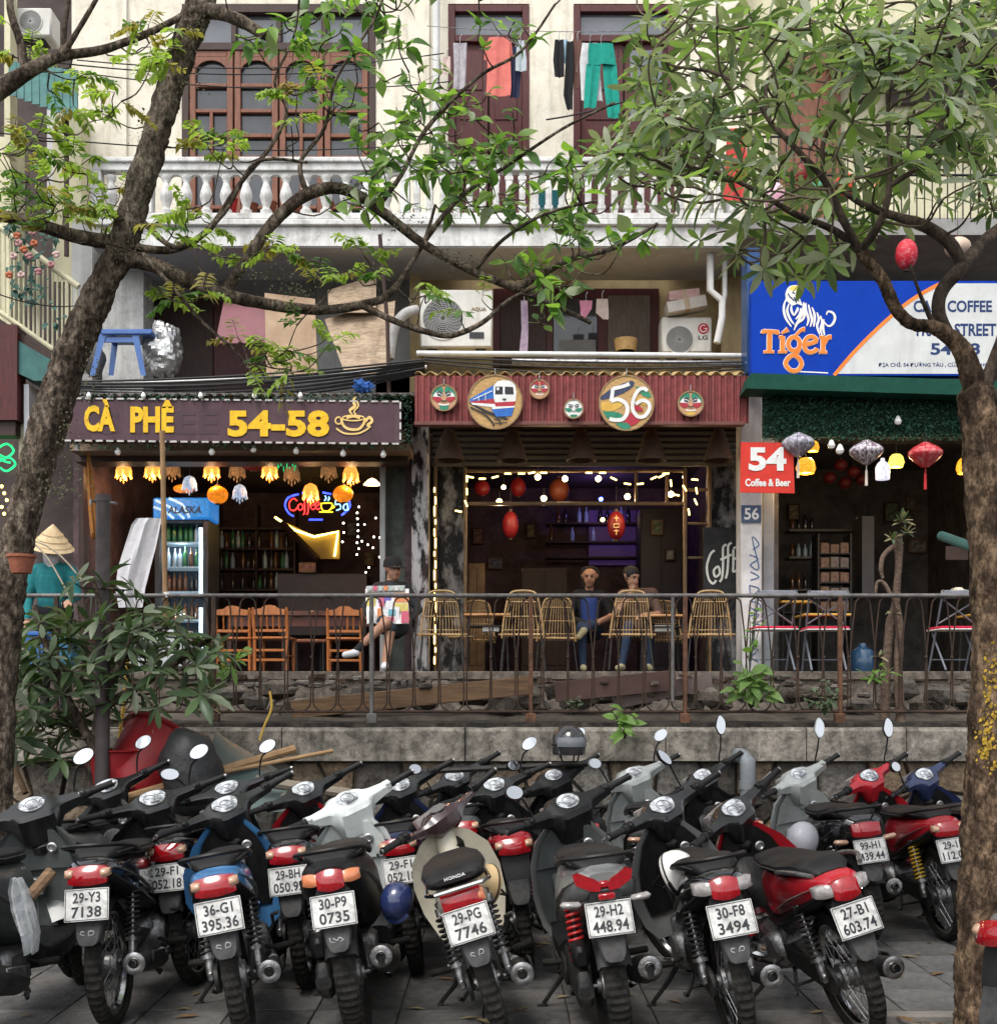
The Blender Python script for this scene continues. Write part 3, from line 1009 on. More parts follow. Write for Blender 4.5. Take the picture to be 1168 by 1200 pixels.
FRONT = [
 ('black step-through motorbike with plate 29-Y3 7138 in the front row', 'underbone', 102, 5.25, dict(body=blackp, plate=('29-Y3', '7138'), lean=4, yaw=2, steer=28, flap='SP', mirrors=(0, 1))),
 ('blue and black motorbike with plate 36-G1 395.36', 'underbone', 257, 5.02, dict(body=bluep, plate=('36-G1', '395.36'), lean=10, yaw=9, steer=30, flap='SP', mirrors=(0, 0))),
 ('white scooter with black tail and plate 30-P9 0735', 'scooter', 391, 5.15, dict(body=white_sc, inner=white_sc, head=white_sc, tail_m=black_pl, plate=('30-P9', '0735'), lean=9, yaw=2, steer=32, flap='scrawl', tail='split', mirrors=(0, 0), gauge=white_sc)),
 ('cream step-through motorbike with dark handlebar and plate 29-PG 7746', 'cub', 549, 4.95, dict(body=cream, head=brownhead, plate=('29-PG', '7746'), lean=17, yaw=4, steer=34, flap='SP', rail='none', mirrors=(0, 0))),
 ('grey scooter with red spring and plate 29-H2 448.94', 'scooter', 714, 4.95, dict(body=silver, inner=greygreen, head=black_pl, plate=('29-H2', '448.94'), lean=7, yaw=3, steer=30, tail='wing', spring_c=redspring, mirrors=(1, 0))),
 ('black and silver motorbike with plate 30-F8 3494', 'underbone', 857, 4.95, dict(body=silver, tail_m=blackp, plate=('30-F8', '3494'), lean=10, yaw=3, steer=32, flap='SP', tail='split', mirrors=(0, 0))),
 ('red and black motorbike with plate 27-B1 603.74', 'underbone', 1003, 5.05, dict(body=redp, plate=('27-B1', '603.74'), lean=16, yaw=9, steer=32, tail='split', mirrors=(0, 0), rail='loop')),
 ('grey scooter cut off by the left edge with a plastic bag on its shield', 'scooter', -92, 4.75, dict(body=greygreen, inner=greygreen, plate=('29-F1', '052.18'), lean=6, yaw=0, steer=25, mirrors=(0, 1))),
 ('dusty red and grey motorbike cut off at the bottom right corner', 'underbone', 1160, 4.0, dict(body=redp, tail_m=silver, lean=8, yaw=-72, steer=10, mirrors=(0, 0), rail='none')),
]
BACK = [
 ('dark motorbike with pale dial behind the black one at the left', 'underbone', 55, 6.2, dict(body=silver, plate=('29-13', '112.05'), lean=8, yaw=2, mirrors=(0, 1))),
 ('black motorbike with two white mirrors behind the blue one', 'underbone', 196, 6.05, dict(body=blackp, plate=('29-F1', '052.18'), lean=7, yaw=-3, mirrors=(1, 1), steer=22)),
 ('dark red and black motorbike with plate 29-BH 050.92', 'underbone', 338, 5.95, dict(body=redp, tail_m=blackp, plate=('29-BH', '050.92'), lean=7, yaw=4, mirrors=(0, 0), steer=34)),
 ('black motorbike with red tail light behind the white scooter', 'underbone', 470, 6.3, dict(body=paint('navy', (.02, .03, .08), .2), lean=8, yaw=3, plate=('29-F1', '052.18'), mirrors=(0, 0))),
 ('black motorbike with a pinkish mirror nearest the wall in the middle', 'underbone', 545, 7.15, dict(body=greygreen, lean=8, yaw=3, mirrors=(1, 0), steer=36)),
 ('black motorbike with red springs behind the cream one', 'underbone', 606, 6.3, dict(body=blackp, tail_m=redp, lean=7, yaw=4, mirrors=(0, 1), spring_c=redspring, steer=25)),
 ('dark scooter with a black helmet on its mirror', 'scooter', 690, 7.0, dict(body=black_pl, head=black_pl, lean=8, yaw=5, mirrors=(1, 1), stem=1.2)),
 ('pale grey scooter nearest the wall between two darker ones', 'scooter', 775, 7.2, dict(body=palegrey, inner=palegrey, head=palegrey, lean=6, yaw=0, mirrors=(1, 1), stem=1.1, gauge=palegrey)),
 ('dark motorbike by the drain pipe with one tall mirror', 'underbone', 880, 7.2, dict(body=blackp, lean=8, yaw=2, mirrors=(1, 1), stem=1.6, steer=36)),
 ('pale green-grey motorbike with plate 99-H1 439.44', 'scooter', 1020, 7.1, dict(body=palegrey, inner=palegrey, head=palegrey, tail_m=blackp, plate=('99-H1', '439.44'), lean=7, yaw=4, mirrors=(0, 1), stem=1.5, gauge=palegrey)),
 ('red motorbike with yellow spring and gold flames beside the right tree', 'underbone', 1117, 7.15, dict(body=redp, head=redp, plate=('29-13', '112.05'), lean=8, yaw=4, spring_c=yelspring, mirrors=(0, 1), stem=1.5)),
 ('navy-headed motorbike mostly hidden behind the right tree', 'underbone', 1190, 7.3, dict(body=paint('navy', (.02, .03, .08), .2), head=paint('navy', (.02, .03, .08), .2), lean=8, yaw=4, mirrors=(1, 0))),
]
BIKES = {}
for lb, kd, px, D, kw in FRONT + BACK:
 BIKES[px] = bike(lb, kd, px, D, **kw)
# ---------------------------------------------------------------- ground, retaining wall, bank, railing
def rb(mb, x0, x1, y0, y1, D, dep, bev=0.0):
 """box whose front face fills the pixel rectangle at distance D and which reaches dep metres back"""
 a, b = P(x0, y1, D), P(x1, y0, D)
 return mb.bx(a.x, b.x, D, D + dep, a.z, b.z, bev)
def PP(px, py, D, **k):
 return Plane(P(px, py, D), k=D / F, **k)
def cells(w, h, cw, ch, jit, rg):
 """irregular stone outlines filling a w x h rectangle: clipped Voronoi cells"""
 nx, ny = max(1, round(w / cw)), max(1, round(h / ch))
 pts = [((i + .5 + (.5 if j % 2 else 0) * .6 + rg.uniform(-jit, jit)) * w / nx, (j + .5 + rg.uniform(-jit, jit)) * h / ny) for j in range(ny) for i in range(-1, nx + 1)]
 out = []
 for p in pts:
  poly = [(0, 0), (w, 0), (w, h), (0, h)]
  for q in pts:
   if q is p or abs(q[0] - p[0]) > cw * 3 or abs(q[1] - p[1]) > ch * 3: continue
   mx, my, dx, dy = (p[0] + q[0]) / 2, (p[1] + q[1]) / 2, q[0] - p[0], q[1] - p[1]
   new = []
   for i in range(len(poly)):
    a, b = poly[i], poly[(i + 1) % len(poly)]
    da, db = (a[0] - mx) * dx + (a[1] - my) * dy, (b[0] - mx) * dx + (b[1] - my) * dy
    if da <= 0: new.append(a)
    if da * db < 0:
     t = da / (da - db)
     new.append((a[0] + (b[0] - a[0]) * t, a[1] + (b[1] - a[1]) * t))
   poly = new
   if len(poly) < 3: break
  if len(poly) >= 3:
   ar = abs(sum(poly[i][0] * poly[(i + 1) % len(poly)][1] - poly[(i + 1) % len(poly)][0] * poly[i][1] for i in range(len(poly)))) / 2
   if ar > cw * ch * .15: out.append(poly)
 return out
asphalt = pm('asphalt', (.05, .05, .05), (.075, .073, .07), 30, .9, bump=.3, bscale=200)
paver = pm('paver', (.17, .165, .155), (.10, .097, .092), 3.0, .85, bump=.35, bscale=60, streak=(.04, .04, .04), streak_amt=.5, grit=(7, .36, .45))
joint = pm('paver_joint', (.035, .033, .03), (.06, .055, .05), 20, .95)
mb = MB(); mb.bx(-120, 120, -60, 200, -.3, -.03)
tag(mb.build('ground', asphalt), kind='structure')
mb = MB(); mb.bx(-5.2, 5.2, 3.2, 8.9, -.025, -.014)
pav = tag(mb.build('pavement', joint), kind='structure')
tile = MB(); tile.box((0, 0, 0), (.394, .394, .022), None, .004)
tile_me = [mesh_of('paving_tile', tile, m_) for m_ in (paver, pm('paver_b', (.11, .108, .105), (.065, .063, .06), 4, .85, bump=.35, bscale=60, grit=(6, .38, .4)), pm('paver_c', (.145, .135, .125), (.09, .085, .08), 3.5, .85, bump=.35, bscale=60, grit=(8, .34, .45)))]
for j in range(11):
 for i in range(-8, 9):
  x, y = i * .4 + .13, 3.6 + j * .4
  if 1.55 < x < 2.55 and 4.5 < y < 5.6: continue           # tree pit
  place(rnd.choice(tile_me), 'paving_tile', pav, (x, y, -.011 + rnd.uniform(-.0015, .0015)), (R(rnd.uniform(-.3, .3)), R(rnd.uniform(-.3, .3)), 0))
soil = pm('soil', (.07, .05, .035), (.035, .026, .02), 10, .95, bump=.6, bscale=40)
mb = MB()
for i in range(9):
 for j in range(9):
  pass
n_ = 12
g = [[V((1.56 + .98 * i / n_, 4.52 + 1.06 * j / n_, -.012 + .035 * noise.noise(V((i * .7, j * .7, 3))))) for i in range(n_ + 1)] for j in range(n_ + 1)]
mb.add([p for r_ in g for p in r_], [(j * (n_ + 1) + i, j * (n_ + 1) + i + 1, (j + 1) * (n_ + 1) + i + 1, (j + 1) * (n_ + 1) + i) for j in range(n_) for i in range(n_)])
tag(mb.build('tree_pit_soil', soil), kind='structure')
kerbm = pm('kerb_stone', (.2, .18, .16), (.13, .12, .105), 8, .85, bump=.3)
for k_, (x0, x1, y0, y1) in enumerate(((1.5, 2.6, 4.44, 4.52), (1.5, 2.6, 5.58, 5.66), (1.48, 1.56, 4.52, 5.58), (2.54, 2.62, 4.52, 5.58))):
 mb = MB(); mb.bx(x0, x1, y0, y1, -.02, .03 + .002 * k_, .01)
 tag(mb.build('tree_pit_kerb', kerbm), kind='structure')
WD = 8.75
coping_m = pm('coping_stone', (.34, .305, .26), (.17, .155, .13), 5, .9, bump=.5, bscale=30, streak=(.025, .022, .018), streak_amt=.95, grit=(11, .38, .35))
mortar = pm('wall_mortar', (.11, .10, .085), (.06, .055, .047), 12, .95, bump=.5)
stone_ms = [pm('wall_stone_%s' % n, a, b, 9, .9, bump=.7, bscale=35, streak=(.03, .027, .02), streak_amt=.6, grit=(22, .36, .4)) for n, a, b in
   (('tan', (.30, .23, .16), (.18, .14, .10)), ('grey', (.25, .23, .21), (.15, .14, .12)), ('ochre', (.33, .24, .15), (.2, .145, .1)), ('dark', (.12, .105, .09), (.065, .058, .05)))]
wz0, wz1 = P(0, 892, WD).z, P(0, 853, WD).z
mb = MB(); mb.bx(-8, 8, WD + .13, WD + .45, -.05, wz0)
wall = mb.build('stone_wall', mortar)
tag(wall, 'weathered stone retaining wall with concrete coping behind the motorbikes', 'wall')
jx = [-40, 150, 330, 545, 618 + 40, 780, 945, 1002 + 60, 1240]
xs_ = [-8] + [P(j, 0, WD).x for j in jx[1:-1]] + [8]
for a, b in zip(xs_, xs_[1:]):
 mb = MB()
 n_ = max(2, int((b - a) / .12))
 rings = []
 for i in range(n_ + 1):
  x = a + .004 + (b - a - .008) * i / n_
  j_ = lambda q: .008 * noise.noise(V((x * 6, q * 3.1, q)))
  rings.append([V((x, WD + j_(1), wz0)), V((x, WD + j_(2) * 1.3, wz1 - .025)), V((x, WD + .022 + j_(3), wz1 + j_(4))), V((x, WD + .5, wz1)), V((x, WD + .5, wz0))])
 mb.loft(rings)
 mb.build('coping_stone', coping_m, wall, angle=25)
rg = random.Random(5)
for poly in cells(16, wz0 + .02, .30, .24, .33, rg):
 cx_ = sum(p[0] for p in poly) / len(poly); cy_ = sum(p[1] for p in poly) / len(poly)
 mb = MB()
 pr = rg.uniform(.0, .03)
 def rg_(s_, d): return [V((-8 + cx_ + (x - cx_) * s_, WD + .13 - d, -.02 + cy_ + (y - cy_) * s_)) for x, y in poly]
 mb.loft([rg_(.93, -.01), rg_(.93, .012 + pr), rg_(.84, .03 + pr), rg_(.45, .042 + pr)])
 if abs(-8 + cx_) < 4.3 and cy_ > .2:
  mb.build('stone', rg.choice(stone_ms), wall, angle=30)
bank_m = pm('bank_soil', (.09, .075, .06), (.045, .038, .03), 6, .95, bump=.7, bscale=25)
bz = CH + (HY - 842) * 9.0 / F
mb = MB()
rows_ = [(9.19, bz - .1), (9.25, bz), (9.6, bz + .05), (10.2, bz + .03), (11.4, bz + .04), (12.9, bz)]
nx_ = 120
mb.add([V((-9 + 18 * i / nx_, y, z + (.04 * noise.noise(V((i * .5, y * 2, 0))) if 9.2 < y < 12 else 0))) for y, z in rows_ for i in range(nx_ + 1)],
       [(j * (nx_ + 1) + i, j * (nx_ + 1) + i + 1, (j + 1) * (nx_ + 1) + i + 1, (j + 1) * (nx_ + 1) + i) for j in range(len(rows_) - 1) for i in range(nx_)])
bank = tag(mb.build('bank', bank_m), kind='structure')
mb = MB()       # low plinth carrying the railing
rings = []
for i in range(101):
 x = -8 + 16 * i / 100
 j_ = lambda q: .012 * noise.noise(V((x * 4, q * 2.3, q)))
 rings.append([V((x, 8.87 + j_(1), wz1 - .01)), V((x, 8.88 + j_(2), bz - .03 + j_(3))), V((x, 9.05, bz - .02 + j_(4))), V((x, 9.2, bz - .1)), V((x, 9.2, wz1 - .01))])
mb.loft(rings)
mb.build('plinth', pm('plinth_dirt_shade', (.06, .05, .04), (.02, .018, .015), 7, .95, bump=.8, bscale=30, grit=(16, .4, .3)), wall, angle=25)  # dirt tone darkened to carry the shadow among the rubble
rg = random.Random(9)
rub_m = [pm('rubble_%d' % i, a, b, 10, .95, bump=.8, bscale=40, grit=(20, .4, .35)) for i, (a, b) in enumerate((((.24, .205, .17), (.13, .11, .09)), ((.16, .13, .105), (.085, .07, .058)), ((.24, .215, .185), (.13, .115, .10)), ((.13, .08, .06), (.07, .045, .036))))]
def rubble(px, py, D, wpx, hpx, m, parent=None, sq=False):
 c = P(px, py, D); a, b = S(wpx, D) / 2, S(hpx, D) / 2
 mb = MB()
 s0 = rg.uniform(0, 50)
 if sq: mb.box((0, 0, 0), (a * 2, a * 1.3, b * 2), (rg.uniform(-.2, .2), rg.uniform(-.35, .35), rg.uniform(-.5, .5)), min(a, b) * .15)
 else: mb.ball((0, 0, 0), (a, a * .8, b), 8, 5)
 mb.v = [V((p.x, p.y, max(-b * .8, min(b * .75, p.z * 1.3)))) * (1 + .5 * noise.noise(p * (1.6 / max(a, .01)) + V((s0, 0, 0)))) + c for p in mb.v]
 return mb.build('stone', m, parent or bank, angle=14)
for i in range(46):          # big stones seen through the loops at the bottom of the railing
 px = 262 + i * 19.5 + rg.uniform(-6, 6)
 if 330 < px < 600 and rg.random() < .5: continue
 rubble(px, rg.uniform(806, 830), 9.5 + rg.uniform(-.1, .25), rg.uniform(24, 44), rg.uniform(18, 30), rg.choice(rub_m[:2] + stone_ms[3:]))
for i in range(110):          # crumbs of mortar and brick on top
 px = 265 + rg.random() * 880
 rubble(px, rg.uniform(792, 806) if rg.random() < .6 else rg.uniform(806, 838), 9.35 + rg.uniform(-.1, .3), rg.uniform(7, 17), rg.uniform(4, 9), rg.choice(rub_m), sq=rg.random() < .4)
for x0, x1, yy, hh in ((290, 420, 802, 8), (545, 600, 801, 6), (640, 700, 803, 7), (705, 770, 812, 6), (890, 1010, 806, 7)):
 for i in range(int((x1 - x0) / 16)):
  rubble(x0 + i * 16 + rg.uniform(-4, 4), yy + rg.uniform(-2, 2), 9.75, rg.uniform(14, 24), hh, rub_m[2])
boardm = pm('old_board', (.20, .12, .065), (.10, .06, .035), 4, .8, bump=.4, bscale=40, stretch=(1, 6, 12))
brownpan = pm('brown_panel', (.10, .055, .045), (.065, .035, .03), 6, .6, bump=.1)
def beam(name, a, b, w, h, m, label, cat, D=None):
 a, b = V(a), V(b)
 d = b - a
 rot = d.to_track_quat('X', 'Z').to_matrix()
 mb = MB(); mb.box((a + b) / 2, (d.length, w, h), rot, min(w, h) * .12)
 return tag(mb.build(name, m), label, cat)
beam('wooden_plank', P(342, 832, 9.3), P(622, 803, 9.3), .05, S(22, 9.3), boardm, 'long weathered plank leaning along the bank behind the railing', 'plank')
beam('brown_board', P(650, 811, 9.32), P(792, 797, 9.32), .03, S(24, 9.32), brownpan, 'dark brown flat board lying behind the rusty railing post', 'board')
beam('brown_board', P(718, 822, 9.42), P(834, 797, 9.42), .03, S(20, 9.42), pm('brown_panel_b', (.17, .13, .12), (.11, .08, .075), 6, .7), 'greyish board end resting at a slant on the bank', 'board')
RD = 8.95
iron = pm('rusty_iron', (.028, .023, .02), (.075, .042, .028), 9, .8, metal=.3, bump=.3)
galv = pm('grey_rail_paint', (.17, .16, .155), (.085, .078, .072), 12, .6, metal=.3, bump=.15)
rust = pm('rust_orange', (.15, .07, .038), (.06, .032, .022), 14, .85, bump=.4)
rl = thing('iron_railing', 'rusty wrought iron railing with looped bars on top of the wall', 'railing', P(584, 850, RD))
mb = MB(); mb.tube([P(-60, 698, RD), P(1230, 698, RD)], .016, 10)
mb.build('top_rail', galv, rl)
mb = MB(); mb.tube([P(-60, 834, RD), P(1230, 834, RD)], .010, 8)
mb.build('bottom_rail', iron, rl)
for px, m in ((65, iron), (250, iron), (435, galv), (622, rust), (803, rust), (985, rust), (1170, iron)):
 mb = MB(); rb(mb, px - 2.4, px + 2.4, 699, 852, RD - .02, .04, .004)
 rb(mb, px - 6, px + 6, 836, 855, RD - .035, .07, .008)
 mb.build('post', m, rl)
mb = MB(); mb.tube([P(788, 700, RD - .03), P(788, 822, RD - .03)], .013, 8); mb.build('post', galv, rl)
lp = []
def loop_pts():
 q = circ(0, 126, 9, 9, 8, 0, 180) + [(-12.5, 95), (-14.6, 70), (-14.8, 62), (-14, 48), (-13.6, 24)] + circ(0, 13, 13.6, 12, 10, 180, 360) + [(13.6, 24), (14, 48), (14.8, 62), (14.6, 70), (12.5, 95)]
 return q + q[:1]
pl0 = Plane((0, 0, 0), k=RD / F)
mbl = MB(); mbl.tube([pl0.p(a, b) for a, b in loop_pts()], .0062, 5, False)
loop_me = mesh_of('loop_bar', mbl, iron)
mbc = MB(); mbc.box((0, 0, 0), (.022, .018, .02), None, .004)
col_me = mesh_of('collar', mbc, iron)
px = 80
while px < 1160:
 place(loop_me, 'loop_bar', rl, P(px, 835, RD) + V((0, rnd.uniform(-.004, .004), 0)), (R(rnd.uniform(-1, 1)), R(rnd.uniform(-1.2, 1.2)), R(rnd.uniform(-2, 2))))
 place(col_me, 'collar', rl, P(px + 15, 770, RD))
 px += 30
mb = MB()
pvc = pm('grey_pvc', (.22, .24, .26), (.16, .17, .18), 7, .45, streak=(.08, .08, .075))
mb.tube(spline([tuple(P(876, 1000, 8.6)), tuple(P(876, 905, 8.6)), tuple(P(875, 893, 8.62)), tuple(P(868, 886, 8.7)), tuple(P(860, 886, 8.9))], 4), .055, 14)
dp = mb.build('drain_pipe', pvc); tag(dp, 'grey plastic drain pipe elbow against the stone wall', 'pipe')
mb = MB(); mb.tube([P(876, 925, 8.6), P(876, 915, 8.6)], .062, 14); mb.build('collar', pvc, dp)
mb = MB()       # leaf litter on the pavement
rg = random.Random(12)
for _ in range(170):
 c = V((rg.uniform(-2.9, 2.9), rg.uniform(4.4, 7.6), .004)); a = rg.uniform(0, 6.3); L = rg.uniform(.02, .07)
 if rg.random() < .4: c = V((rg.uniform(1.5, 2.6), rg.uniform(4.5, 5.6), .025))
 u = V((math.cos(a), math.sin(a), 0)); w = V((-math.sin(a), math.cos(a), 0)); mb.use(rg.randrange(2))
 mb.add([c - u * L, c + w * L * .35 + V((0, 0, .006)), c + u * L + V((0, 0, .004)), c - w * L * .35 + V((0, 0, .008))], [(0, 3, 2, 1)])
tag(mb.build('leaf_litter', [pm('dead_leaf', (.18, .10, .04), (.1, .06, .03), 9, .8), pm('dead_leaf_pale', (.26, .2, .1), (.17, .12, .06), 9, .8)], smooth=False), 'dry fallen leaves scattered on the pavement', 'leaves', None, 'stuff')
# ---------------------------------------------------------------- houses
wallcream = pm('wall_cream', (.72, .68, .58), (.64, .59, .48), 3, .85, bump=.2, bscale=25, streak=(.34, .29, .21), streak_amt=.8, grit=(5, .30, .72))
walltan = pm('wall_tan', (.46, .36, .19), (.34, .26, .14), 4, .85, bump=.1, streak=(.16, .12, .07), streak_amt=.6)
wallgrey = pm('wall_grey', (.52, .52, .51), (.4, .4, .395), 3, .9, bump=.1, streak=(.13, .13, .125), streak_amt=.6)
whitepl = pm('white_plaster', (.68, .68, .66), (.55, .54, .52), 4, .8, bump=.15, streak=(.2, .19, .17), streak_amt=.85, grit=(7, .32, .6))
soffit = pm('soffit_grey', (.50, .51, .53), (.42, .425, .44), 4, .9)
plateau = pm('platform_edge', (.17, .14, .115), (.09, .075, .06), 6, .9, bump=.3, streak=(.05, .045, .04), grit=(10, .38, .4))
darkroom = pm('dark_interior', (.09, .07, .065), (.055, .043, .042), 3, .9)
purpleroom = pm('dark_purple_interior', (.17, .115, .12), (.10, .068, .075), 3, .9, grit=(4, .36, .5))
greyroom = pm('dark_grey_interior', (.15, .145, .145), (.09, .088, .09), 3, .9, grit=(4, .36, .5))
brownwood = pm('brown_wood', (.20, .075, .038), (.12, .042, .022), 5, .5, bump=.15, stretch=(8, 8, 1), coat=.15)
darkwood = pm('dark_brown_wood', (.05, .026, .02), (.03, .016, .013), 5, .55, stretch=(8, 8, 1))
burg = pm('burgundy_wood', (.085, .018, .018), (.05, .011, .012), 6, .5, stretch=(8, 8, 1), bump=.1)
glassd = pm('dark_glass', (.03, .034, .04), (.05, .055, .062), 3, .06, coat=.6)
glassg = pm('grey_glass', (.10, .11, .125), (.14, .15, .165), 2, .08, coat=.6)
HD = 14.8
pz = CH + (HY - 787) * 12.9 / F
mb = MB()
for x0, x1 in ((-9, -3.2), (-3.19, 2.62), (2.63, 9)):
 mb.bx(x0, x1, 12.9, 14.3, 1.2, pz - .09)
 mb.bx(x0, x1, 12.86, 19.5, pz - .088, pz, .008)
tag(mb.build('platform', plateau), kind='structure')
FZ = pz
hs_ = thing('town_house', 'cream town house with balcony above the cafes', 'house', (0, HD, FZ))
def hb(name, x0, x1, y0, y1, D, dep, m, parent=None, bev=0.0):
 mb = MB(); rb(mb, x0, x1, y0, y1, D, dep, bev)
 return mb.build(name, m, parent or hs_)
for x0, x1, y0, y1 in ((84, 213, -120, 300), (440, 525, -120, 300), (620, 672, -120, 300), (790, 872, -120, 300), (213, 440, -120, 4), (525, 620, -120, 4), (672, 790, -120, 4)):
 hb('wall', x0, x1, y0, y1, HD, .3, wallcream)
hb('wall', 130, 148, -120, 300, HD - .05, .05, wallcream)       # pilasters
hb('wall', 497, 503, -120, 300, HD - .04, .04, wallcream)
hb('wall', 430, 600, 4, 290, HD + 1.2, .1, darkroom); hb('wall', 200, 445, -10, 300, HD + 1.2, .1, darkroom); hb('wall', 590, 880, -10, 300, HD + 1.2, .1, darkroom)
hb('back_wall', -500, 1700, -400, 830, 19.7, .2, darkroom)  # unseen wall added to keep sky from leaking through the gaps
hb('wall', 440, 520, 430, 545, 15.4, .1, darkroom)
w = thing('folding_window', 'wide brown wooden window with arched panes above the balcony', 'window', P(326, 185, HD))
w.parent = hs_; w.location = P(326, 185, HD) - BASE[hs_.name]; del w['label']; del w['category']
def wb(name, x0, x1, y0, y1, D, dep, m, parent, bev=.006):
 mb = MB(); rb(mb, x0, x1, y0, y1, D, dep, bev); return mb.build(name, m, parent)
for a in ((213, 221, 4, 290), (432, 440, 4, 290), (221, 432, 4, 14), (221, 432, 49, 58)):
 wb('frame', *a, HD - .02, .12, darkwood, w)
for i in range(5):
 a = 221 + 211 * i / 4
 if 0 < i < 4: wb('mullion', a - 3, a + 3, 14, 49, HD, .08, darkwood, w)
for i in range(4):
 a = 221 + 211 * i / 4
 wb('pane', a + 1, a + 52, 12, 52, HD + .07, .01, glassg, w)
 a0, a1 = a + 1, a + 51.7
 fr = [(a0, a0 + 7, 58, 290), (a1 - 7, a1, 58, 290)]
 for q in fr: wb('stile', *q, HD - .005, .06, brownwood, w)
 for yy in (58, 97, 127, 156, 182, 240):
  wb('rail', a0 + 7, a1 - 7, yy, yy + (8 if yy == 58 else 4.5), HD, .05, brownwood, w)
 mb = MB()                                                         # arched spandrel of the sash
 pl = PP((a0 + a1) / 2, 90, HD + .003)
 hw = (a1 - a0) / 2 - 7
 q = [(-hw, 26), (-hw, 6)] + [(hw * math.cos(R(180 - 18 * k)), 6 + 14 * math.sin(R(18 * k))) for k in range(11)] + [(hw, 26)]
 mb.poly([pl.p(x, y) for x, y in q][::-1], (0, .03, 0)); mb.build('arch', brownwood, w)
 wb('pane', a0 + 4, a1 - 4, 62, 290, HD + .055, .01, glassd, w)
 if i in (0, 2): wb('mullion', (a0 + a1) / 2 - 2, (a0 + a1) / 2 + 2, 130, 290, HD + .002, .05, brownwood, w)
def door(x0, x1, y0=5, glass_side=False):
 d = bpy.data.objects.new('door', None); col.objects.link(d); d.parent = hs_
 b = P((x0 + x1) / 2, 290, HD); d.location = b - BASE[hs_.name]; BASE[d.name] = b
 for a in ((x0, x0 + 8, y0, 290), (x1 - 8, x1, y0, 290), (x0 + 8, x1 - 8, y0, y0 + 8), (x0 + 8, x1 - 8, 40, 48)):
  wb('frame', *a, HD - .02, .12, burg, d)
 wb('pane', x0 + 8, x1 - 8, 12, 42, HD + .05, .01, glassg, d)
 mx = (x0 + x1) / 2
 for a, b_ in ((x0 + 8, mx - 1), (mx + 1, x1 - 8)):
  wb('leaf', a, b_, 48, 290, HD + .04, .04, burg, d)
  for y_a, y_b in ((58, 105), (112, 140), (147, 200)):
   wb('panel', a + 6, b_ - 6, y_a, y_b, HD + .028, .013, glassg if glass_side and a > mx and y_a < 140 else burg, d, .01)
door(525, 620); door(672, 790, 5, True)
BD = 13.7
bal = hb('balcony', 108, 866, 260, 288, BD, HD - BD, whitepl)
hb('cornice', 106, 868, 256, 263, BD - .05, .3, whitepl, bal, .01)
hb('soffit', 109, 865, 288.2, 290, BD + .02, HD - BD - .02, soffit, bal)
hb('handrail', 108, 866, 183, 189, BD - .03, .2, whitepl, bal, .012)
hb('handrail', 108, 866, 189, 199, BD, .14, whitepl, bal, .006)
hb('base_rail', 108, 866, 249, 256, BD, .14, whitepl, bal, .006)
for a in (112, 172, 474, 860):
 hb('pier', a - 6, a + 6, 199, 249, BD, .14, whitepl, bal, .006)
urn = MB()
k = BD / F
urn.lathe([(0, 0), (7 * k, 0), (7 * k, 5 * k), (4.5 * k, 7 * k), (4 * k, 10 * k), (6.6 * k, 17 * k), (7.6 * k, 22 * k), (6.4 * k, 28 * k), (4 * k, 35 * k), (3.6 * k, 38 * k), (5 * k, 41 * k), (5.8 * k, 43 * k), (5.8 * k, 46 * k), (0, 46 * k)], n=14)
urn_me = mesh_of('baluster', urn, whitepl)
px = 128
while px < 170:
 place(urn_me, 'baluster', bal, P(px, 249, BD) + V((0, .07, 0))); px += 23.5
px = 193
while px < 466:
 place(urn_me, 'baluster', bal, P(px, 249, BD) + V((0, .07, 0))); px += 23.5
arch = MB()
pl = Plane((0, 0, 0), k=k)
q = [(-11.75, 50)] + [(-11.75 + 3 + (8.75 * 2) * 0, 38)] + [(8.7 * math.cos(R(180 - 18 * j)), 38 + 8.5 * math.sin(R(18 * j))) for j in range(11)] + [(11.75 - 3, 38), (11.75, 50)]
q = [(-11.75, 50.2), (-11.75, 40)] + [(8.9 * math.cos(R(180 - 18 * j)), 38 + 8.5 * math.sin(R(18 * j))) for j in range(11)] + [(11.75, 40), (11.75, 50.2)]
arch.poly([pl.p(x, y) for x, y in q][::-1], (0, .06, 0))
arch_me = mesh_of('arch', arch, whitepl)
px = 193 - 11.75
while px < 470:
 place(arch_me, 'arch', bal, P(px + 11.75 - 11.75, 249, BD) + V((0, .04, 0))); px += 23.5
bar = MB(); bar.box((0, 0, 25 * k), (7.5 * k, .07, 50 * k), None, .006)
bar.box((0, 0, 42 * k), (10 * k, .08, 5 * k), None, .006); bar.box((0, 0, 8 * k), (10 * k, .08, 5 * k), None, .006)
bar_me = mesh_of('baluster', bar, whitepl)
px = 488
while px < 856:
 place(bar_me, 'baluster', bal, P(px, 249, BD) + V((0, .07, 0))); px += 15.5
hb('wall', 84, 490, 300, 470, HD + .6, .2, wallgrey); hb('wall', 485, 872, 285, 470, HD + .25, .2, walltan)
hb('pillar', 120, 168, 291, 470, HD - .3, .4, whitepl); hb('pillar', 84, 108, 260, 470, HD - .4, .6, wallgrey)
hb('pillar', 480, 492, 300, 470, HD - .2, .6, walltan); hb('ceiling', 84, 490, 296, 300, HD, .8, soffit)
for a in ((180, 250, 345, 470), (250, 318, 350, 470)): hb('shutter', *a, HD + .5, .08, darkwood if a[0] == 180 else burg, None, .01)
d2 = hb('lower_window', 578, 772, 338, 430, HD + .2, .06, burg)
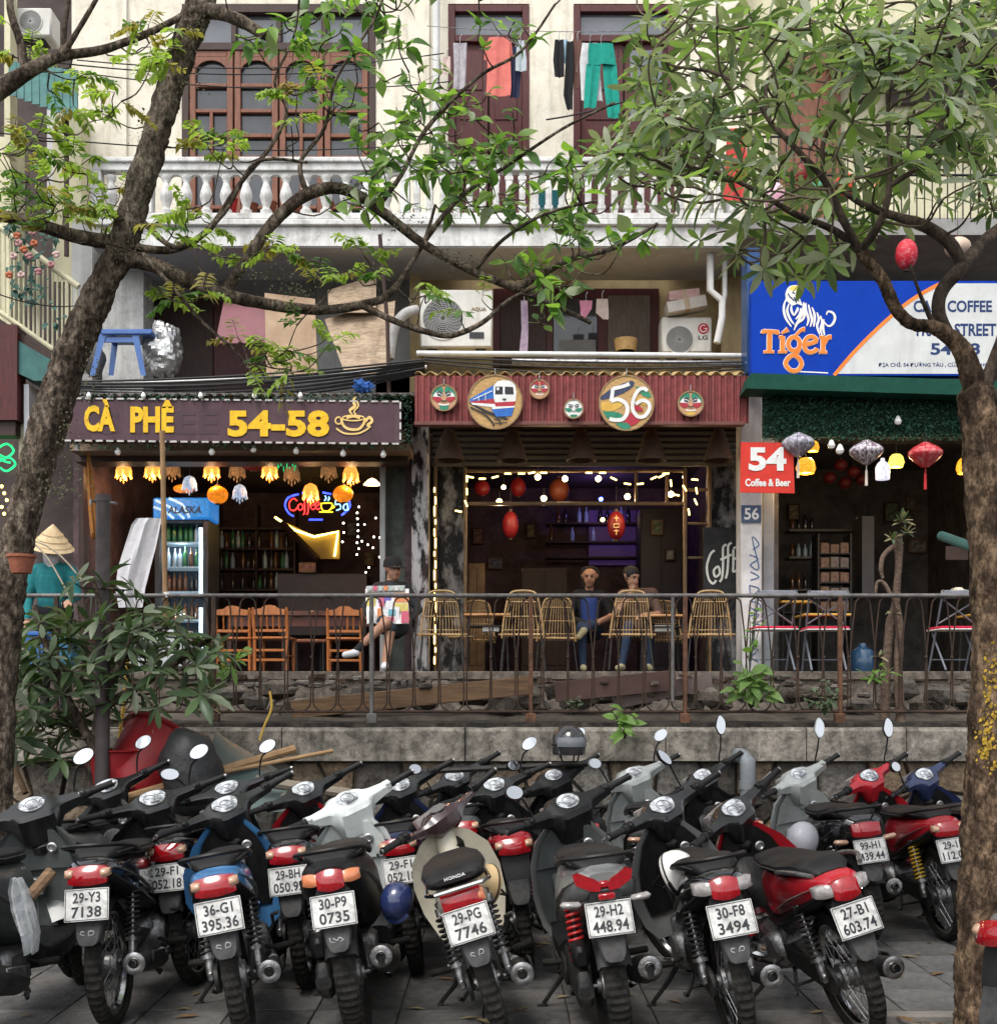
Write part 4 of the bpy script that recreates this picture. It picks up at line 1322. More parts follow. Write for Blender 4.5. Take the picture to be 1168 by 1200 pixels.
for a, m_ in (((586, 640, 350, 430), darkwood), ((648, 700, 350, 430), glassd), ((712, 762, 346, 430), pm('old_curtain', (.16, .13, .11), (.10, .08, .07), 8, .9, stretch=(10, 10, 1)))):
 hb('panel', *a, HD + .17, .04, m_, d2, .008)
hb('panel', 655, 698, 398, 430, HD + .165, .04, pm('grey_board', (.2, .2, .2), (.14, .14, .14), 5, .8), d2)
hb('wall', 845, 872, 285, 470, HD - .1, .4, walltan)
sheetm = pm('roof_sheet', (.14, .13, .125), (.08, .075, .07), 5, .7, bump=.2, streak=(.05, .04, .035))
def corrugated(name, x0, x1, D0, z0, D1, z1, pitch, amp, m, parent=None, nd=2):
 mb = MB()
 n = int((x1 - x0) / pitch * 6)
 r1 = []
 for s_ in range(nd + 1):
  t = s_ / nd
  r1.append([V((x0 + (x1 - x0) * i / n, D0 + (D1 - D0) * t, z0 + (z1 - z0) * t + amp * math.sin(2 * math.pi * i / 6))) for i in range(n + 1)])
 th = V((0, 0, -.006))
 mb.loft([r1[0] + [p + th for p in r1[0][::-1]], r1[-1] + [p + th for p in r1[-1][::-1]]])
 return mb.build(name, m, parent or hs_, angle=60)
a, b = P(70, 462, 12.75), P(484, 462, 12.75)
corrugated('roof', a.x, b.x, 12.75, a.z, 15.2, a.z + .62, .11, .016, sheetm)
tilem = pm('ochre_roof_edge', (.45, .32, .14), (.26, .17, .08), 12, .8, bump=.3, streak=(.1, .07, .05))
a, b = P(486, 437, 12.75), P(872, 437, 12.75)
corrugated('roof', a.x, b.x, 12.75, a.z, 15.0, a.z + .55, .13, .022, tilem)
nl = thing('left_house', 'cream and green house at the left edge with flower-hung railing', 'house', P(30, 787, 14.0))
olive = pm('cream_paint', (.62, .58, .40), (.5, .47, .32), 4, .7, streak=(.25, .22, .14))
tealm = pm('green_awning', (.045, .14, .13), (.03, .09, .085), 5, .6, streak=(.02, .05, .05))
def nb(name, x0, x1, y0, y1, D, dep, m, bev=0.0): return hb(name, x0, x1, y0, y1, D, dep, m, nl, bev)
nb('wall', -120, 90, -120, 800, 15.6, .2, darkroom)
nb('column', 62, 95, 128, 330, 14.5, .3, olive); nb('column', -60, 13, 160, 380, 13.9, .4, olive); nb('column', 5, 12, -40, 180, 13.6, .2, olive)
nb('wall', 55, 66, 100, 260, 15.2, .1, wallgrey)
nb('fascia', -80, 20, 380, 492, 13.4, .25, burg); nb('fascia', -80, 18, 492, 510, 13.45, .2, darkwood)
nb('column', 22, 28, 492, 790, 13.6, .2, olive); nb('column', 28, 34, 450, 790, 13.5, .3, pm('pale_plastic', (.4, .42, .45), (.3, .31, .33), 5, .5))
mb = MB()      # sloping stair balustrade
pl = PP(0, 0, 13.5)
D5 = 13.5
mb.tube([P(-5, 262, D5), P(92, 336, D5)], .034, 8); mb.build('handrail', olive, nl)
mb = MB(); mb.tube([P(-5, 362, D5), P(92, 430, D5)], .028, 8); mb.build('bottom_rail', olive, nl)
mb = MB(); mb.poly([P(x, y, D5 - .02) for x, y in ((-8, 368), (92, 436), (92, 450), (-8, 384))], (0, .12, 0)); mb.build('stringer', darkwood, nl)
mb = MB(); mb.poly([P(x, y, D5 - .06) for x, y in ((6, 390), (64, 424), (66, 446), (40, 446), (18, 436), (8, 410))][::-1], (0, .5, 0)); mb.build('stair_soffit', tealm, nl)
for i in range(17):
 px = 0 + i * 5.6
 y = 266 + px * .763
 mb = MB(); big = i % 6 == 2
 mb.tube([P(px, y, D5), P(px, y + 99, D5)], .022 if big else .011, 6); mb.build('baluster', olive, nl)
corr = P(58, 130, 14.2)
mb = MB()
for i in range(9):
 x = 10 + i * 9
 mb.poly([P(x, 72 + i * 1.2, 13.6), P(x + 8.6, 72 + i * 1.2, 13.6), P(x + 8.6, 112 + i * 3.2, 13.0), P(x, 112 + i * 3.2, 13.0)], (0, .03, .01))
mb.build('green_awning', tealm, nl)
mb = MB(); mb.tube([P(78, 300, 13.3), P(78, 140, 13.3)], .028, 8); mb.build('pole', darkwood, nl)
nr = thing('right_house', 'house above the blue signboard at the right edge', 'house', P(1030, 787, 14.6))
def rbx(name, x0, x1, y0, y1, D, dep, m, bev=0.0): return hb(name, x0, x1, y0, y1, D, dep, m, nr, bev)
rbx('wall', 872, 1300, -120, 262, 15.2, .2, olive); rbx('wall', 872, 1300, 262, 520, 15.8, .2, greyroom); rbx('shutter', 1040, 1300, 48, 120, 15.1, .08, darkroom); rbx('shutter', 915, 985, 60, 255, 15.1, .08, brownwood)  # the darkroom shutter is a dark panel standing in for a shaded opening
rbx('wall', 872, 900, 40, 330, 15.0, .3, olive); rbx('canopy', 985, 1300, 34, 44, 14.4, .8, darkmetal)
rbx('floor_slab', 872, 1300, 255, 275, 13.4, 2.4, pm('slab_grey', (.3, .3, .29), (.22, .21, .2), 5, .85))
rbx('wall', 875, 890, 290, 436, 13.0, .3, pm('blue_sheet', (.02, .07, .2), (.015, .045, .12), 6, .35, stretch=(30, 4, 1)))
for i in range(44):
 mb = MB(); mb.tube([P(885 + i * 9, 160, 13.4), P(885 + i * 9, 256, 13.4)], .008, 5); mb.build('baluster', darkmetal, nr)
for y in (160, 205):
 mb = MB(); mb.tube([P(880, y, 13.4), P(1290, y, 13.4)], .014, 6); mb.build('rail', darkmetal, nr)
# ---------------------------------------------------------------- cafe fronts and signs
# --- interiors
def room(nm, x0, x1, ytop, D0, D1, m, cm=None):
 z1 = P(0, ytop, D0).z
 a, b = P(x0, 0, D0).x, P(x1, 0, D0).x
 for q in ((a, b, D1, D1 + .1, FZ, z1), (a - .1, a, D0, D1, FZ, z1), (b, b + .1, D0, D1, FZ, z1)):
  mb = MB(); mb.bx(*q); mb.build('inner_wall', m, hs_)
 mb = MB(); mb.bx(a - .1, b + .1, D0, D1 + .1, z1, z1 + .1); mb.build('inner_ceiling', cm or m, hs_)
 mb = MB(); mb.bx(a - .1, b + .1, D0 - .2, D1 + .1, FZ + .001, FZ + .012); mb.build('inner_floor', darkroom, hs_)
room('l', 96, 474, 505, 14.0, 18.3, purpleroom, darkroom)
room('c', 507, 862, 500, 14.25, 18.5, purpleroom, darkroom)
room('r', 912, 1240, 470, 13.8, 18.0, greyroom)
sidewall = pm('mottled_green_wall', (.14, .16, .14), (.07, .075, .068), 5, .9, bump=.2, streak=(.03, .03, .03))
mural = pm('mural_paint', (.012, .012, .014), (.52, .50, .50), 7, .7, bump=.15, lo=.44, hi=.54, stretch=(1.6, 1.6, .55), streak=(.25, .10, .08), streak_amt=.25)
mural2 = pm('mural_paint_dark', (.010, .010, .012), (.20, .195, .195), 6, .75, bump=.2, lo=.46, hi=.62, stretch=(1.5, 1.5, .8))
hb('side_wall', 447, 486, 540, 792, 14.05, .3, sidewall); hb('column', 482, 502, 495, 792, 13.75, .3, mural, None, .02)
hb('column', 506, 546, 543, 792, 14.1, .3, mural2, None, .015); hb('column', 832, 868, 540, 792, 14.05, .3, mural2, None, .01)
hb('lintel', 500, 868, 496, 502, 13.9, .3, darkwood)
whitepost = pm('white_post', (.62, .61, .60), (.46, .45, .44), 5, .8, bump=.15, streak=(.2, .19, .17), streak_amt=.6)
hb('post', 868, 893, 440, 795, 13.3, .28, whitepost, None, .012); hb('post', 894, 907, 480, 795, 13.55, .2, pm('pale_frame', (.34, .37, .40), (.25, .27, .29), 5, .6), None, .01)
hb('lintel', 82, 480, 520, 528, 13.2, .5, pm('shade_beam', (.24, .17, .11), (.15, .10, .065), 6, .7)); hb('lintel', 88, 478, 528, 541, 13.5, .3, darkwood)
hb('jamb', 92, 98, 540, 792, 13.9, .15, darkwood); hb('jamb', 445, 451, 540, 792, 13.9, .12, wallgrey)
sh = hb('roller_shutter', 506, 866, 500, 503, 14.0, .1, pm('shutter_grey', (.13, .125, .11), (.09, .085, .075), 6, .6))
for i in range(6):
 mb = MB(); a, b = P(506, 0, 14.0).x, P(866, 0, 14.0).x
 z = P(0, 503 + i * 7.2, 14.0).z
 mb.loft([[V((a, 14.02, z)), V((a, 13.985, z - .03)), V((a, 14.0, z - .068)), V((a, 14.04, z - .068)), V((a, 14.04, z))], [V((b, 14.02, z)), V((b, 13.985, z - .03)), V((b, 14.0, z - .068)), V((b, 14.04, z - .068)), V((b, 14.04, z))]])
 mb.build('slat', MATS['shutter_grey'], sh)
cane = pm('old_timber', (.20, .13, .07), (.12, .075, .04), 8, .6, bump=.2)
for a in ((543, 547, 548, 790), (508, 512, 545, 790), (801, 805, 548, 790), (830, 834, 545, 790)): hb('frame_post', *a, 13.95, .08, cane, None, .01)
for a in ((547, 801, 588, 592), (547, 801, 550, 553), (805, 830, 612, 615), (805, 830, 652, 655), (805, 830, 572, 575)): hb('frame_rail', *a, 14.0, .05, cane, None, .006)
for a in (744, 780): hb('frame_post', a, a + 3, 553, 588, 14.0, .05, cane)
# --- CÀ PHÊ sign
SD = 12.7
plum = pm('sign_plum', (.085, .047, .058), (.062, .034, .042), 6, .6, spec=.2, streak=(.12, .085, .09), streak_amt=.5, grit=(12, .3, .7))
yel = pm('sign_yellow', (.78, .48, .012), (.62, .36, .01), 14, .55, grit=(22, .3, .75))
ghost = pm('sign_ghost', (.050, .027, .034), (.058, .032, .04), 8, .6)
whitem = pm('white_paint', (.72, .72, .70), (.6, .6, .58), 8, .6)
sg = thing('cafe_sign', 'long plum signboard with yellow letters CÀ PHÊ 54-58', 'sign', P(272, 520, SD))
mb = MB(); mb.poly([P(x, y, SD) for x, y in ((72, 515), (470, 519), (470, 470), (72, 466))], (0, .09, 0)); mb.build('board', plum, sg)
pl = PP(0, 515, SD)
for nm, s_, x, y, w, h, m, t in (('letters', 'CÀ', 99, 9, 36, 38, yel, .012), ('letters', 'PHÊ', 153, 8, 51, 38, yel, .012), ('ghost_letters', 'C FFEE', 104, 6, 152, 28, ghost, .002), ('letters', '54-58', 267, 3, 119, 31, yel, .012)):
 mb = MB(); write(mb, s_, pl, x, y, w, h, .001, t); mb.build(nm, m, sg)
mb = MB()       # steaming cup
cp = PP(414, 494, SD)
stroke(mb, cp, [(-14, 4), (-12, -4), (-5, -9), (6, -9), (12, -3), (14, 4)], 3, .003, .006)
stroke(mb, cp, circ(0, 4, 13, 3.2, 16), 1.6, .003, .006, 1, True); stroke(mb, cp, circ(-17, 1, 4, 4, 10, 60, 330), 1.8, .003, .006)
stroke(mb, cp, [(-20, -8), (-10, -14), (6, -14), (18, -8)], 2, .003, .006); stroke(mb, cp, [(14, 0), (19, 5), (22, 0), (17, -4), (20, -7)], 3.2, .003, .006)
stroke(mb, cp, [(-1, 8), (-4, 13), (2, 18), (0, 24), (3, 29)], 2.6, .003, .006, taper=lambda t: .4 + math.sin(math.pi * t)); stroke(mb, cp, [(3, 8), (1, 12), (6, 18), (4, 24)], 1.8, .003, .006)
stroke(mb, cp, [(-8, 4), (0, 6), (8, 4)], 3, .003, .006)
mb.build('cup_emblem', pm('sign_gold', (.72, .52, .2), (.6, .4, .12), 8, .5), sg)
led = pm('led_dash', (.5, .48, .45), (.36, .34, .32), 9, .5)
mb = MB()
for i in range(32):
 x = 75 + i * 12.4
 for yy in (466.5 + (x - 72) * .01, 516 + (x - 72) * .01): rb(mb, x, x + 8, yy - 1, yy + 1, SD - .012, .012)
for i in range(4): rb(mb, 468, 470, 471 + i * 12, 479 + i * 12, SD - .012, .012)
tag(mb.build('led_strip', led, sg), kind='stuff')
# --- artificial leaf garland along the sign
def leaf_mass(name, m, n, fn, size, parent=None, rg=None):
 rg = rg or random.Random(3)
 mb = MB()
 for i in range(n):
  p = fn(rg)
  a = V((rg.uniform(-1, 1), rg.uniform(-1, .3), rg.uniform(-1, 1))).normalized()
  b = a.orthogonal().normalized()
  c = a.cross(b)
  s_ = size * rg.uniform(.6, 1.3)
  mb.add([p - b * s_ * .5, p + c * s_ * .3 + a * s_ * .12, p + b * s_ * .5, p - c * s_ * .3 + a * s_ * .12], [(0, 1, 2), (0, 2, 3)])
 return mb.build(name, m, parent, smooth=False)
plleaf = pm('plastic_leaf', (.02, .07, .035), (.008, .028, .016), 40, .5)
g_ = leaf_mass('garland', plleaf, 1500, lambda r: P(r.uniform(74, 478), 0, SD) * 0 + (P(r.uniform(74, 478), r.uniform(462, 470), SD + .03 + r.uniform(-.05, .03)) if r.random() < .6 else P(r.uniform(74, 478), r.uniform(516, 526), SD + .04 + r.uniform(-.05, .05)) if r.random() < .8 else P(r.uniform(470, 482), r.uniform(465, 520), SD + r.uniform(-.03, .04))), .035)
tag(g_, 'dark green artificial leaf garland framing the plum signboard', 'garland')
bulbm = pm('milky_bulb', (.78, .78, .76), (.7, .7, .68), 6, .25, coat=.5)
def bulb(px, py, D, r, label, lit=None):
 c = P(px, py, D); r = S(r, D)
 mb = MB(); mb.lathe([(0, -r), (r * .55, -r * .85), (r * .95, -r * .25), (r, .1 * r), (r * .8, r * .65), (r * .45, r * 1.2), (r * .36, r * 1.5)], c, 12)
 o = mb.build('light_bulb', lit or bulbm); tag(o, label, 'bulb', 'bulbs strung along the plum signboard')
 mb = MB(); mb.lathe([(r * .4, r * 1.45), (r * .42, r * 2.1), (0, r * 2.2)], c, 8); mb.build('socket', dark_pl, o)
for i, px in enumerate((104, 168, 235, 298, 352)): bulb(px, 464, SD - .06, 3, 'small white bulb on the garland above the signboard, %s from the left' % ORD[i])
for i, (px, py) in enumerate(((91, 525), (138, 530), (191, 526), (248, 530), (297, 527), (347, 529), (402, 532), (449, 533))): bulb(px, py, SD + .1, 3.6, 'white bulb hanging under the plum signboard, %s from the left' % ORD[i])
# --- red fascia with round plaques
FD = 12.75
redcl = pm('red_cladding', (.24, .055, .052), (.17, .038, .038), 6, .65, bump=.1, streak=(.07, .025, .025), streak_amt=.8, grit=(14, .34, .6))
fs_ = thing('red_fascia', 'dull red corrugated metal fascia over the middle cafe', 'fascia', P(676, 496, FD))
mb = MB()
x = 486.0
pts = []
while x < 872:
 pts += [P(x, 0, FD), P(x + 3.2, 0, FD), P(x + 4.2, 0, FD + .018), P(x + 6.4, 0, FD + .018)]
 x += 7.4
z0, z1 = P(0, 496, FD).z, P(0, 440, FD).z
mb.loft([[V((p.x, p.y, z0)) for p in pts], [V((p.x, p.y, z1)) for p in pts]], False, False)
mb.build('cladding', redcl, fs_, angle=20)
mb = MB(); rb(mb, 486, 872, 440, 498, FD + .03, .05); mb.build('backing', redcl, fs_)
mb = MB(); rb(mb, 485, 873, 493.5, 498, FD - .02, .1, .005); mb.build('bottom_trim', pm('fascia_trim', (.16, .06, .05), (.11, .04, .035), 6, .6), fs_)
tanw = pm('plaque_tan', (.52, .33, .13), (.33, .19, .07), 16, .6, bump=.25, stretch=(1, 1, 3))
cols = {'w': whitem, 'b': pm('paint_train_blue', (.03, .16, .50), (.02, .10, .36), 14, .5), 'r': pm('paint_plaque_red', (.42, .03, .05), (.3, .02, .035), 12, .5), 'k': pm('paint_plaque_black', (.015, .015, .02), (.03, .03, .035), 9, .5),
  'g': pm('paint_plaque_green', (.03, .24, .14), (.02, .15, .09), 9, .5), 'y': pm('paint_plaque_yellow', (.62, .40, .08), (.5, .28, .05), 10, .5), 't': pm('paint_plaque_tan', (.50, .28, .16), (.4, .2, .11), 10, .5), 'n': pm('paint_navy', (.03, .035, .09), (.02, .025, .06), 9, .5)}
rimm = pm('plaque_rim', (.30, .2, .1), (.2, .13, .06), 20, .6)
def plaque(name, px, py, r, label, layers, base=None, clip=True):
 D = FD - .06
 t = thing(name, label, 'plaque', P(px, py + r, D), 'round painted plaques on the red fascia')
 pl = PP(px, py, D)
 mb = MB(); blob(mb, pl, circ(0, 0, r, r, 40), -.03, .03); mb.build('disc', base or tanw, t)
 mb = MB(); stroke(mb, pl, circ(0, 0, r - .5, r - .5, 40) + [(r - .5, 0)], 1.6, .0, .006, 1, True); mb.build('rim', rimm, t)
 mb = MB(); mb.tube([P(px, py - r, D - .01), P(px, py - r - 7, D + .05)], .006, 6); mb.build('hook', steel, t)
 by = {}
 for n, (kind, c, pts, w) in enumerate(layers):
  mb = by.setdefault(c + str(n // 6), (MB(), c))[0]
  z = .0012 + .0007 * n
  if kind == 's': stroke(mb, pl, [(a * r, b * r) for a, b in pts], w * r, z, .0012, 4)
  else: blob(mb, pl, [(a * r, b * r) for a, b in pts], z, .0012, 2 if kind == 'c' else 1)
 for mb, c in by.values():
  mb.build('painting', cols[c], t)
 return t
tr = [('p', 'k', [(-.95, .0), (-.2, -.35), (.4, -.55), (.45, -.68), (-.3, -.42), (-.9, -.1)], 0),
      ('p', 'b', [(-.93, .10), (-.05, .62), (-.05, .02), (-.9, -.02)], 0), ('p', 'r', [(-.9, .02), (-.05, .12), (.0, -.12), (-.88, -.04)], 0), ('p', 'w', [(-.88, -.03), (.0, -.08), (.05, -.22), (-.84, -.10)], 0),
      ('c', 'w', [(-.06, .55), (.1, .76), (.5, .78), (.74, .6), (.76, .1), (.6, -.12), (.12, -.1), (-.04, .1)], 0), ('p', 'b', [(-.15, -.26), (.72, -.14), (.6, -.52), (.05, -.54)], 0), ('p', 'r', [(-.02, -.02), (.75, .02), (.68, -.16), (.02, -.2)], 0),
      ('p', 'w', [(-.1, -.18), (.72, -.15), (.72, -.2), (-.1, -.27)], 0), ('p', 'k', [(.02, .56), (.28, .56), (.28, .28), (.0, .28)], 0), ('p', 'k', [(.36, .56), (.66, .54), (.68, .28), (.36, .28)], 0),
      ('p', 'k', [(.26, .12), (.42, .12), (.38, .05), (.3, .05)], 0), ('s', 'k', [(-.9, -.2), (-.4, -.45), (-.1, -.75), (-.05, -.9)], .06), ('s', 'k', [(-.5, -.3), (.1, -.6), (.2, -.85)], .05), ('s', 'k', [(-.05, -.65), (.5, -.6)], .04), ('s', 'k', [(-.02, -.8), (.45, -.76)], .04),
      ('p', 'w', [(.06, .52), (.16, .52), (.14, .42), (.06, .42)], 0), ('s', 'w', [(-.8, .08), (-.1, .4)], .03), ('s', 'w', [(-.6, .2), (-.6, .02)], .02), ('s', 'w', [(-.35, .33), (-.35, .04)], .02)]
plaque('round_plaque', 580, 471, 32, 'large round plaque painted with a blue and white train', tr)
p56 = [('c', 'n', [(-.95, .2), (-.5, .55), (.2, .8), (.25, .6), (-.1, .35), (-.5, .2), (-.9, .1)], 0), ('c', 'g', [(.3, .6), (.7, .5), (.9, .2), (.6, .25)], 0), ('c', 'y', [(-.9, .0), (-.4, .12), (-.1, -.05), (-.5, -.3), (-.9, -.25)], 0), ('c', 'y', [(.3, .2), (.7, .15), (.85, -.1), (.5, -.05)], 0),
       ('c', 'g', [(-.85, -.3), (-.3, -.35), (-.1, -.5), (-.4, -.62), (-.7, -.55)], 0), ('c', 'r', [(-.15, -.45), (.3, -.35), (.5, -.62), (.15, -.85), (-.1, -.7)], 0), ('c', 'g', [(-.4, -.75), (.0, -.72), (.15, -.9), (-.1, -.97)], 0), ('c', 'r', [(.1, -.05), (.45, -.1), (.6, -.3), (.3, -.28)], 0),
       ('s', 'w', [(.1, .68), (-.1, .60), (-.42, .52), (-.5, .5)], .13), ('s', 'w', [(-.5, .52), (-.52, .3), (-.56, .05)], .13), ('s', 'w', [(-.56, .05), (-.3, .12), (-.02, -.05), (.02, -.35), (-.15, -.6), (-.45, -.62), (-.62, -.58)], .14),
       ('s', 'w', [(.75, .42), (.6, .52), (.4, .42), (.24, .1), (.22, -.25), (.4, -.5), (.65, -.48), (.82, -.22), (.78, .0), (.55, .08), (.32, -.05)], .13)]
plaque('round_plaque', 734, 472, 32.5, 'large round plaque with big white number 56', p56)
def face(px, py, r, label, c1, c2, c3, mo=0):
 L = [('c', c1, [(-.95, .1), (-.7, .7), (-.2, .85), (-.05, .5), (-.4, .1)], 0), ('c', c1, [(.95, .1), (.7, .7), (.2, .85), (.05, .5), (.4, .1)], 0), ('c', 'w', [(-.85, .1), (-.5, .5), (-.05, .3), (-.3, .05)], 0), ('c', 'w', [(.85, .1), (.5, .5), (.05, .3), (.3, .05)], 0),
         ('c', c2, [(-.9, .0), (-.5, .08), (-.15, -.1), (-.5, -.35)], 0), ('c', c2, [(.9, .0), (.5, .08), (.15, -.1), (.5, -.35)], 0), ('p', 'k', [(-.5, .3), (-.2, .22), (-.22, .1), (-.5, .16)], 0), ('p', 'k', [(.5, .3), (.2, .22), (.22, .1), (.5, .16)], 0), ('c', c3, [(-.35, -.62), (.35, -.62), (.25, -.9), (-.25, -.9)], 0),
         ('s', 'k', [(-.2, -.2), (0, -.28), (.2, -.2)], .08), ('s', 'w', [(-.4, -.5), (0, -.56), (.4, -.5)], .1), ('s', 'k', [(-.55, .4), (-.3, .42), (-.1, .25)], .08), ('s', 'k', [(.55, .4), (.3, .42), (.1, .25)], .08)]
 plaque('mask_plaque', px, py, r, label, L, cols['t'] if mo != 2 else cols['w'])
face(520, 466, 15.5, 'small round mask plaque with green brow left of the train plaque', 'g', 'r', 'g'); face(632, 456, 11.5, 'small red mask plaque hung high between the two large plaques', 'r', 'r', 't')
face(672, 479, 11.5, 'small white and green mask plaque beside the number plaque', 'w', 'g', 'g', 2); face(809, 473, 15, 'small mask plaque with fangs right of the number plaque', 'g', 'r', 'y')
# --- right signboard
TD = 12.5
sgblue = pm('sign_blue', (.004, .042, .35), (.004, .037, .31), 5, .55, spec=.08, grit=(6, .26, .8))
sgwhite = pm('sign_panel_white', (.58, .59, .58), (.48, .49, .48), 4, .5, streak=(.36, .35, .33), streak_amt=.5)
orange = pm('sign_orange', (.80, .22, .03), (.72, .17, .02), 6, .5)
palep = pm('sign_pale', (.80, .76, .70), (.72, .66, .58), 8, .5)
navy = pm('sign_navy', (.012, .035, .13), (.01, .03, .11), 8, .5)
tg = thing('blue_signboard', 'blue and white shop signboard with a tiger emblem', 'sign', P(1040, 440, TD))
mb = MB(); rb(mb, 880, 1230, 329, 440, TD, .12); mb.build('board', sgblue, tg)
pl = PP(880, 440, TD)
arc = [(97, 0), (120, 27), (150, 57), (180, 83), (203, 98), (222, 108)]
mb = MB(); blob(mb, pl, [(a, b) for a, b in spline(arc, 4)] + [(348, 108), (348, 2), (99, 2)], .002, .002); mb.build('white_field', sgwhite, tg)
mb = MB(); stroke(mb, pl, arc, 4.2, .0045, .002); mb.build('orange_band', orange, tg)
for nm, s_, x, y, w, h, m in (('letters', 'CAFE COFFEE', 190, 74, 92, 14, navy), ('letters', 'TRAIN STREET', 190, 46, 97, 15, navy), ('letters', '54-58 ', 210, 24, 58, 14, navy), ('address_line', 'ĐỊA CHỈ: 54 ĐƯỜNG TÀU , CỬA ĐÔNG, HOÀN KIẾM', 149, 9, 155, 8, navy)):
 mb = MB(); write(mb, s_, pl, x, y, w, h, .0045, .001); mb.build(nm, m, tg)
mb = MB(); stroke(mb, pl, [(48, 5), (90, 3)], 1.4, .002, .001, 1); mb.build('small_print', palep, tg)
mo, mw = MB(), MB()
def both(q, w, k=3, taper=None):
 stroke(mw, pl, q, w + 1.5, .002, .0015, k, False, taper); stroke(mo, pl, q, w, .0085, .0015, k, False, taper)
both([(14, 52), (28, 51), (30, 51)], 4, 1); both([(12.5, 49), (14, 53)], 3, 1); both([(30, 53), (31.5, 48)], 3, 1); both([(21.5, 52), (21, 28)], 5.4, 1); both([(14, 27.5), (27, 27.5)], 2.6, 1)
both([(32, 45), (37, 45)], 3, 1); both([(36.5, 46), (36.5, 28)], 5, 1); both([(31, 27.5), (42, 27.5)], 2.6, 1); both([(35, 49), (43, 54)], 4, 1, lambda t: .5 + .7 * t)
both(circ(50, 37, 7, 8, 16) + [(57, 37)], 4.6, 1); both([(50, 45), (58, 53), (63, 54)], 4, 3, lambda t: .6 + .6 * t); both([(56, 32), (52, 25), (45, 22), (40, 14), (46, 6), (54, 6), (59, 13), (56, 20), (52, 23)], 4.6)
both([(63, 36), (76, 40), (73, 45), (67, 45), (62, 39), (63, 31), (68, 27), (75, 29), (77, 32)], 4.4); both([(84, 46), (84, 28)], 5, 1); both([(79.5, 45), (85, 45)], 3, 1); both([(79, 27), (89, 27)], 2.6, 1); both([(85, 37), (89, 44), (94, 45)], 4.6)
mw.build('wordmark_outline', palep, tg); mo.build('wordmark', orange, tg)
mt, mk = MB(), MB()      # striped animal emblem
def st(q, w=1.9, tp=None): stroke(mt, pl, q, w, .002, .002, 4, False, tp or (lambda t: .45 + .75 * math.sin(math.pi * min(1, max(.05, t)))))
blob(mt, pl, [(41, 88), (40, 96), (44, 104), (52, 106), (59, 104), (59, 96), (57, 90), (60, 82), (54, 84), (48, 82)], .002, .002, 3)
for q in ([(41, 90), (38, 80), (40, 68), (47, 57)], [(44, 84), (42, 76), (45, 67), (50, 60)], [(47, 82), (47, 76), (50, 70)], [(51, 58), (56, 66), (60, 74), (61, 84)], [(52, 66), (57, 72), (58, 79)], [(50, 70), (54, 77), (54, 80)], [(50, 53), (54, 61), (61, 67), (63, 78), (61, 86)],
          [(64, 85), (64, 76), (67, 66), (65, 58)], [(67, 83), (69, 74), (71, 65), (69, 57)], [(71, 80), (74, 72), (74, 64), (73, 57)], [(77, 74), (79, 66), (77, 58), (80, 48)], [(81, 70), (83, 62), (81, 54), (83, 47)], [(85, 66), (84, 56), (86, 47)], [(86, 62), (90, 58), (95, 60), (98, 67), (96, 73), (90, 75), (88, 71)], [(80, 68), (86, 62)]):
 st(q, 2.4)
for q in ([(46, 92), (50, 88), (52, 90), (56, 87)], [(48, 98), (51, 96)], [(54, 99), (57, 97)], [(50, 92), (53, 85)], [(43, 96), (46, 91)]): stroke(mk, pl, q, 1.4, .0045, .001, 4)
mt.build('tiger_emblem', palep, tg); mk.build('tiger_stripes', navy, tg)
mb = MB(); blob(mb, pl, [(44, 101), (48, 105), (55, 105), (58, 102), (50, 99)], .0044, .0008, 2); mb.build('tiger_crown', pm('emblem_yellow', (.75, .62, .12), (.6, .5, .1), 8, .5), tg)
greenm = pm('green_beam', (.010, .066, .045), (.008, .05, .034), 6, .6, spec=.12, grit=(9, .3, .7))
mb = MB(); mb.poly([P(x, y, TD - .1) for x, y in ((874, 455), (1240, 466), (1240, 448), (880, 437))], (0, .35, 0))
tag(mb.build('green_beam', greenm), 'dark green metal beam under the blue signboard', 'beam')
mb = MB(); rb(mb, 894, 1240, 456, 512, TD + .2, .06)
hg = mb.build('hedge_panel', pm('hedge_backing', (.012, .03, .02), (.008, .02, .014), 20, .9)); tag(hg, 'panel of artificial green leaves under the green beam', 'hedge panel')
tag(leaf_mass('leaves', pm('hedge_leaf', (.035, .12, .07), (.014, .05, .032), 30, .55), 9000, lambda r: P(r.uniform(894, 1240), r.uniform(456, 516), TD + .17 + r.uniform(-.06, .03)), .03, hg), kind='stuff')
# --- red 54 sign, blue 56 plate, graffiti on the white post
s54 = thing('red_sign', 'red 54 Coffee & Beer sign on the white post', 'sign', P(899, 578, 12.6))
redsg = pm('sign_red', (.58, .04, .026), (.47, .03, .02), 6, .55, spec=.2, grit=(8, .28, .75))
mb = MB(); q = [(-32, -29), (32, -30), (30, 29), (-31, 30)]; pl = PP(899, 548, 12.6)
mb.poly([pl.p(a, b) for a, b in q], (0, .02, 0)); mb.build('board', redsg, s54)
mb = MB(); write(mb, '54', pl, -22, -4, 44, 28, .002, .004); write(mb, 'Coffee & Beer', pl, -26, -22, 53, 9, .002, .003); mb.build('letters', whitem, s54)
mb = MB(); rb(mb, 868.5, 892, 592, 612, 13.28, .015); n56 = mb.build('number_plate', pm('enamel_blue', (.06, .10, .17), (.045, .075, .13), 10, .4)); tag(n56, 'dark blue house number 56 plate on the white post', 'number plate')
pl = PP(880, 602, 13.28); mb = MB(); write(mb, '56', pl, -8, -7, 17, 14, .001, .002); mb.build('digits', whitem, n56)
mb = MB(); pl = PP(884, 710, 13.298)
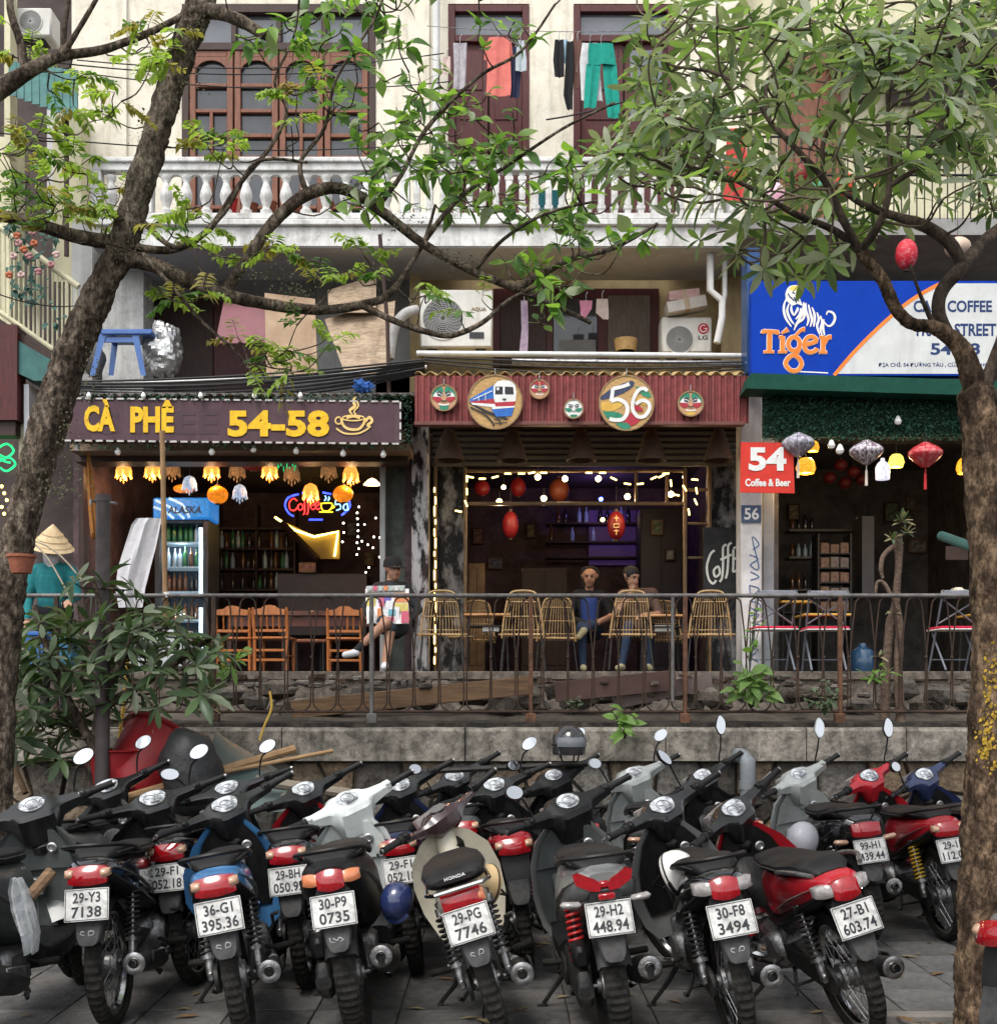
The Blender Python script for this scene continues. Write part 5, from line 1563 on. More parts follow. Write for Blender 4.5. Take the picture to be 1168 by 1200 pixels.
for q in ([(-6, 60), (4, 55), (-5, 48), (5, 44), (-3, 80), (5, 72), (-2, 66)], [(-5, 40), (5, 34), (-5, 30)], [(-6, 24), (5, 20), (-4, 12), (-6, 24)], [(-6, 6), (6, 2), (4, -6), (-5, -2)], [(-6, -12), (5, -10), (-2, -20), (6, -22)], [(-7, -30), (5, -28)], [(0, -28), (-2, -44)], [(-6, -50), (4, -52), (-4, -60), (5, -66)], [(1, -70), (4, -84)]):
 stroke(mb, pl, q, 1.3, .0, .0012, 4)
gr = mb.build('graffiti', pm('graffiti_blue', (.05, .12, .26), (.04, .09, .2), 9, .7)); tag(gr, 'blue scrawled graffiti running down the white post', 'graffiti')
mb = MB(); rb(mb, 824, 867, 618, 700, 13.7, .04, .004); cfp = mb.build('chalk_board', pm('board_black', (.012, .012, .013), (.03, .03, .03), 8, .8)); tag(cfp, 'black board with white hand-lettered word Coffee', 'board')
mb = MB(); pl = PP(845, 662, 13.7)
for q in ([(-8, 17), (-13, 12), (-17, -2), (-15, -16), (-10, -22), (-6, -18)], [(-5, -2), (-9, -7), (-7, -14), (-2, -10), (-3, -3), (-5, -2)], [(6, 24), (2, 20), (2, 4), (1, -14), (-2, -20)], [(-1, 6), (6, 9)], [(12, 26), (8, 22), (8, 8), (7, -8), (5, -16)], [(5, 9), (12, 12)], [(14, 18), (14, 2), (14, -8), (19, -5)], [(14, 19), (19, 22)], [(14, 6), (19, 9)], [(20.5, 22), (20.5, -3)]):
 stroke(mb, pl, q, 2.6, .001, .002, 4)
mb.build('lettering', pm('chalk_white', (.66, .67, .62), (.5, .5, .46), 30, .8), cfp)
# ---------------------------------------------------------------- things on the upper storeys
def cloth(mb, rows, D, amp=.012, th=.006, n=10, ph=0.0):
 """hanging cloth: rows of (row, left column, right column) from top to bottom, with soft folds"""
 rings = []
 for j, (y, a, b) in enumerate(rows):
  f, k_ = [], []
  for i in range(n + 1):
   t = i / n
   p = P(a + (b - a) * t, y, D)
   d = amp * (math.sin(t * 9 + ph + j * .25) + .5 * math.sin(t * 21 + j * .6 + ph)) * min(1, .35 + j * .3)
   f.append(p + V((0, d, 0))); k_.append(p + V((0, d + th, 0)))
  rings.append(f + k_[::-1])
 mb.loft(rings)
def fab(name, c, c2=None): return pm('fabric_' + name, c, c2, 14, .9, bump=.1, bscale=120)
pipew = pm('white_pipe', (.62, .62, .60), (.5, .5, .48), 5, .45, streak=(.25, .24, .22))
def pipe(name, pts, D, r, m, label, cat, n=10):
 mb = MB(); mb.tube([P(q[0], q[1], q[2] if len(q) > 2 else D) for q in pts], r, n)
 return tag(mb.build(name, m), label, cat)
pipe('drain_pipe', [(511, -60), (511, 182)], 14.55, .045, pipew, 'white vertical drain pipe on the cream wall between window and doors', 'pipe')
pipe('drain_pipe', [(832, 225), (832, 340), (846, 352), (846, 372), (840, 402)], 13.9, .042, pipew, 'white drain pipe with a bend beside the smaller air conditioner', 'pipe')
pipe('drain_pipe', [(849, 215), (849, 345), (841, 395)], 14.0, .03, pipew, 'thin white drain pipe running parallel to the bent one', 'pipe')
pipe('water_pipe', [(488, 414, 13.3), (640, 415, 13.3), (868, 417, 13.3)], 13.3, .03, pipew, 'long pale pipe lying along the roof above the red fascia', 'pipe')
pipe('water_pipe', [(96, 452, 13.2), (300, 444, 13.2), (500, 430, 13.2)], 13.2, .02, pipew, 'thin pale pipe above the plum signboard', 'pipe')
pipe('roof_conduit', [(600, 424, 13.2), (868, 427, 13.2)], 13.2, .04, steel, 'grey metal tube lying behind the ochre roof edge', 'tube')
pipe('brown_pole', [(445, 275, 13.3), (454, 380, 13.3), (456, 470, 13.3)], 13.3, .022, darkwood, 'thin brown pole standing in front of the leaning plywood', 'pole', 8)
cable = pm('black_cable', (.012, .012, .013), (.025, .025, .025), 20, .6)
rg = random.Random(21)
def wire(name, a, b, sag, r, label, m=None, n=14):
 A, B = P(*a), P(*b)
 mb = MB(); mb.tube([A.lerp(B, i / n) - V((0, 0, sag * 4 * (i / n) * (1 - i / n))) for i in range(n + 1)], r, 6)
 return tag(mb.build(name, m or cable), label, 'cable')
for i in range(7):
 wire('cable', (80, 447 + i * 2.4, 13.0), (498, 421 + i * 2.6, 13.0 + i * .03), .05 + .02 * i, .011 + .003 * (i % 3), 'black cable in the bundle above the plum signboard, %s from the top' % ORD[i])
for i in range(3):
 wire('cable', (498, 418 + 3 * i, 13.05), (870, 424 + 4 * i, 13.1), .03 + .03 * i, .010, 'black cable over the ochre roof edge, %s from the top' % ORD[i])
for i, (a, b) in enumerate((((-30, 152, 10.5), (500, 168, 13.2)), ((-30, 60, 10), (430, 80, 13.3)), ((90, 70, 12), (520, 62, 13.4)), ((95, 85, 12), (530, 95, 13.4)), ((-20, 337, 11), (130, 350, 12.5)), ((640, 140, 9), (905, 30, 9.5)))):
 wire('cable', a, b, .12, .006, ('thin overhead wire crossing the balcony, %s of six' % ORD[i]))
wire('clothes_line', (500, 30, 14.1), (745, 36, 14.1), .03, .004, 'thin clothes line in front of the burgundy doors', steel)
def garment(label, name, parts, D, c, c2=None, amp=.014, grp='laundry on the balcony line'):
 t = None
 mb = MB()
 for k_, rows in enumerate(parts): cloth(mb, rows, D + .012 * k_, amp, ph=k_ * 2 + parts[0][0][1])
 o = mb.build(name, fab(name + label[:14].replace(' ', '_'), c, c2)); tag(o, label, name.replace('_', ' '), grp)
 px = (parts[0][0][1] + parts[0][0][2]) / 2; py = parts[0][0][0]
 mb = MB(); mb.tube([P(px, py + 2, D), P(px, py - 7, D), P(px + 2, py - 10, D)], .004, 5); mb.build('hanger', steel, o)
 return o
garment('salmon pink shirt on the line before the left door', 'shirt', [[(43, 573, 594), (50, 570, 597), (75, 571, 598), (100, 570, 599), (112, 569, 598)], [(48, 569, 576), (70, 567, 575)], [(48, 592, 599), (66, 594, 602)]], 14.05, (.60, .17, .14), (.5, .13, .11))
garment('navy trousers beside the salmon shirt', 'trousers', [[(55, 598, 610), (80, 599, 611), (114, 598, 608)]], 14.08, (.02, .025, .06))
garment('pale denim shorts at the right of the left door', 'shorts', [[(47, 606, 614), (70, 604, 617), (83, 604, 617)]], 14.02, (.42, .47, .5))
garment('grey patterned top partly hidden by leaves', 'top', [[(50, 531, 547), (80, 532, 546), (104, 531, 545)]], 14.06, (.26, .24, .26), (.42, .4, .42))
garment('pale pink cloth on the line left of the door', 'cloth', [[(66, 519, 528), (86, 518, 528)]], 14.08, (.6, .46, .42))
garment('black top at the left end of the laundry by the right door', 'top', [[(46, 650, 660), (70, 648, 661), (90, 650, 661)]], 14.05, (.012, .012, .014))
garment('light blue cloth among the laundry by the right door', 'cloth', [[(46, 660, 666), (74, 658, 665)]], 14.08, (.35, .5, .6))
garment('black dress hanging longest by the right door', 'dress', [[(48, 664, 672), (80, 662, 673), (112, 660, 671), (128, 664, 671)]], 14.03, (.014, .014, .016))
garment('brown jumper between black dress and white shirt', 'jumper', [[(46, 671, 682), (70, 672, 682), (104, 672, 680)]], 14.07, (.14, .07, .055))
garment('white shirt behind the green trousers', 'shirt', [[(50, 682, 700), (72, 679, 702), (118, 681, 706)], [(54, 679, 686), (84, 675, 684)]], 14.06, (.62, .62, .63))
garment('green trousers hanging by the right door', 'trousers', [[(50, 690, 718), (60, 689, 720), (75, 689, 722)], [(74, 687, 704), (100, 685, 701), (126, 684, 698)], [(74, 706, 722), (105, 708, 725), (138, 712, 727)]], 14.0, (.01, .27, .21), (.008, .2, .155))
garment('purple patterned scarf hanging by the lower window', 'scarf', [[(352, 610, 618), (385, 611, 619), (415, 608, 618)]], 14.3, (.32, .22, .34), (.5, .42, .5), .006, 'laundry under the balcony')
garment('pink underwear on the small clip hanger', 'underwear', [[(352, 679, 694), (362, 680, 693), (372, 680, 686)]], 14.3, (.6, .24, .34), None, .006, 'laundry under the balcony')
garment('cream underwear on the small clip hanger', 'underwear', [[(350, 699, 712), (366, 698, 713), (374, 707, 713)]], 14.3, (.55, .45, .4), None, .006, 'laundry under the balcony')
acw = pm('ac_white', (.60, .59, .55), (.50, .49, .45), 4, .5, streak=(.3, .27, .22), streak_amt=.5)
def ac(x0, x1, y0, y1, D, label, brand, fan_c, fan_r, bpos, bw, bh, bm_, extra=None):
 t = thing('air_conditioner', label, 'air conditioner', P((x0 + x1) / 2, y1, D))
 mb = MB(); rb(mb, x0, x1, y0, y1, D, .3, .02); mb.build('casing', acw, t)
 mb = MB(); pl = PP(fan_c[0], fan_c[1], D); blob(mb, pl, circ(0, 0, fan_r, fan_r, 28), .002, .002); mb.build('fan_opening', pm('ac_dark', (.10, .10, .10), (.07, .07, .07), 9, .6), t)
 mb = MB(); mb.lathe([(S(fan_r * 1.08, D), .01), (S(fan_r * 1.06, D), -.012), (S(fan_r * .98, D), -.012), (S(fan_r * .98, D), .01)], P(fan_c[0], fan_c[1], D), 28, 'Y'); mb.build('fan_ring', acw, t)
 mb = MB()
 for k_ in range(9):
  stroke(mb, pl, circ(0, 0, fan_r * (.12 + .1 * k_), None, 20) + [(fan_r * (.12 + .1 * k_), 0)], .5, .012, .002, 1, True)
 for k_ in range(24):
  a = R(15 * k_); stroke(mb, pl, [(fan_r * .12 * math.cos(a), fan_r * .12 * math.sin(a)), (fan_r * .6 * math.cos(a + .25), fan_r * .6 * math.sin(a + .25)), (fan_r * .98 * math.cos(a + .6), fan_r * .98 * math.sin(a + .6))], .5, .011, .002, 2)
 tag(mb.build('fan_grille', pm('ac_grille', (.36, .36, .35), (.28, .28, .27), 9, .5), t), kind='stuff')
 mb = MB()
 for k_ in range(3):
  a = R(120 * k_); blob(mb, pl, [(0, 0), (fan_r * .8 * math.cos(a), fan_r * .8 * math.sin(a)), (fan_r * .85 * math.cos(a + .7), fan_r * .85 * math.sin(a + .7)), (fan_r * .4 * math.cos(a + .9), fan_r * .4 * math.sin(a + .9))], .005, .002)
 mb.build('fan_blades', grey_pl, t)
 if brand:
  mb = MB(); write(mb, brand, PP(0, 0, D), bpos[0], -bpos[1], bw, bh, .002, .002); mb.build('brand_letters', bm_, t)
 for q in ((x0 + 8, x0 + 20), (x1 - 20, x1 - 8)):
  mb = MB(); rb(mb, q[0], q[1], y1, y1 + 4, D + .05, .2); mb.build('foot', grey_pl, t)
 return t
t = ac(492, 577, 339, 407, 13.9, 'larger white air conditioner unit beside the plywood', 'AQUA', (519, 373), 24, (552, 365), 18, 5, pm('brand_bronze', (.2, .14, .06), (.15, .1, .045), 9, .4))
mb = MB(); rb(mb, 550, 567, 389, 396, 13.89, .01); mb.build('rating_label', ink, t)
t = ac(775, 834, 371, 413, 14.3, 'smaller air conditioner unit with a round red logo', 'LG', (796, 398), 16, (818, 398), 11, 5, ink)
mb = MB(); blob(mb, PP(824, 385, 14.3), circ(0, 0, 6.5, 6.5, 20), .002, .003); lo = mb.build('logo', cols['r'], t)
mb = MB(); stroke(mb, PP(824, 385, 14.3), circ(0, 0, 4, 4, 12, 60, 330) + [(4, 0), (1, 0)], 1, .0055, .001, 1); mb.build('logo_line', whitem, lo)
ac(18, 60, 8, 42, 13.8, 'white air conditioner at the top left above the green awning', None, (36, 25), 13, None, 0, 0, None)
cardb = pm('carton', (.52, .49, .45), (.42, .39, .36), 7, .8)
def carton(x0, x1, y0, y1, D, rot, label, m):
 c = P((x0 + x1) / 2, (y0 + y1) / 2, D)
 t = thing('carton', label, 'carton', c - V((0, 0, S((y1 - y0) / 2, D))))
 M = Matrix.Rotation(rot, 3, 'Y')
 mb = MB(); mb.box(c, (S(x1 - x0, D), .25, S(y1 - y0, D)), M, .004); mb.build('box', m, t)
 mb = MB(); mb.box(c, (S(x1 - x0, D) * .14, .254, S(y1 - y0, D) + .004), M, .002); mb.build('tape', pm('parcel_tape', (.4, .3, .2), (.34, .25, .16), 9, .4), t)
carton(780, 826, 353, 366, 14.3, R(-11), 'white carton tilted on top of the smaller air conditioner', cardb)
carton(782, 818, 343, 354, 14.32, R(-6), 'reddish printed carton on the white one', pm('carton_pink', (.42, .22, .2), (.5, .36, .33), 18, .8))
bluepl = pm('blue_plastic', (.06, .14, .36), (.045, .10, .28), 5, .4, coat=.2)
st_ = thing('plastic_stool', 'blue plastic stool stored on the roof above the sign', 'stool', P(155, 440, 13.6))
mb = MB(); rb(mb, 118, 178, 385, 392, 13.4, .42, .015); mb.build('seat', bluepl, st_)
for (xa, xb, d) in ((121, 108, 13.42), (158, 168, 13.42), (176, 186, 13.75), (136, 130, 13.8)):
 mb = MB(); mb.loft([[P(xa - 4, 390, d), P(xa + 4, 390, d), P(xa + 4, 390, d + .05), P(xa - 4, 390, d + .05)], [P(xb - 3, 440, d), P(xb + 3, 440, d), P(xb + 3, 440, d + .04), P(xb - 3, 440, d + .04)]]); mb.build('leg', bluepl, st_)
for q in ((121, 160, 395, 401), ): 
 mb = MB(); rb(mb, *q, 13.43, .02); mb.build('brace', bluepl, st_)
foil = pm('silver_foil', (.60, .60, .59), (.40, .40, .39), 6, .3, metal=.85, bump=.9, bscale=14)
mb = MB(); mb.ball((0, 0, 0), (S(22, 13.6), .22, S(30, 13.6)), 44, 30)
mb.v = [p * (1 + .2 * noise.noise(p * 7) + .22 * abs(noise.noise(p * 17)) + .1 * abs(noise.noise(p * 36))) + P(192, 412, 13.75) for p in mb.v]
tag(mb.build('foil_bundle', foil, angle=12), 'crumpled silver tarpaulin bundle beside the blue stool', 'tarpaulin')
mb = MB(); mb.ball((0, 0, 0), (S(14, 13.6), .2, S(20, 13.6)), 16, 10)
mb.v = [p * (1 + .25 * noise.noise(p * 8 + V((4, 0, 0)))) + P(108, 420, 13.8) for p in mb.v]
tag(mb.build('grey_sack', pm('grey_sack', (.3, .29, .28), (.18, .17, .17), 8, .8, bump=.4), angle=30), 'grey wrapped sack left of the blue stool', 'sack')
ply = pm('plywood', (.42, .32, .22), (.28, .2, .13), 3, .7, bump=.1, stretch=(1, 1, 5), streak=(.12, .08, .05), streak_amt=.8, grit=(9, .36, .5))
def panel(name, q, D, th, m, label, cat):
 mb = MB(); mb.poly([P(x, y, d if d else D) for x, y, d in q][::-1], (0, th, .0)); return tag(mb.build(name, m), label, cat)
panel('wood_sheet', [(312, 440, 13.5), (372, 440, 13.5), (369, 350, 13.9), (310, 343, 13.9)], 0, .03, pm('plywood_b', (.34, .24, .16), (.24, .16, .1), 4, .75, streak=(.15, .09, .05)), 'reddish wood sheet leaning left of the plywood', 'wood sheet')
panel('plywood_sheet', [(405, 440, 13.4), (456, 436, 13.4), (463, 352, 13.9), (380, 374, 13.9)], 0, .03, ply, 'pale plywood sheet leaning under the balcony', 'plywood')
panel('plywood_sheet', [(385, 366, 13.75), (440, 366, 13.75), (441, 322, 14.0), (384, 340, 14.0)], 0, .03, ply, 'rounded plywood offcut at the top of the leaning stack', 'plywood')
panel('leaning_sheet', [(252, 402, 13.7), (314, 402, 13.7), (312, 352, 14.0), (262, 354, 14.0)], 0, .02, pm('plum_panel', (.17, .045, .06), (.13, .035, .045), 6, .5), 'plum coloured panel leaning behind the branch', 'panel')
mb = MB(); mb.tube(spline([tuple(P(456, 420, 13.6)), tuple(P(462, 385, 13.6)), tuple(P(474, 368, 13.6)), tuple(P(488, 363, 13.7))], 4), S(6, 13.6), 10)
tag(mb.build('bent_sheet', pm('bent_zinc', (.42, .41, .39), (.27, .26, .25), 7, .6, bump=.3)), 'bent grey metal sheet beside the larger air conditioner', 'metal sheet')
mb = MB(); mb.ball((0, 0, 0), (S(12, 13), .07, S(7, 13)), 28, 18); mb.v = [p * (.7 + .5 * noise.noise(p * 18) + .9 * abs(noise.noise(p * 40))) + P(427, 453, 12.95) for p in mb.v]
tag(mb.build('blue_cloth', fab('blue_rag', (.03, .10, .32)), angle=30), 'knotted blue cloth on the roof edge above the cup emblem', 'cloth')
mb = MB(); mb.lathe([(S(12, 14.3), 0), (S(14, 14.3), S(14, 14.3)), (S(13, 14.3), S(14, 14.3)), (S(11, 14.3), 0)], P(733, 412, 14.35), 18, cap=True)
tag(mb.build('basket', pm('wicker_tan', (.42, .27, .11), (.3, .18, .07), 30, .7, bump=.4)), 'tan wicker basket under the curtained lower window', 'basket')
for px, lb in ((634, 'left'), (650, 'right')):
 mb = MB(); rb(mb, px - 5, px + 5, 222, 242, 13.95, .15, .01); tag(mb.build('plastic_basket', pm('teal_plastic', (.02, .28, .34), (.015, .2, .25), 6, .4)), 'turquoise plastic box behind the balusters, the %s one' % lb, 'box')
def pot(px, py, D, w, h, m, label):
 w, h = S(w, D) / 2, S(h, D)
 mb = MB(); mb.lathe([(0, 0), (w * .7, 0), (w * .95, h * .85), (w * 1.05, h * .85), (w * 1.05, h), (w * .85, h), (w * .8, h * .8), (0, h * .8)], P(px, py, D), 16)
 o = tag(mb.build('flower_pot', m), label, 'flower pot', 'pots on the balcony')
 return o
terra = pm('terracotta', (.30, .10, .055), (.2, .065, .04), 9, .8, bump=.2)
pot(272, 249, 13.95, 13, 16, pm('red_pot', (.55, .03, .03), (.42, .02, .02), 8, .5), 'red flower pot behind the left balusters')
for i, px in enumerate((296, 318, 350, 385)): pot(px, 249, 13.98, 13, 10 + 2 * (i % 2), terra, 'terracotta pot behind the balusters, %s from the red pot' % ORD[i])
# ---------------------------------------------------------------- inside and in front of the left cafe
glow = em('lotus_orange', (.95, .36, .06), .8)
glowd = em('lotus_dim', (.40, .26, .13), .12)  # faint emission put into the dim lanterns, which cast no lamp light
glowb = em('lotus_blue', (.5, .62, .8), .35)
def shine(o, c, watt, colr, r=.04):
 """the light a lit lamp gives off"""
 ld = bpy.data.lights.new('lamp_light', 'POINT'); ld.energy = watt; ld.color = colr; ld.shadow_soft_size = r
 lo_ = bpy.data.objects.new('lamp_light', ld); col.objects.link(lo_); lo_.parent = o; lo_.location = V(c) - BASE[o.name]
def lotus(px, py, D, w, m, label):
 c = P(px, py, D); r = S(w, D) / 2
 t = thing('lotus_lantern', label, 'lantern', c - V((0, 0, r * 1.2)), 'lotus lanterns hanging in the left cafe')
 for k_ in range(7):
  a = 2 * math.pi * k_ / 7
  d = V((math.cos(a), math.sin(a), 0)); s_ = V((-math.sin(a), math.cos(a), 0))
  mb = MB()
  rows = [(0.15, 1.15, .18), (.62, .85, .42), (.95, .1, .46), (1.0, -.55, .34), (1.12, -1.0, .04)]
  mb.loft([[c + d * rr * r + V((0, 0, z * r)) - s_ * w_ * r, c + d * (rr * r + .006) + V((0, 0, z * r)), c + d * rr * r + V((0, 0, z * r)) + s_ * w_ * r, c + d * (rr * r - .004) + V((0, 0, z * r))] for rr, z, w_ in rows])
  mb.build('petal', m, t)
 if m is glow: shine(t, c - V((0, 0, r * .9)), 4.5, (1, .6, .27))
 mb = MB(); mb.tube([c + V((0, 0, r * 1.1)), c + V((0, 0, r * 1.3 + .35))], .003, 5); mb.build('cord', cable, t)
 mb = MB()
 for k_ in range(3): mb.ball(c + V(((k_ - 1) * r * .4, -.01, -r * (1.15 + .3 * (k_ % 2)))), (r * .1, r * .1, r * .28), 6, 5)
 mb.build('tassel', m, t)
LT = [(111, 549, 'd'), (145, 552, 'o'), (179, 551, 'o'), (202, 550, 'd'), (222, 567, 'b'), (248, 551, 'o'), (278, 551, 'd'), (281, 577, 'b'), (316, 551, 'o'), (342, 555, 'd'), (364, 577, 'o'), (385, 551, 'd'), (411, 556, 'o')]
for i, (px, py, k_) in enumerate(LT):
 lotus(px, py, 14.3 if k_ != 'd' else 14.8, 18 if k_ != 'b' else 16, {'o': glow, 'd': glowd, 'b': glowb}[k_], {'o': 'glowing orange', 'd': 'dim straw-coloured', 'b': 'pale blue'}[k_] + ' lotus lantern, %s of the thirteen from the left' % ORD[i])
silkor = em('silk_orange', (.9, .26, .015), .45)
def roundlan(px, py, D, rx, ry, m, label, name='round_lantern', grp='round lanterns in the cafes'):
 c = P(px, py, D); a, b = S(rx, D), S(ry, D)
 t = thing(name, label, 'lantern', c - V((0, 0, b)), grp)
 mb = MB()
 n = 24
 rings = []
 for j in range(11):
  ph = math.pi * (j + .5) / 11
  rings.append([c + V((a * math.sin(ph) * (1 - .04 * (k_ % 2)) * math.cos(2 * math.pi * k_ / n), a * math.sin(ph) * (1 - .04 * (k_ % 2)) * math.sin(2 * math.pi * k_ / n), b * math.cos(ph))) for k_ in range(n)])
 mb.loft(rings); mb.build('shade', m, t)
 mb = MB(); mb.lathe([(a * .25, b * .95), (a * .25, b * 1.12), (0, b * 1.12)], c, 12); mb.lathe([(a * .25, -b * .95), (a * .25, -b * 1.1), (0, -b * 1.1)], c, 12); mb.build('cap', darkwood, t)
 mb = MB(); mb.tube([c + V((0, 0, b)), c + V((0, 0, b + .3))], .003, 5); mb.build('cord', cable, t)
 return t
roundlan(255, 580, 14.4, 12.5, 10.5, silkor, 'flattened orange silk lantern near the fridge'); roundlan(402, 579, 14.4, 12, 10, silkor, 'flattened orange silk lantern near the neon sign')
roundlan(215, 573, 14.9, 12, 5, silkor, 'flat orange lantern right above the fridge header'); roundlan(297, 543, 14.7, 16, 9, pm('silk_dark_red', (.12, .01, .012), (.08, .008, .01), 6, .5), 'unlit dark red lantern among the lotus lanterns')
mb = MB(); c = P(336, 534, 13.7); mb.lathe([(.02, .10), (.07, .06), (.13, -.03), (.12, -.03), (.06, .05), (.01, .09)], c, 14); gl_ = mb.build('green_lamp', em('green_glow', (.02, .55, .16), .8)); tag(gl_, 'small green lamp shade under the signboard', 'lamp')
mb = MB()
for k_ in range(9): mb.tube([c + V((.1 * math.cos(k_ * .7), .1 * math.sin(k_ * .7), -.03)), c + V((.1 * math.cos(k_ * .7), .1 * math.sin(k_ * .7), -.13 - .03 * (k_ % 2)))], .006, 5)
mb.build('fringe', MATS['green_glow'], gl_)
fr = thing('drinks_fridge', 'tall glass-door drinks fridge with a blue header', 'fridge', P(213, 790, 15.0))
fb = pm('fridge_body', (.06, .065, .075), (.04, .045, .05), 5, .4)
FDp = 15.0
for q in ((181, 187, 584, 792, FDp, .6), (238, 244, 584, 792, FDp, .6), (187, 238, 606, 612, FDp, .6), (187, 238, 770, 792, FDp, .6)):
 mb = MB(); rb(mb, *q, .006); mb.build('body', fb, fr)
mb = MB(); rb(mb, 187, 238, 606, 775, FDp + .5, .05); mb.build('back_panel', pm('fridge_back', (.10, .13, .16), (.08, .10, .13), 4, .5), fr)
mb = MB(); rb(mb, 179, 246, 583, 608, FDp - .06, .5, .02); hdr = mb.build('header', em('fridge_blue', (.02, .20, .62), .45), fr)
mb = MB(); pl = PP(212, 596, FDp - .06)
for q in ([(-32, 2), (-18, -4), (-8, -12)], [(-30, 10), (-10, 0), (4, -12)], [(-14, 12), (2, 4), (10, -11)]): stroke(mb, pl, q, 3, .001, .001, 4)
mb.build('swoosh', em('fridge_pale', (.35, .62, .9), .5), hdr)
mb = MB(); write(mb, 'ALASKA', pl, -16, -6, 40, 9, .003, .002, .15); mb.build('letters', cols['n'], hdr)
lampw = em('fridge_tube', (.6, .8, 1.0), 1.1)
for q in ((233, 237, 618, 700), (233, 237, 712, 765)):
 mb = MB(); rb(mb, *q, FDp + .06, .03); mb.build('light_tube', lampw, fr)
shine(fr, P(212, 640, FDp + .12), 2, (.75, .9, 1)); shine(fr, P(212, 720, FDp + .12), 2, (.75, .9, 1))
btl = MB(); btl.lathe([(0, 0), (.030, 0), (.032, .01), (.032, .13), (.024, .165), (.012, .19), (.011, .235), (.013, .24), (0, .24)], n=10)
btl_me = [mesh_of('bottle', btl, m_) for m_ in (pm('glass_green', (.02, .16, .05), (.015, .11, .04), 9, .08, coat=.8), pm('glass_amber', (.12, .05, .012), (.08, .03, .01), 9, .08, coat=.8), pm('glass_clear_blue', (.35, .5, .6), (.25, .38, .48), 9, .08, coat=.8), pm('glass_black', (.02, .02, .022), (.03, .03, .03), 9, .08, coat=.8))]
rg = random.Random(4)
for j, yy in enumerate((635, 664, 693, 726, 758)):
 mb = MB(); rb(mb, 187, 238, yy, yy + 1.6, FDp + .1, .38); mb.build('shelf', em('shelf_glow', (.30, .42, .5), .25), fr)
 for i in range(7):
  o = place(btl_me[rg.choice([0, 0, 2, 1] if j < 2 else [1, 1, 3, 0])], 'bottle', None, P(191 + i * 6.6 + rg.uniform(-.6, .6), yy, FDp + .15) + V((0, rg.uniform(0, .03), .001)), None, (.95, .95, rg.uniform(.85, 1.05)))
  tag(o, 'drinks bottle in the fridge, %s from the left on the %s shelf down' % (ORD[i], ORD[j]), 'bottle', 'bottles in the fridge')
bs = thing('bar_shelf', 'dark wooden back bar shelves in the left cafe', 'shelf', P(300, 740, 17.2))
for yy in (618, 642, 666, 690):
 mb = MB(); rb(mb, 255, 345, yy, yy + 2.4, 17.2, .3); mb.build('board', darkwood, bs)
for a in (254, 299, 344):
 mb = MB(); rb(mb, a, a + 2, 590, 742, 17.2, .3); mb.build('upright', darkwood, bs)
for j, yy in enumerate((642, 666, 690)):
 for i in range(13):
  if rg.random() < .15: continue
  o = place(btl_me[rg.choice([1, 3, 3, 2, 0])], 'bottle', None, P(258 + i * 6.5 + rg.uniform(-1, 1), yy, 17.25) + V((0, .05, .001)), None, (1, 1, rg.uniform(.8, 1.15)))
  tag(o, 'dim bottle at the %s place on the %s back bar shelf' % (ORD[i], ('top', 'middle', 'bottom')[j]), 'bottle', 'bottles on the back bar')
mb = MB(); rb(mb, 262, 440, 716, 722, 13.75, .7, .01)
tb = mb.build('long_table', pm('table_redbrown', (.10, .035, .025), (.065, .024, .018), 6, .35, coat=.3)); tag(tb, 'long dark reddish table behind the wooden chairs', 'table')
for a in (266, 330, 434):
 mb = MB(); rb(mb, a, a + 5, 722, 788, 13.85, .06); mb.build('leg', darkwood, tb)
mb = MB(); rb(mb, 268, 436, 722, 734, 13.8, .03); mb.build('apron', MATS['table_redbrown'], tb)
mb = MB(); rb(mb, 325, 430, 672, 745, 16.2, .6, .01); tag(mb.build('bar_counter', pm('counter_dark', (.05, .035, .035), (.03, .022, .022), 4, .4)), 'dark bar counter at the back of the left cafe', 'counter')
mb = MB(); mb.poly([P(x, y, 16.9) for x, y in ((322, 606), (368, 628), (398, 622), (398, 655), (375, 655))][::-1], (0, .2, 0)); stn = mb.build('stair_side', pm('stair_ochre', (.30, .22, .09), (.22, .16, .06), 4, .6)); tag(stn, 'ochre stair side lit by a yellow light strip', 'stair')
mb = MB(); mb.tube([P(322, 606, 16.85), P(345, 621, 16.85), P(368, 629, 16.85), P(396, 623, 16.85), P(392, 652, 16.85)], .017, 6); mb.build('light_strip', em('strip_yellow', (1.0, .70, .12), 7), stn)
mb = MB(); mb.tube([P(330, 612, 16.8), P(372, 655, 16.8)], .05, 6); mb.build('stair_edge', darkwood, stn)
nn = thing('neon_sign', 'neon coffee sign with a yellow cup in the left cafe', 'neon sign', P(370, 607, 14.9))
def neon(name, c, strs, D, cx_, cy_, parent, r=.008):
 pl = PP(cx_, cy_, D)
 for q in strs:
  mb = MB(); mb.tube([pl.p(a, b) for a, b in spline(q, 4)], r, 6); mb.build(name, c, parent)
nred, nyel, nblu, nlbl = em('neon_red', (1, .03, .03), 2.2), em('neon_yellow', (1, .68, .03), 1.6), em('neon_blue', (.03, .06, 1), 2.5), em('neon_light_blue', (.2, .55, 1), 2)
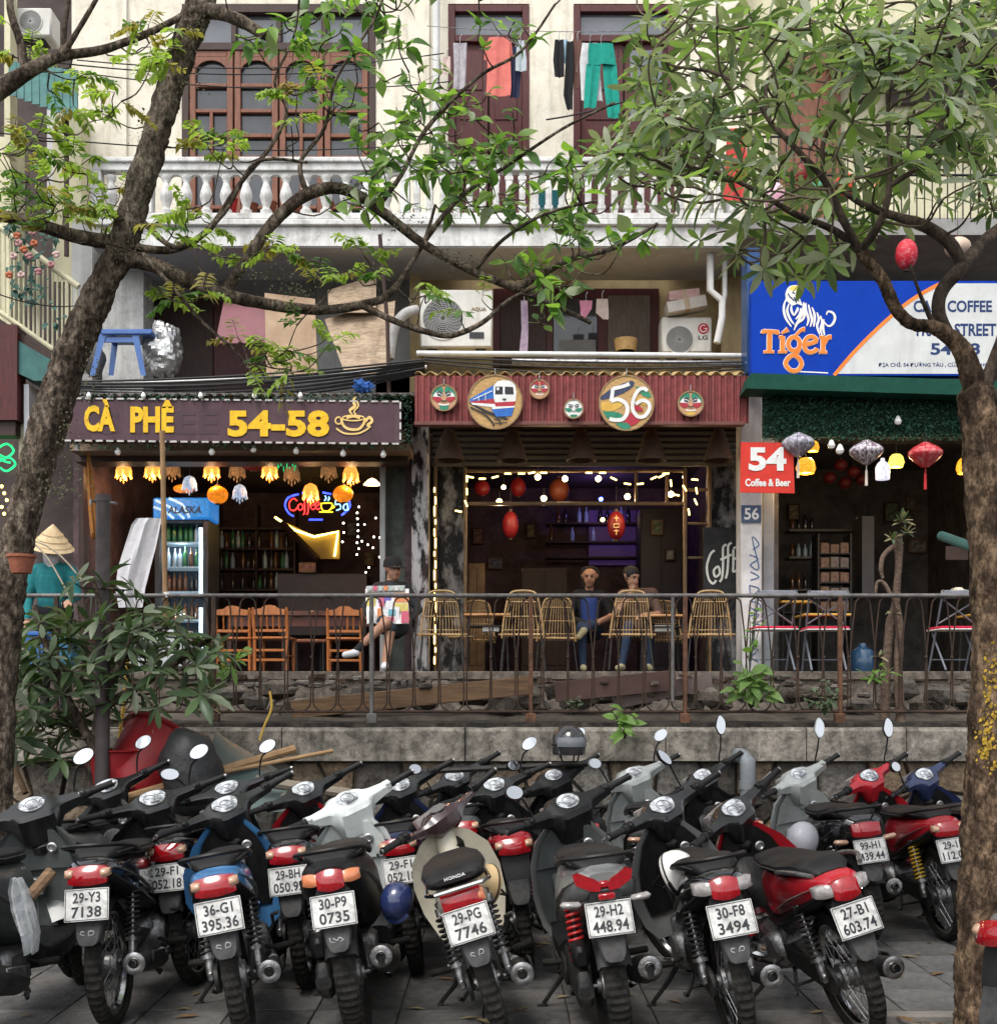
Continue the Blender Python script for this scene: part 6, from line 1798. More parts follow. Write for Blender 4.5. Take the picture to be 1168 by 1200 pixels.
neon('tube_letter', nred, [[(-22, 5), (-26, 8), (-31, 3), (-30, -5), (-25, -6), (-21, -2)], [(-17, 2), (-21, -1), (-19, -6), (-15, -3), (-17, 2)], [(-10, 9), (-13, 6), (-13, -8), (-15, -11)], [(-6, 9), (-9, 6), (-9, -8), (-11, -11)], [(-6, -1), (-2, 1), (-4, 4), (-7, 0), (-4, -5), (0, -3)], [(0, -1), (4, 1), (2, 4), (-1, 0), (2, -5), (5, -3)]], 14.9, 370, 592, nn)
neon('tube_cup', nyel, [[(6, 2), (8, -6), (16, -6), (19, 2), (6, 2)], [(4, -8), (20, -8)], [(19, 0), (22, -2), (18, -4)]], 14.9, 370, 592, nn); neon('tube_steam', nlbl, [[(10, 5), (12, 8), (11, 11)], [(14, 5), (16, 8), (15, 10)]], 14.9, 370, 592, nn)
neon('tube_digit', nlbl, [[(30, 6), (24, 6), (23, 1), (28, 1), (29, -4), (24, -6)], [(37, 2), (33, 0), (33, -5), (37, -5), (37, 2), (38, -6)]], 14.9, 370, 592, nn); neon('tube_border', nblu, [[(-20, 13), (-32, 9), (-36, 0), (-32, -9), (-26, -13)], [(-8, -17), (8, -17)], [(8, 15), (18, 13)], [(-16, 14), (-10, 15)], [(30, -12), (40, -2), (38, 8)]], 14.92, 370, 592, nn, .012)
tiny = em('tiny_light', (1, .95, .85), 8)
def string(name, pts, label, m=None, r=.012):
 mb = MB()
 for q in pts: mb.ball(P(*q), r, 6, 4)
 o = mb.build(name, m or tiny); tag(o, label, 'string lights', None, 'stuff'); return o
string('string_lights', [(419 + rg.uniform(-1.5, 1.5), 594 + i * 7, 15.2) for i in range(9)] + [(402 + rg.uniform(-1, 1), 602 + i * 11, 15.2) for i in range(4)] + [(424 + i * 7, 632 + rg.uniform(-8, 8), 15.4) for i in range(4)] + [(rg.uniform(425, 445), rg.uniform(600, 680), 15.8) for i in range(6)], 'tiny white string lights hanging at the right of the left cafe')
mb = MB(); c = P(436, 568, 15.0); mb.lathe([(.01, .08), (.05, .06), (.11, 0), (.10, 0), (.04, .05), (.01, .07)], c, 14); pl_ = mb.build('pendant_lamp', em('pendant_glow', (1, .6, .25), 5)); tag(pl_, 'small warm pendant lamp near the mottled wall', 'lamp')
mb = MB(); mb.tube([c + V((0, 0, .08)), c + V((0, 0, .4))], .004, 5); mb.build('cord', cable, pl_); shine(pl_, c - V((0, 0, .06)), 4, (1, .65, .3))
chw = pm('chair_orange_wood', (.36, .12, .03), (.24, .075, .02), 6, .4, coat=.3, stretch=(6, 6, 1))
def wooden_chair(px, D, label, rotz=0.0, dz=0):
 b = V((P(px, 0, D).x, D, FZ + .012 + dz))
 t = thing('wooden_chair', label, 'chair', b, 'orange wooden chairs of the left cafe', (0, 0, rotz), local=True)
 def pt(n, mb, key): mb.build(n, chw, t, key=('wc', key))
 for sx in (-1, 1):
  mb = MB(); mb.tube([(sx * .19, -.19, 0), (sx * .19, -.19, .42), (sx * .195, -.24, .78), (sx * .195, -.25, .84)], [.018, .02, .019, .012], 8); pt('leg', mb, ('b', sx))
  mb = MB(); mb.tube([(sx * .18, .19, 0), (sx * .18, .19, .08), (sx * .18, .19, .12), (sx * .18, .19, .30), (sx * .18, .19, .42)], [.014, .018, .024, .018, .022], 8); pt('leg', mb, ('f', sx))
  mb = MB(); mb.tube([(sx * .185, -.19, .2), (sx * .18, .19, .2)], .011, 6); pt('stretcher', mb, ('s', sx))
 mb = MB(); mb.box((0, 0, .435), (.43, .44, .035), None, .012); pt('seat', mb, 'seat')
 for z in (.14, .27):
  mb = MB(); mb.box((0, -.19, z), (.36, .02, .035), None, .005); pt('stretcher', mb, ('z', z))
 mb = MB(); pl = Plane((0, -.248, .74), k=1); q = [(-.18, 0), (.18, 0), (.18, .07), (.10, .085), (.06, .12), (0, .13), (-.06, .12), (-.10, .085), (-.18, .07)]
 blob(mb, pl, q, 0, .024); pt('top_rail', mb, 'top')
 mb = MB(); mb.box((0, -.215, .53), (.36, .02, .04), None, .006); pt('lower_rail', mb, 'low')
 t.scale = (.92, .92, .80)
 for k_ in range(4):
  x = -.105 + .07 * k_
  mb = MB(); mb.tube([(x, -.216, .54), (x, -.222, .58), (x, -.228, .63), (x, -.236, .69), (x, -.245, .75)], [.007, .013, .008, .013, .007], 7); pt('spindle', mb, ('sp', k_))
 return t
wooden_chair(276, 13.25, 'orange wooden chair nearest the drinks fridge', R(4)); wooden_chair(322, 13.15, 'orange wooden chair in the middle of the three', R(-3)); wooden_chair(404, 13.3, 'orange wooden chair beside the seated vendor', R(6))
rat = pm('rattan', (.40, .27, .13), (.24, .14, .06), 9, .6, bump=.2)
ratd = pm('rattan_frame', (.30, .17, .075), (.2, .11, .05), 12, .55)
def rattan_chair(px, D, label, rotz=0.0):
 b = V((P(px, 0, D).x, D, FZ + .012))
 t = thing('rattan_chair', label, 'chair', b, 'rattan chairs of the middle cafe', (0, 0, rotz), local=True)
 def pt(n, mb, m, key): return mb.build(n, m, t, key=('rc', key))
 top = .88
 fr_ = [(-.235, -.20, .36), (-.215, -.23, .55), (-.18, -.26, .74), (-.15, -.275, .84), (-.08, -.28, top), (.08, -.28, top), (.15, -.275, .84), (.18, -.26, .74), (.215, -.23, .55), (.235, -.20, .36)]
 mb = MB(); mb.tube(spline(fr_, 3), .012, 7); bk = pt('back_frame', mb, rat, 'bf')
 for k_ in range(12):
  u = -.88 + 1.76 * k_ / 11
  mb = MB(); zt = top - .012 - .05 * abs(u) ** 3
  mb.tube([(u * .23, -.20, .37), (u * .21, -.232, .55), (u * .175, -.262, .74), (u * .14, -.278, zt)], .0052, 5); mb.build('cane', rat, bk, key=('rc', 'cane', k_))
 for z, hw, y in ((.45, .22, -.21), (.60, .205, -.238), (.76, .17, -.264)):
  mb = MB(); mb.tube([(-hw, y - .006, z), (hw, y - .006, z)], .006, 5); mb.build('band', rat, bk, key=('rc', 'band', z))
 mb = MB(); mb.tube(spline([(-.24, -.2, .40), (-.255, .0, .41), (-.24, .2, .42), (.24, .2, .42), (.255, 0, .41), (.24, -.2, .40), (-.24, -.2, .40)], 3), .013, 7); st2 = pt('seat_frame', mb, rat, 'sf')
 for k_ in range(10):
  x = -.21 + .42 * k_ / 9
  mb = MB(); mb.tube([(x, -.2, .405), (x, .0, .40), (x, .2, .42)], .006, 5); mb.build('cane', rat, st2, key=('rc', 'sc', k_))
 t.scale = (.95, .95, .95)
 for sx in (-1, 1):
  for sy in (-1, 1):
   mb = MB(); mb.tube([(sx * .21, sy * .18, .40), (sx * .25, sy * .235, 0)], .009, 6); pt('leg', mb, darkmetal, ('l', sx, sy))
  mb = MB(); mb.tube([(sx * .225, -.2, .2), (sx * .225, .2, .2)], .006, 5); pt('stretcher', mb, darkmetal, ('st', sx))
 return t
for px, D, lb, rz in ((517, 13.1, 'rattan chair beside the vendor and the lit strip', 3), (555, 13.95, 'rattan chair behind the left table', 175), (613, 13.1, 'rattan chair in front, at the middle of the cafe', -2), (648, 13.9, 'rattan chair set back behind the middle one', 8), (736, 13.1, 'rattan chair in front of the two seated guests', 2), (779, 13.95, 'rattan chair behind the right table', 180), (829, 13.1, 'rattan chair next to the white post', -3)):
 rattan_chair(px, D, lb, R(rz))
tabw = pm('table_top_wood', (.42, .22, .09), (.3, .14, .05), 6, .4, coat=.3)
def table(px, D, w, py, label, m, legm=darkmetal):
 c = P(px, py, D); hw = S(w, D) / 2
 t = thing('cafe_table', label, 'table', (c.x, D, FZ + .012))
 mb = MB(); mb.box(c, (hw * 2, .5, .028), None, .008); mb.build('top', m, t)
 for sx in (-1, 1):
  for sy in (-1, 1):
   mb = MB(); mb.tube([c + V((sx * hw * .8, sy * .18, 0)), V((c.x + sx * hw * .9, D + sy * .22, FZ + .012))], .011, 6); mb.build('leg', legm, t)
 mb = MB(); mb.box(c + V((0, 0, -.12)), (hw * 1.7, .4, .016), None, .004); mb.build('shelf', legm, t)
 return t
table(571, 13.55, 54, 722, 'small wooden table between the left rattan chairs', tabw); table(776, 13.55, 50, 723, 'small wooden table between the right rattan chairs', tabw)
for px, lb in ((575, 'left'), (776, 'right')):
 mb = MB(); c = P(px, 740, 13.45); mb.box((c.x, 13.45, c.z + .03), (.19, .12, .07), None, .008); tag(mb.build('napkin_box', whitem), 'white napkin box on the shelf of the %s wooden table' % lb, 'box')
t = thing('dark_stool', 'dark stool between two of the orange wooden chairs', 'stool', P(362, 788, 13.6))
mb = MB(); rb(mb, 342, 382, 749, 753, 13.5, .35, .01); mb.build('seat', brownwood, t)
for a, d in ((345, 13.5), (379, 13.5), (348, 13.8), (376, 13.8)):
 mb = MB(); mb.tube([P(a, 753, d), V((P(a, 0, d).x, d, FZ + .012))], .014, 6); mb.build('leg', darkmetal, t)
# ---------------------------------------------------------------- middle cafe
wick = pm('dark_wicker', (.055, .032, .022), (.10, .06, .04), 60, .8, bump=.5, bscale=90)
for i, px in enumerate((526, 600, 681, 763, 842)):
 D = 13.35; c = P(px, 540, D)
 mb = MB(); k_ = D / F
 mb.lathe([(18 * k_, 0), (15.5 * k_, 8 * k_), (10 * k_, 26 * k_), (6 * k_, 36 * k_), (5 * k_, 37 * k_), (9 * k_, 25 * k_), (14.5 * k_, 8 * k_), (17.3 * k_, 0), (18 * k_, 0)], c, 22)
 o = mb.build('wicker_shade', wick); tag(o, 'conical dark wicker lamp shade under the red fascia, %s from the left' % ORD[i], 'lamp shade', 'wicker shades under the fascia')
 mb = MB(); mb.tube([c + V((0, 0, 36 * k_)), c + V((0, 0, 48 * k_))], .005, 5); mb.build('cord', cable, o)
ledw = em('led_warm', (1.0, .68, .2), 4)
dash = [(547, 561, 90), (551, 559, 10), (565, 561, 0), (580, 559, -15), (595, 555, 0), (611, 555, 0), (623, 554, -10), (637, 554, 0), (690, 554, 0), (706, 554, 0), (719, 561, 25), (735, 567, 8), (750, 567, -6), (766, 560, -25), (775, 558, -25), (780, 555, -5), (786, 566, 85), (792, 580, 10), (802, 572, 60), (814, 562, 5), (816, 575, 80), (815, 588, 65), (807, 600, 80), (547, 576, 88), (546, 590, 70), (537, 599, 10)]
t = thing('led_chain', 'warm white LED chain draped across the middle cafe opening', 'string lights', P(680, 600, 13.85))
for (px, py, a) in dash:
 mb = MB(); mb.box(P(px, py, 13.85), (S(8, 14), .012, .018), (0, R(a), 0), .004); mb.build('led', ledw, t)
mb = MB(); mb.tube([P(px, py, 13.86) for px, py, a in dash[:17]], .004, 4); mb.build('wire', cable, t)
t = thing('led_strip', 'vertical warm LED strip beside the mural column', 'string lights', P(510, 790, 13.9))
for i in range(17):
 mb = MB(); py = 574 + i * 12.5; mb.box(P(509 + (i % 2) * 1.2, py, 13.9), (.018, .012, S(6 + 3 * (i % 3), 13.9)), None, .004); mb.build('led', ledw, t)
warm = em('bulb_warm', (1.0, .72, .28), 14)
for i, (px, py) in enumerate(((585, 588), (637, 584), (630, 559), (662, 561), (701, 561), (735, 582), (786, 579), (590, 571), (802, 559))):
 c = P(px, py, 14.1); mb = MB(); mb.ball(c, .034 if i not in (7, 8) else .026, 10, 7); o = mb.build('globe_bulb', warm); tag(o, 'lit globe bulb in the middle cafe, %s of nine' % ORD[i], 'bulb', 'globe bulbs of the middle cafe')
 if i in (0, 1, 3, 5, 6): shine(o, c - V((0, -.02, .06)), 4.5, (1, .72, .42))
 mb = MB(); mb.tube([c + V((0, 0, .03)), c + V((0, 0, .12))], .006, 5); mb.build('cord', cable, o)
silkred = pm('silk_red', (.16, .008, .010), (.10, .005, .007), 12, .5, emit=(.5, .01, .01), estr=.03)
roundlan(598, 615, 14.6, 9.5, 16, silkred, 'red cylindrical lantern at the left of the middle cafe'); t = roundlan(722, 616, 14.5, 10.5, 17, silkred, 'red lantern with gold characters in the middle cafe')
mb = MB(); pl = PP(722, 616, 14.39)
for q in ([(-3, 9), (3, 9)], [(0, 12), (0, 5)], [(-3, 2), (3, 2), (3, -2), (-3, -2), (-3, 2)], [(-3, -6), (3, -6)], [(0, -4), (0, -11)]): stroke(mb, pl, q, 1, .0, .002, 1)
mb.build('characters', pm('gold_ink', (.6, .45, .2), (.5, .35, .15), 8, .5), t)
roundlan(565, 572, 14.9, 9, 9, silkred, 'small unlit red lantern high in the left of the middle cafe'); roundlan(607, 571, 15.2, 9, 11, silkred, 'small unlit red lantern beside the globe bulbs'); roundlan(655, 574, 15.0, 12, 14, pm('silk_rust', (.14, .03, .012), (.1, .02, .01), 8, .5), 'rust coloured lantern in the middle of the cafe ceiling')
mb = MB(); rb(mb, 690, 745, 598, 662, 18.3, .05); o = mb.build('lit_alcove', em('violet_light', (.10, .045, .22), .12)); tag(o, 'violet lit alcove panel at the back of the middle cafe', 'light panel')
for yy in (612, 634, 652):
 mb = MB(); rb(mb, 640, 748, yy, yy + 2, 17.9, .3); mb.build('shelf_board', darkwood, o)
for i in range(12):
 o = place(btl_me[rg.choice([1, 3, 2])], 'bottle', None, P(646 + i * 8.2, 612 if i % 3 else 634, 17.95) + V((0, .03, .001)), None, (1.1, 1.1, rg.uniform(.8, 1.1)))
 tag(o, 'dark bottle by the violet alcove, %s from the left' % ORD[i], 'bottle', 'bottles in the middle cafe')
c = P(704, 585, 17.5); mb = MB(); mb.ball(c, .03, 8, 6); o = tag(mb.build('blue_spot', em('blue_spot', (.05, .1, 1), 18)), 'small bright blue lamp at the back of the middle cafe', 'lamp'); shine(o, c - V((0, .1, 0)), 2.5, (.35, .2, 1))
c = P(706, 609, 17.6); mb = MB(); mb.ball(c, .03, 8, 6); tag(mb.build('candle_lamp', em('candle', (1, .6, .2), 12)), 'tiny orange lamp on the back shelf of the middle cafe', 'lamp')
for x0, x1, y0, y1, D, m_, lb in ((548, 568, 660, 760, 15.5, cane, 'tan cabinet standing at the left inside the middle cafe'), (610, 665, 665, 750, 16.2, darkwood, 'dark sideboard in the middle cafe'), (750, 800, 595, 770, 16.5, pm('inner_door', (.028, .02, .032), (.02, .015, .024), 4, .4), 'dark inner door at the back of the middle cafe')):
 t = thing('cabinet', lb, 'cabinet', P((x0 + x1) / 2, 790, D))
 mb = MB(); rb(mb, x0, x1, y0, 790, D, .4, .01); mb.build('carcass', m_, t)
 mb = MB(); rb(mb, x0 + 2, (x0 + x1) / 2 - 1, y0 + 5, 780, D - .012, .02, .004); mb.build('front_panel', m_, t)
 mb = MB(); rb(mb, (x0 + x1) / 2 + 1, x1 - 2, y0 + 5, 780, D - .012, .02, .004); mb.build('front_panel', m_, t)
# ---------------------------------------------------------------- right cafe
def silk(px, py, D, w, h, m, m2, label, tass):
 c = P(px, py, D); a, b = S(w, D) / 2, S(h, D) / 2
 t = thing('silk_lantern', label, 'lantern', c - V((0, 0, b)), 'silk lanterns hanging under the artificial hedge')
 mb = MB(); n = 20; rings = []
 for (r_, z) in ((.18, 1.0), (.30, .86), (.72, .55), (.97, .22), (1.0, .08), (.95, -.08), (.75, -.38), (.48, -.68), (.24, -.92), (.2, -1)):
  rings.append([c + V((a * r_ * (1 - .03 * (k_ % 2)) * math.cos(2 * math.pi * k_ / n), a * r_ * (1 - .03 * (k_ % 2)) * math.sin(2 * math.pi * k_ / n), b * z)) for k_ in range(n)])
 mb.loft(rings); mb.build('shade', m, t)
 mb = MB()
 for k_ in range(0, n, 2): mb.tube([q[k_] + (q[k_] - c) * .01 for q in rings], .003, 4)
 mb.build('ribs', m2, t)
 mb = MB(); mb.tube([c - V((0, 0, b)), c - V((0, 0, b * 1.5))], .006, 5); mb.tube([c - V((0, 0, b * 1.5)), c - V((0, 0, b * 2.8))], [.012, .016], 7); mb.build('tassel', tass, t)
 mb = MB(); mb.tube([c + V((0, 0, b)), c + V((0, 0, b + .12))], .004, 5); mb.build('cord', cable, t)
sil1 = pm('silk_silver', (.55, .55, .60), (.20, .18, .24), 22, .4, lo=.4, hi=.58); sil2 = pm('silk_floral', (.60, .57, .60), (.16, .10, .14), 34, .45, lo=.46, hi=.54); sil3 = pm('silk_red_floral', (.42, .03, .04), (.55, .22, .22), 20, .4, lo=.45, hi=.7)
silk(935, 521, 12.6, 39, 28, sil1, steel, 'silver silk lantern beside the red sign', fab('tassel_cream', (.6, .52, .46))); silk(1015, 530, 12.6, 40, 28, sil2, steel, 'white and dark floral silk lantern', fab('tassel_cream', (.6, .52, .46))); silk(1084, 533, 12.6, 40, 29, sil3, redspring, 'red floral silk lantern nearest the right tree', fab('tassel_red', (.5, .03, .04)))
amberg = em('amber_glow', (.95, .42, .03), .6); yelg = em('yellow_glow', (1.0, .85, .12), .85)
for (px, py, w, h, m_, lb) in ((944, 546, 24, 18, amberg, 'glowing amber lamp behind the silver lantern'), (952, 523, 16, 12, amberg, 'small glowing amber lamp above the larger one'), (1050, 540, 19, 15, yelg, 'glowing yellow cup-shaped lamp'), (1131, 546, 22, 18, amberg, 'glowing amber shade touching the right tree')):
 c = P(px, py, 13.4); a, b = S(w, 13.4) / 2, S(h, 13.4) / 2
 mb = MB(); mb.lathe([(a * .5, b), (a * .8, b * .6), (a, -b * .3), (a * .8, -b), (0, -b)], c, 12); o = mb.build('glass_lamp', m_); tag(o, lb, 'lamp'); shine(o, c - V((0, 0, b + .05)), 5, (1, .66, .3))
 mb = MB(); mb.tube([c + V((0, 0, b)), c + V((0, 0, b + .25))], .004, 5); mb.build('cord', cable, o)
for (px, py, r_, lb) in ((974, 522, 4.5, 'first'), (984, 528, 5, 'second'), (1052, 494, 4.5, 'topmost')):
 c = P(px, py, 12.6); r = S(r_, 12.6); mb = MB(); mb.lathe([(0, -r), (r * .7, -r * .7), (r, 0), (r * .7, r * .8), (r * .4, r * 1.4), (0, r * 1.6)], c, 12); tag(mb.build('light_bulb', bulbm), 'white bulb hanging near the hedge panel, the %s' % lb, 'bulb')
c = P(1034, 552, 13.2); k_ = 13.2 / F; mb = MB(); mb.lathe([(0, -10 * k_), (8 * k_, -10 * k_), (8.4 * k_, 4 * k_), (6 * k_, 9 * k_), (2.4 * k_, 12 * k_), (2.2 * k_, 15 * k_), (0, 15 * k_)], c, 16); tag(mb.build('jar_lamp', em('jar_white', (.72, .74, .85), .6)), 'white jar-shaped lamp beside the yellow one', 'lamp')
for i, (px, py) in enumerate(((985, 545), (1000, 553), (972, 560), (1010, 562), (990, 566))):
 roundlan(px, py, 15.2 + .1 * i, 8, 7, pm('silk_dark_red', (.12, .01, .012)), 'dim dark red paper lantern deep in the right cafe, %s of five' % ORD[i], 'paper_lantern')
def folding_chair(px, D, label, rotz=0):
 b = V((P(px, 0, D).x, D, FZ + .012))
 t = thing('folding_chair', label, 'chair', b, 'folding chairs of the right cafe', (0, 0, R(rotz)), local=True)
 gm = pm('chair_grey_frame', (.16, .17, .2), (.11, .12, .14), 6, .4)
 def pt(n, mb, m, k_): mb.build(n, m, t, key=('fc', k_))
 mb = MB(); mb.box((0, 0, .45), (.44, .40, .03), None, .012); pt('seat', mb, fab('cushion_red', (.50, .012, .05)), 's')
 mb = MB(); mb.box((0, 0, .433), (.45, .41, .012), None, .004); pt('seat_trim', mb, whitem, 'tr')
 for sx in (-1, 1):
  mb = MB(); mb.tube([(sx * .2, .2, 0), (sx * .2, -.2, .84)], .011, 6); pt('leg', mb, gm, ('a', sx)); mb = MB(); mb.tube([(sx * .18, -.22, 0), (sx * .18, .18, .44)], .011, 6); pt('leg', mb, gm, ('b', sx))
  mb = MB(); mb.tube([(sx * .19, -.15, .75), (-sx * .19, -.06, .5)], .009, 6); pt('cross_bar', mb, gm, ('c', sx))
 mb = MB(); mb.box((0, -.19, .80), (.44, .03, .09), (R(-12), 0, 0), .014); pt('backrest', mb, gm, 'bk')
 mb = MB(); mb.tube([(-.2, .15, .12), (.2, .15, .12)], .008, 6); pt('stretcher', mb, gm, 'st')
folding_chair(905, 13.0, 'grey folding chair with red seat beside the white post', 2); folding_chair(966, 13.05, 'grey folding chair with red seat in the middle of the right cafe', -3); folding_chair(1118, 13.0, 'grey folding chair with red seat nearest the right tree', 2)
ytab = pm('yellow_table', (.62, .38, .08), (.5, .28, .06), 6, .4)
table(928, 14.0, 36, 707, 'yellow topped table nearest the white post', ytab); table(963, 13.5, 54, 722, 'yellow topped table in the middle of the right cafe', ytab); table(1150, 13.5, 40, 722, 'yellow topped table by the right tree', ytab)
mb = MB(); k_ = 13.9 / F; mb.lathe([(0, 0), (13 * k_, 0), (14 * k_, 4 * k_), (14 * k_, 20 * k_), (12 * k_, 26 * k_), (5 * k_, 30 * k_), (4 * k_, 34 * k_), (0, 34 * k_)], V((P(1010, 0, 13.9).x, 13.9, FZ + .012)), 18); tag(mb.build('water_bottle', pm('water_blue', (.03, .08, .16), (.02, .06, .12), 6, .15, coat=.8)), 'large blue water bottle on the floor of the right cafe', 'bottle')
rk = thing('display_rack', 'tall display rack of reddish souvenir boxes', 'rack', P(977, 790, 15.0))
for a in (958, 996):
 mb = MB(); rb(mb, a, a + 2, 625, 790, 15.0, .3); mb.build('upright', darkmetal, rk)
bxm = [pm('box_rust', (.12, .05, .04), (.2, .14, .1), 20, .7), pm('box_tan', (.2, .14, .1), (.1, .05, .04), 24, .7), pm('box_grey', (.16, .15, .15), (.1, .07, .06), 24, .7)]
for j in range(5):
 mb = MB(); rb(mb, 960, 996, 648 + j * 17, 649.5 + j * 17, 15.0, .3); mb.build('shelf', darkmetal, rk)
 for i in range(3):
  mb = MB(); rb(mb, 961.5 + i * 11.5, 971.5 + i * 11.5, 636 + j * 17 + rg.uniform(-1, 2), 648 + j * 17, 15.02, .15, .003); tag(mb.build('souvenir_box', rg.choice(bxm)), 'souvenir box on the %s shelf of the display rack, the %s one' % (ORD[j], ('left', 'middle', 'right')[i]), 'box', 'souvenir boxes on the rack')
gs = thing('glass_shelf', 'long shelves with bottles deep in the right cafe', 'shelf', P(975, 690, 16.5))
for j, yy in enumerate((620, 652, 690)):
 mb = MB(); rb(mb, 925, 1022, yy, yy + 2.5, 16.5, .3); mb.build('board', pm('shelf_grey', (.14, .13, .12), (.1, .095, .09), 5, .5), gs)
 for i in range(12):
  if 955 < 929 + i * 7.6 < 1000: continue
  o = place(btl_me[rg.choice([1, 3, 2, 2])], 'bottle', None, P(929 + i * 7.6, yy, 16.55) + V((0, .05, .001)), None, (1, 1, rg.uniform(.7, 1.05))); tag(o, 'bottle at the %s place on the %s long shelf of the right cafe' % (ORD[i], ('top', 'middle', 'bottom')[j]), 'bottle', 'bottles in the right cafe')
mb = MB(); rb(mb, 1010, 1024, 605, 700, 16.0, .4); tag(mb.build('white_cabinet', pm('cabinet_pale', (.16, .16, .17), (.12, .12, .13), 4, .5)), 'pale narrow cabinet deep in the right cafe', 'cabinet')
mb = MB(); rb(mb, 1108, 1134, 640, 656, 15.6, .02); tag(mb.build('notice_sheet', pm('notice_pink', (.2, .16, .165), (.15, .12, .125), 6, .7)), 'pale notice sheet on the back wall near the right tree', 'notice')
c = P(1123, 694, 13.3); mb = MB(); mb.ball((0, 0, 0), (.09, .06, .05), 12, 8); mb.v = [p * (1 + .5 * noise.noise(p * 25)) + c for p in mb.v]; tag(mb.build('white_flowers', fab('flowers_white', (.55, .55, .5), (.3, .3, .24))), 'bunch of small white flowers behind the rail', 'flowers')
for (px, py, rx, ry, m_, lb) in ((1062, 298, 13, 18, pm('silk_red_b', (.45, .015, .03), (.55, .25, .25), 26, .5, lo=.5, hi=.75), 'red spotted lantern hanging above the blue signboard'), (1122, 290, 15, 12, pm('silk_cream', (.55, .42, .32), (.45, .33, .25), 9, .5), 'cream lantern right of the red spotted one'), (938, 205, 11, 13, silkred, 'red lantern on the balcony of the right house'), (957, 222, 10, 10, pm('silk_green', (.05, .2, .12), (.04, .15, .09), 6, .5), 'green lantern on the right balcony'), (990, 218, 11, 16, pm('paper_orange_red', (.6, .08, .03), (.5, .05, .02), 7, .6), 'orange red lantern on the right balcony'), (1034, 222, 10, 15, MATS['paper_orange_red'], 'orange red lantern beside the branch'), (908, 232, 13, 18, pm('silk_pink', (.55, .2, .32), (.6, .5, .52), 16, .5), 'pink and white lantern on the right balcony')):
 roundlan(px, py, 12.9, rx, ry, m_, lb, 'round_lantern', 'lanterns on the right house')
mb = MB(); cloth(mb, [(150, 852, 872), (190, 850, 876), (235, 846, 870)], 13.0, .02); tag(mb.build('red_banner', fab('banner_red', (.5, .06, .05))), 'red cloth banner hanging left of the right balcony', 'banner')
# ---------------------------------------------------------------- in front of the left cafe: posts, cloth, tubs, plants
post_m = pm('brown_post_paint', (.085, .07, .07), (.05, .042, .042), 7, .6, bump=.25, streak=(.03, .025, .025))
po = thing('steel_post', 'brown painted steel post in front of the wall', 'post', P(118, 1040, 7.8))
mb = MB(); mb.tube([V((P(119, 0, 7.8).x, 7.8, 0)), P(121, 582, 7.8)], .046, 16); mb.build('tube', post_m, po)
mb = MB(); mb.tube([P(121, 588, 7.8), P(121, 580, 7.8)], .05, 16); mb.build('cap', post_m, po)
mb = MB(); mb.tube([P(112, 588, 7.75), P(106, 586, 7.7), P(106, 592, 7.7)], .008, 6); mb.tube([P(130, 589, 7.75), P(136, 590, 7.7)], .010, 6); mb.build('bracket', steel, po)
bam = pm('bamboo', (.32, .20, .10), (.22, .13, .065), 9, .6)
mb = MB(); pts = [P(190 + .035 * (y - 500) * .5, y, 9.0) for y in range(505, 735, 10)]; mb.tube(pts, [.019 if i % 5 else .023 for i in range(len(pts))], 8); o = mb.build('bamboo_pole', bam); tag(o, 'upright bamboo pole tied to the railing', 'pole')
mb = MB(); mb.tube([P(196, 700, 8.96), P(196, 694, 8.96)], .026, 8); mb.build('tie', whitem, o)
mb = MB(); cloth(mb, [(607, 160, 190), (614, 154, 188), (640, 145, 183), (665, 137, 177), (690, 134, 171), (712, 138, 168)], 9.3, .02, .006, 12); tag(mb.build('white_cloth', fab('white_cloth', (.55, .54, .56), (.44, .43, .45))), 'white cloth bag hanging from the bamboo pole', 'cloth')
mb = MB(); cloth(mb, [(530, 102, 104), (560, 101, 109), (600, 103, 113), (624, 105, 116), (632, 107, 109)], 13.0, .02, .02, 8); tag(mb.build('folded_umbrella', fab('umbrella_ochre', (.20, .09, .02), (.3, .12, .03))), 'folded ochre and red umbrella hanging left of the fridge', 'umbrella')
t = pot(25, 672, 7.0, 32, 22, terra, 'clay pot with holes strapped to the left trunk'); t['group'] = 'pots in view'
tubm = pm('red_tub', (.32, .015, .02), (.22, .01, .014), 5, .5, coat=.1, streak=(.08, .01, .01))
mb = MB(); M = Matrix.Translation(P(172, 905, 8.1)) @ Matrix.Rotation(R(28), 4, 'Y') @ Matrix.Rotation(R(-35), 4, 'X')
mb.lathe([(0, -.22), (.20, -.22), (.24, -.18), (.30, .22), (.33, .23), (.33, .25), (.27, .25), (.22, -.15), (0, -.16)], (0, 0, 0), 26); mb.xf(M); tag(mb.build('red_tub', tubm), 'red plastic tub tilted on its side behind the motorbikes', 'tub')
mb = MB(); mb.lathe([(0, 0), (.16, 0), (.2, .3), (.22, .31), (.2, .32), (.15, .03)], P(136, 935, 8.0), 22); tag(mb.build('red_bucket', tubm), 'smaller red bucket next to the tilted tub', 'bucket')
mb = MB(); mb.ball((0, 0, 0), (.20, .18, .30), 20, 14); mb.v = [p * (1 + .3 * noise.noise(p * 5 + V((1, 5, 2)))) + P(222, 905, 7.75) for p in mb.v]; tag(mb.build('dark_sack', pm('dark_tarp', (.03, .031, .032), (.018, .018, .019), 8, .45, bump=.5, bscale=14), angle=30), 'dark grey tarpaulin-covered bundle behind the motorbikes', 'bundle')
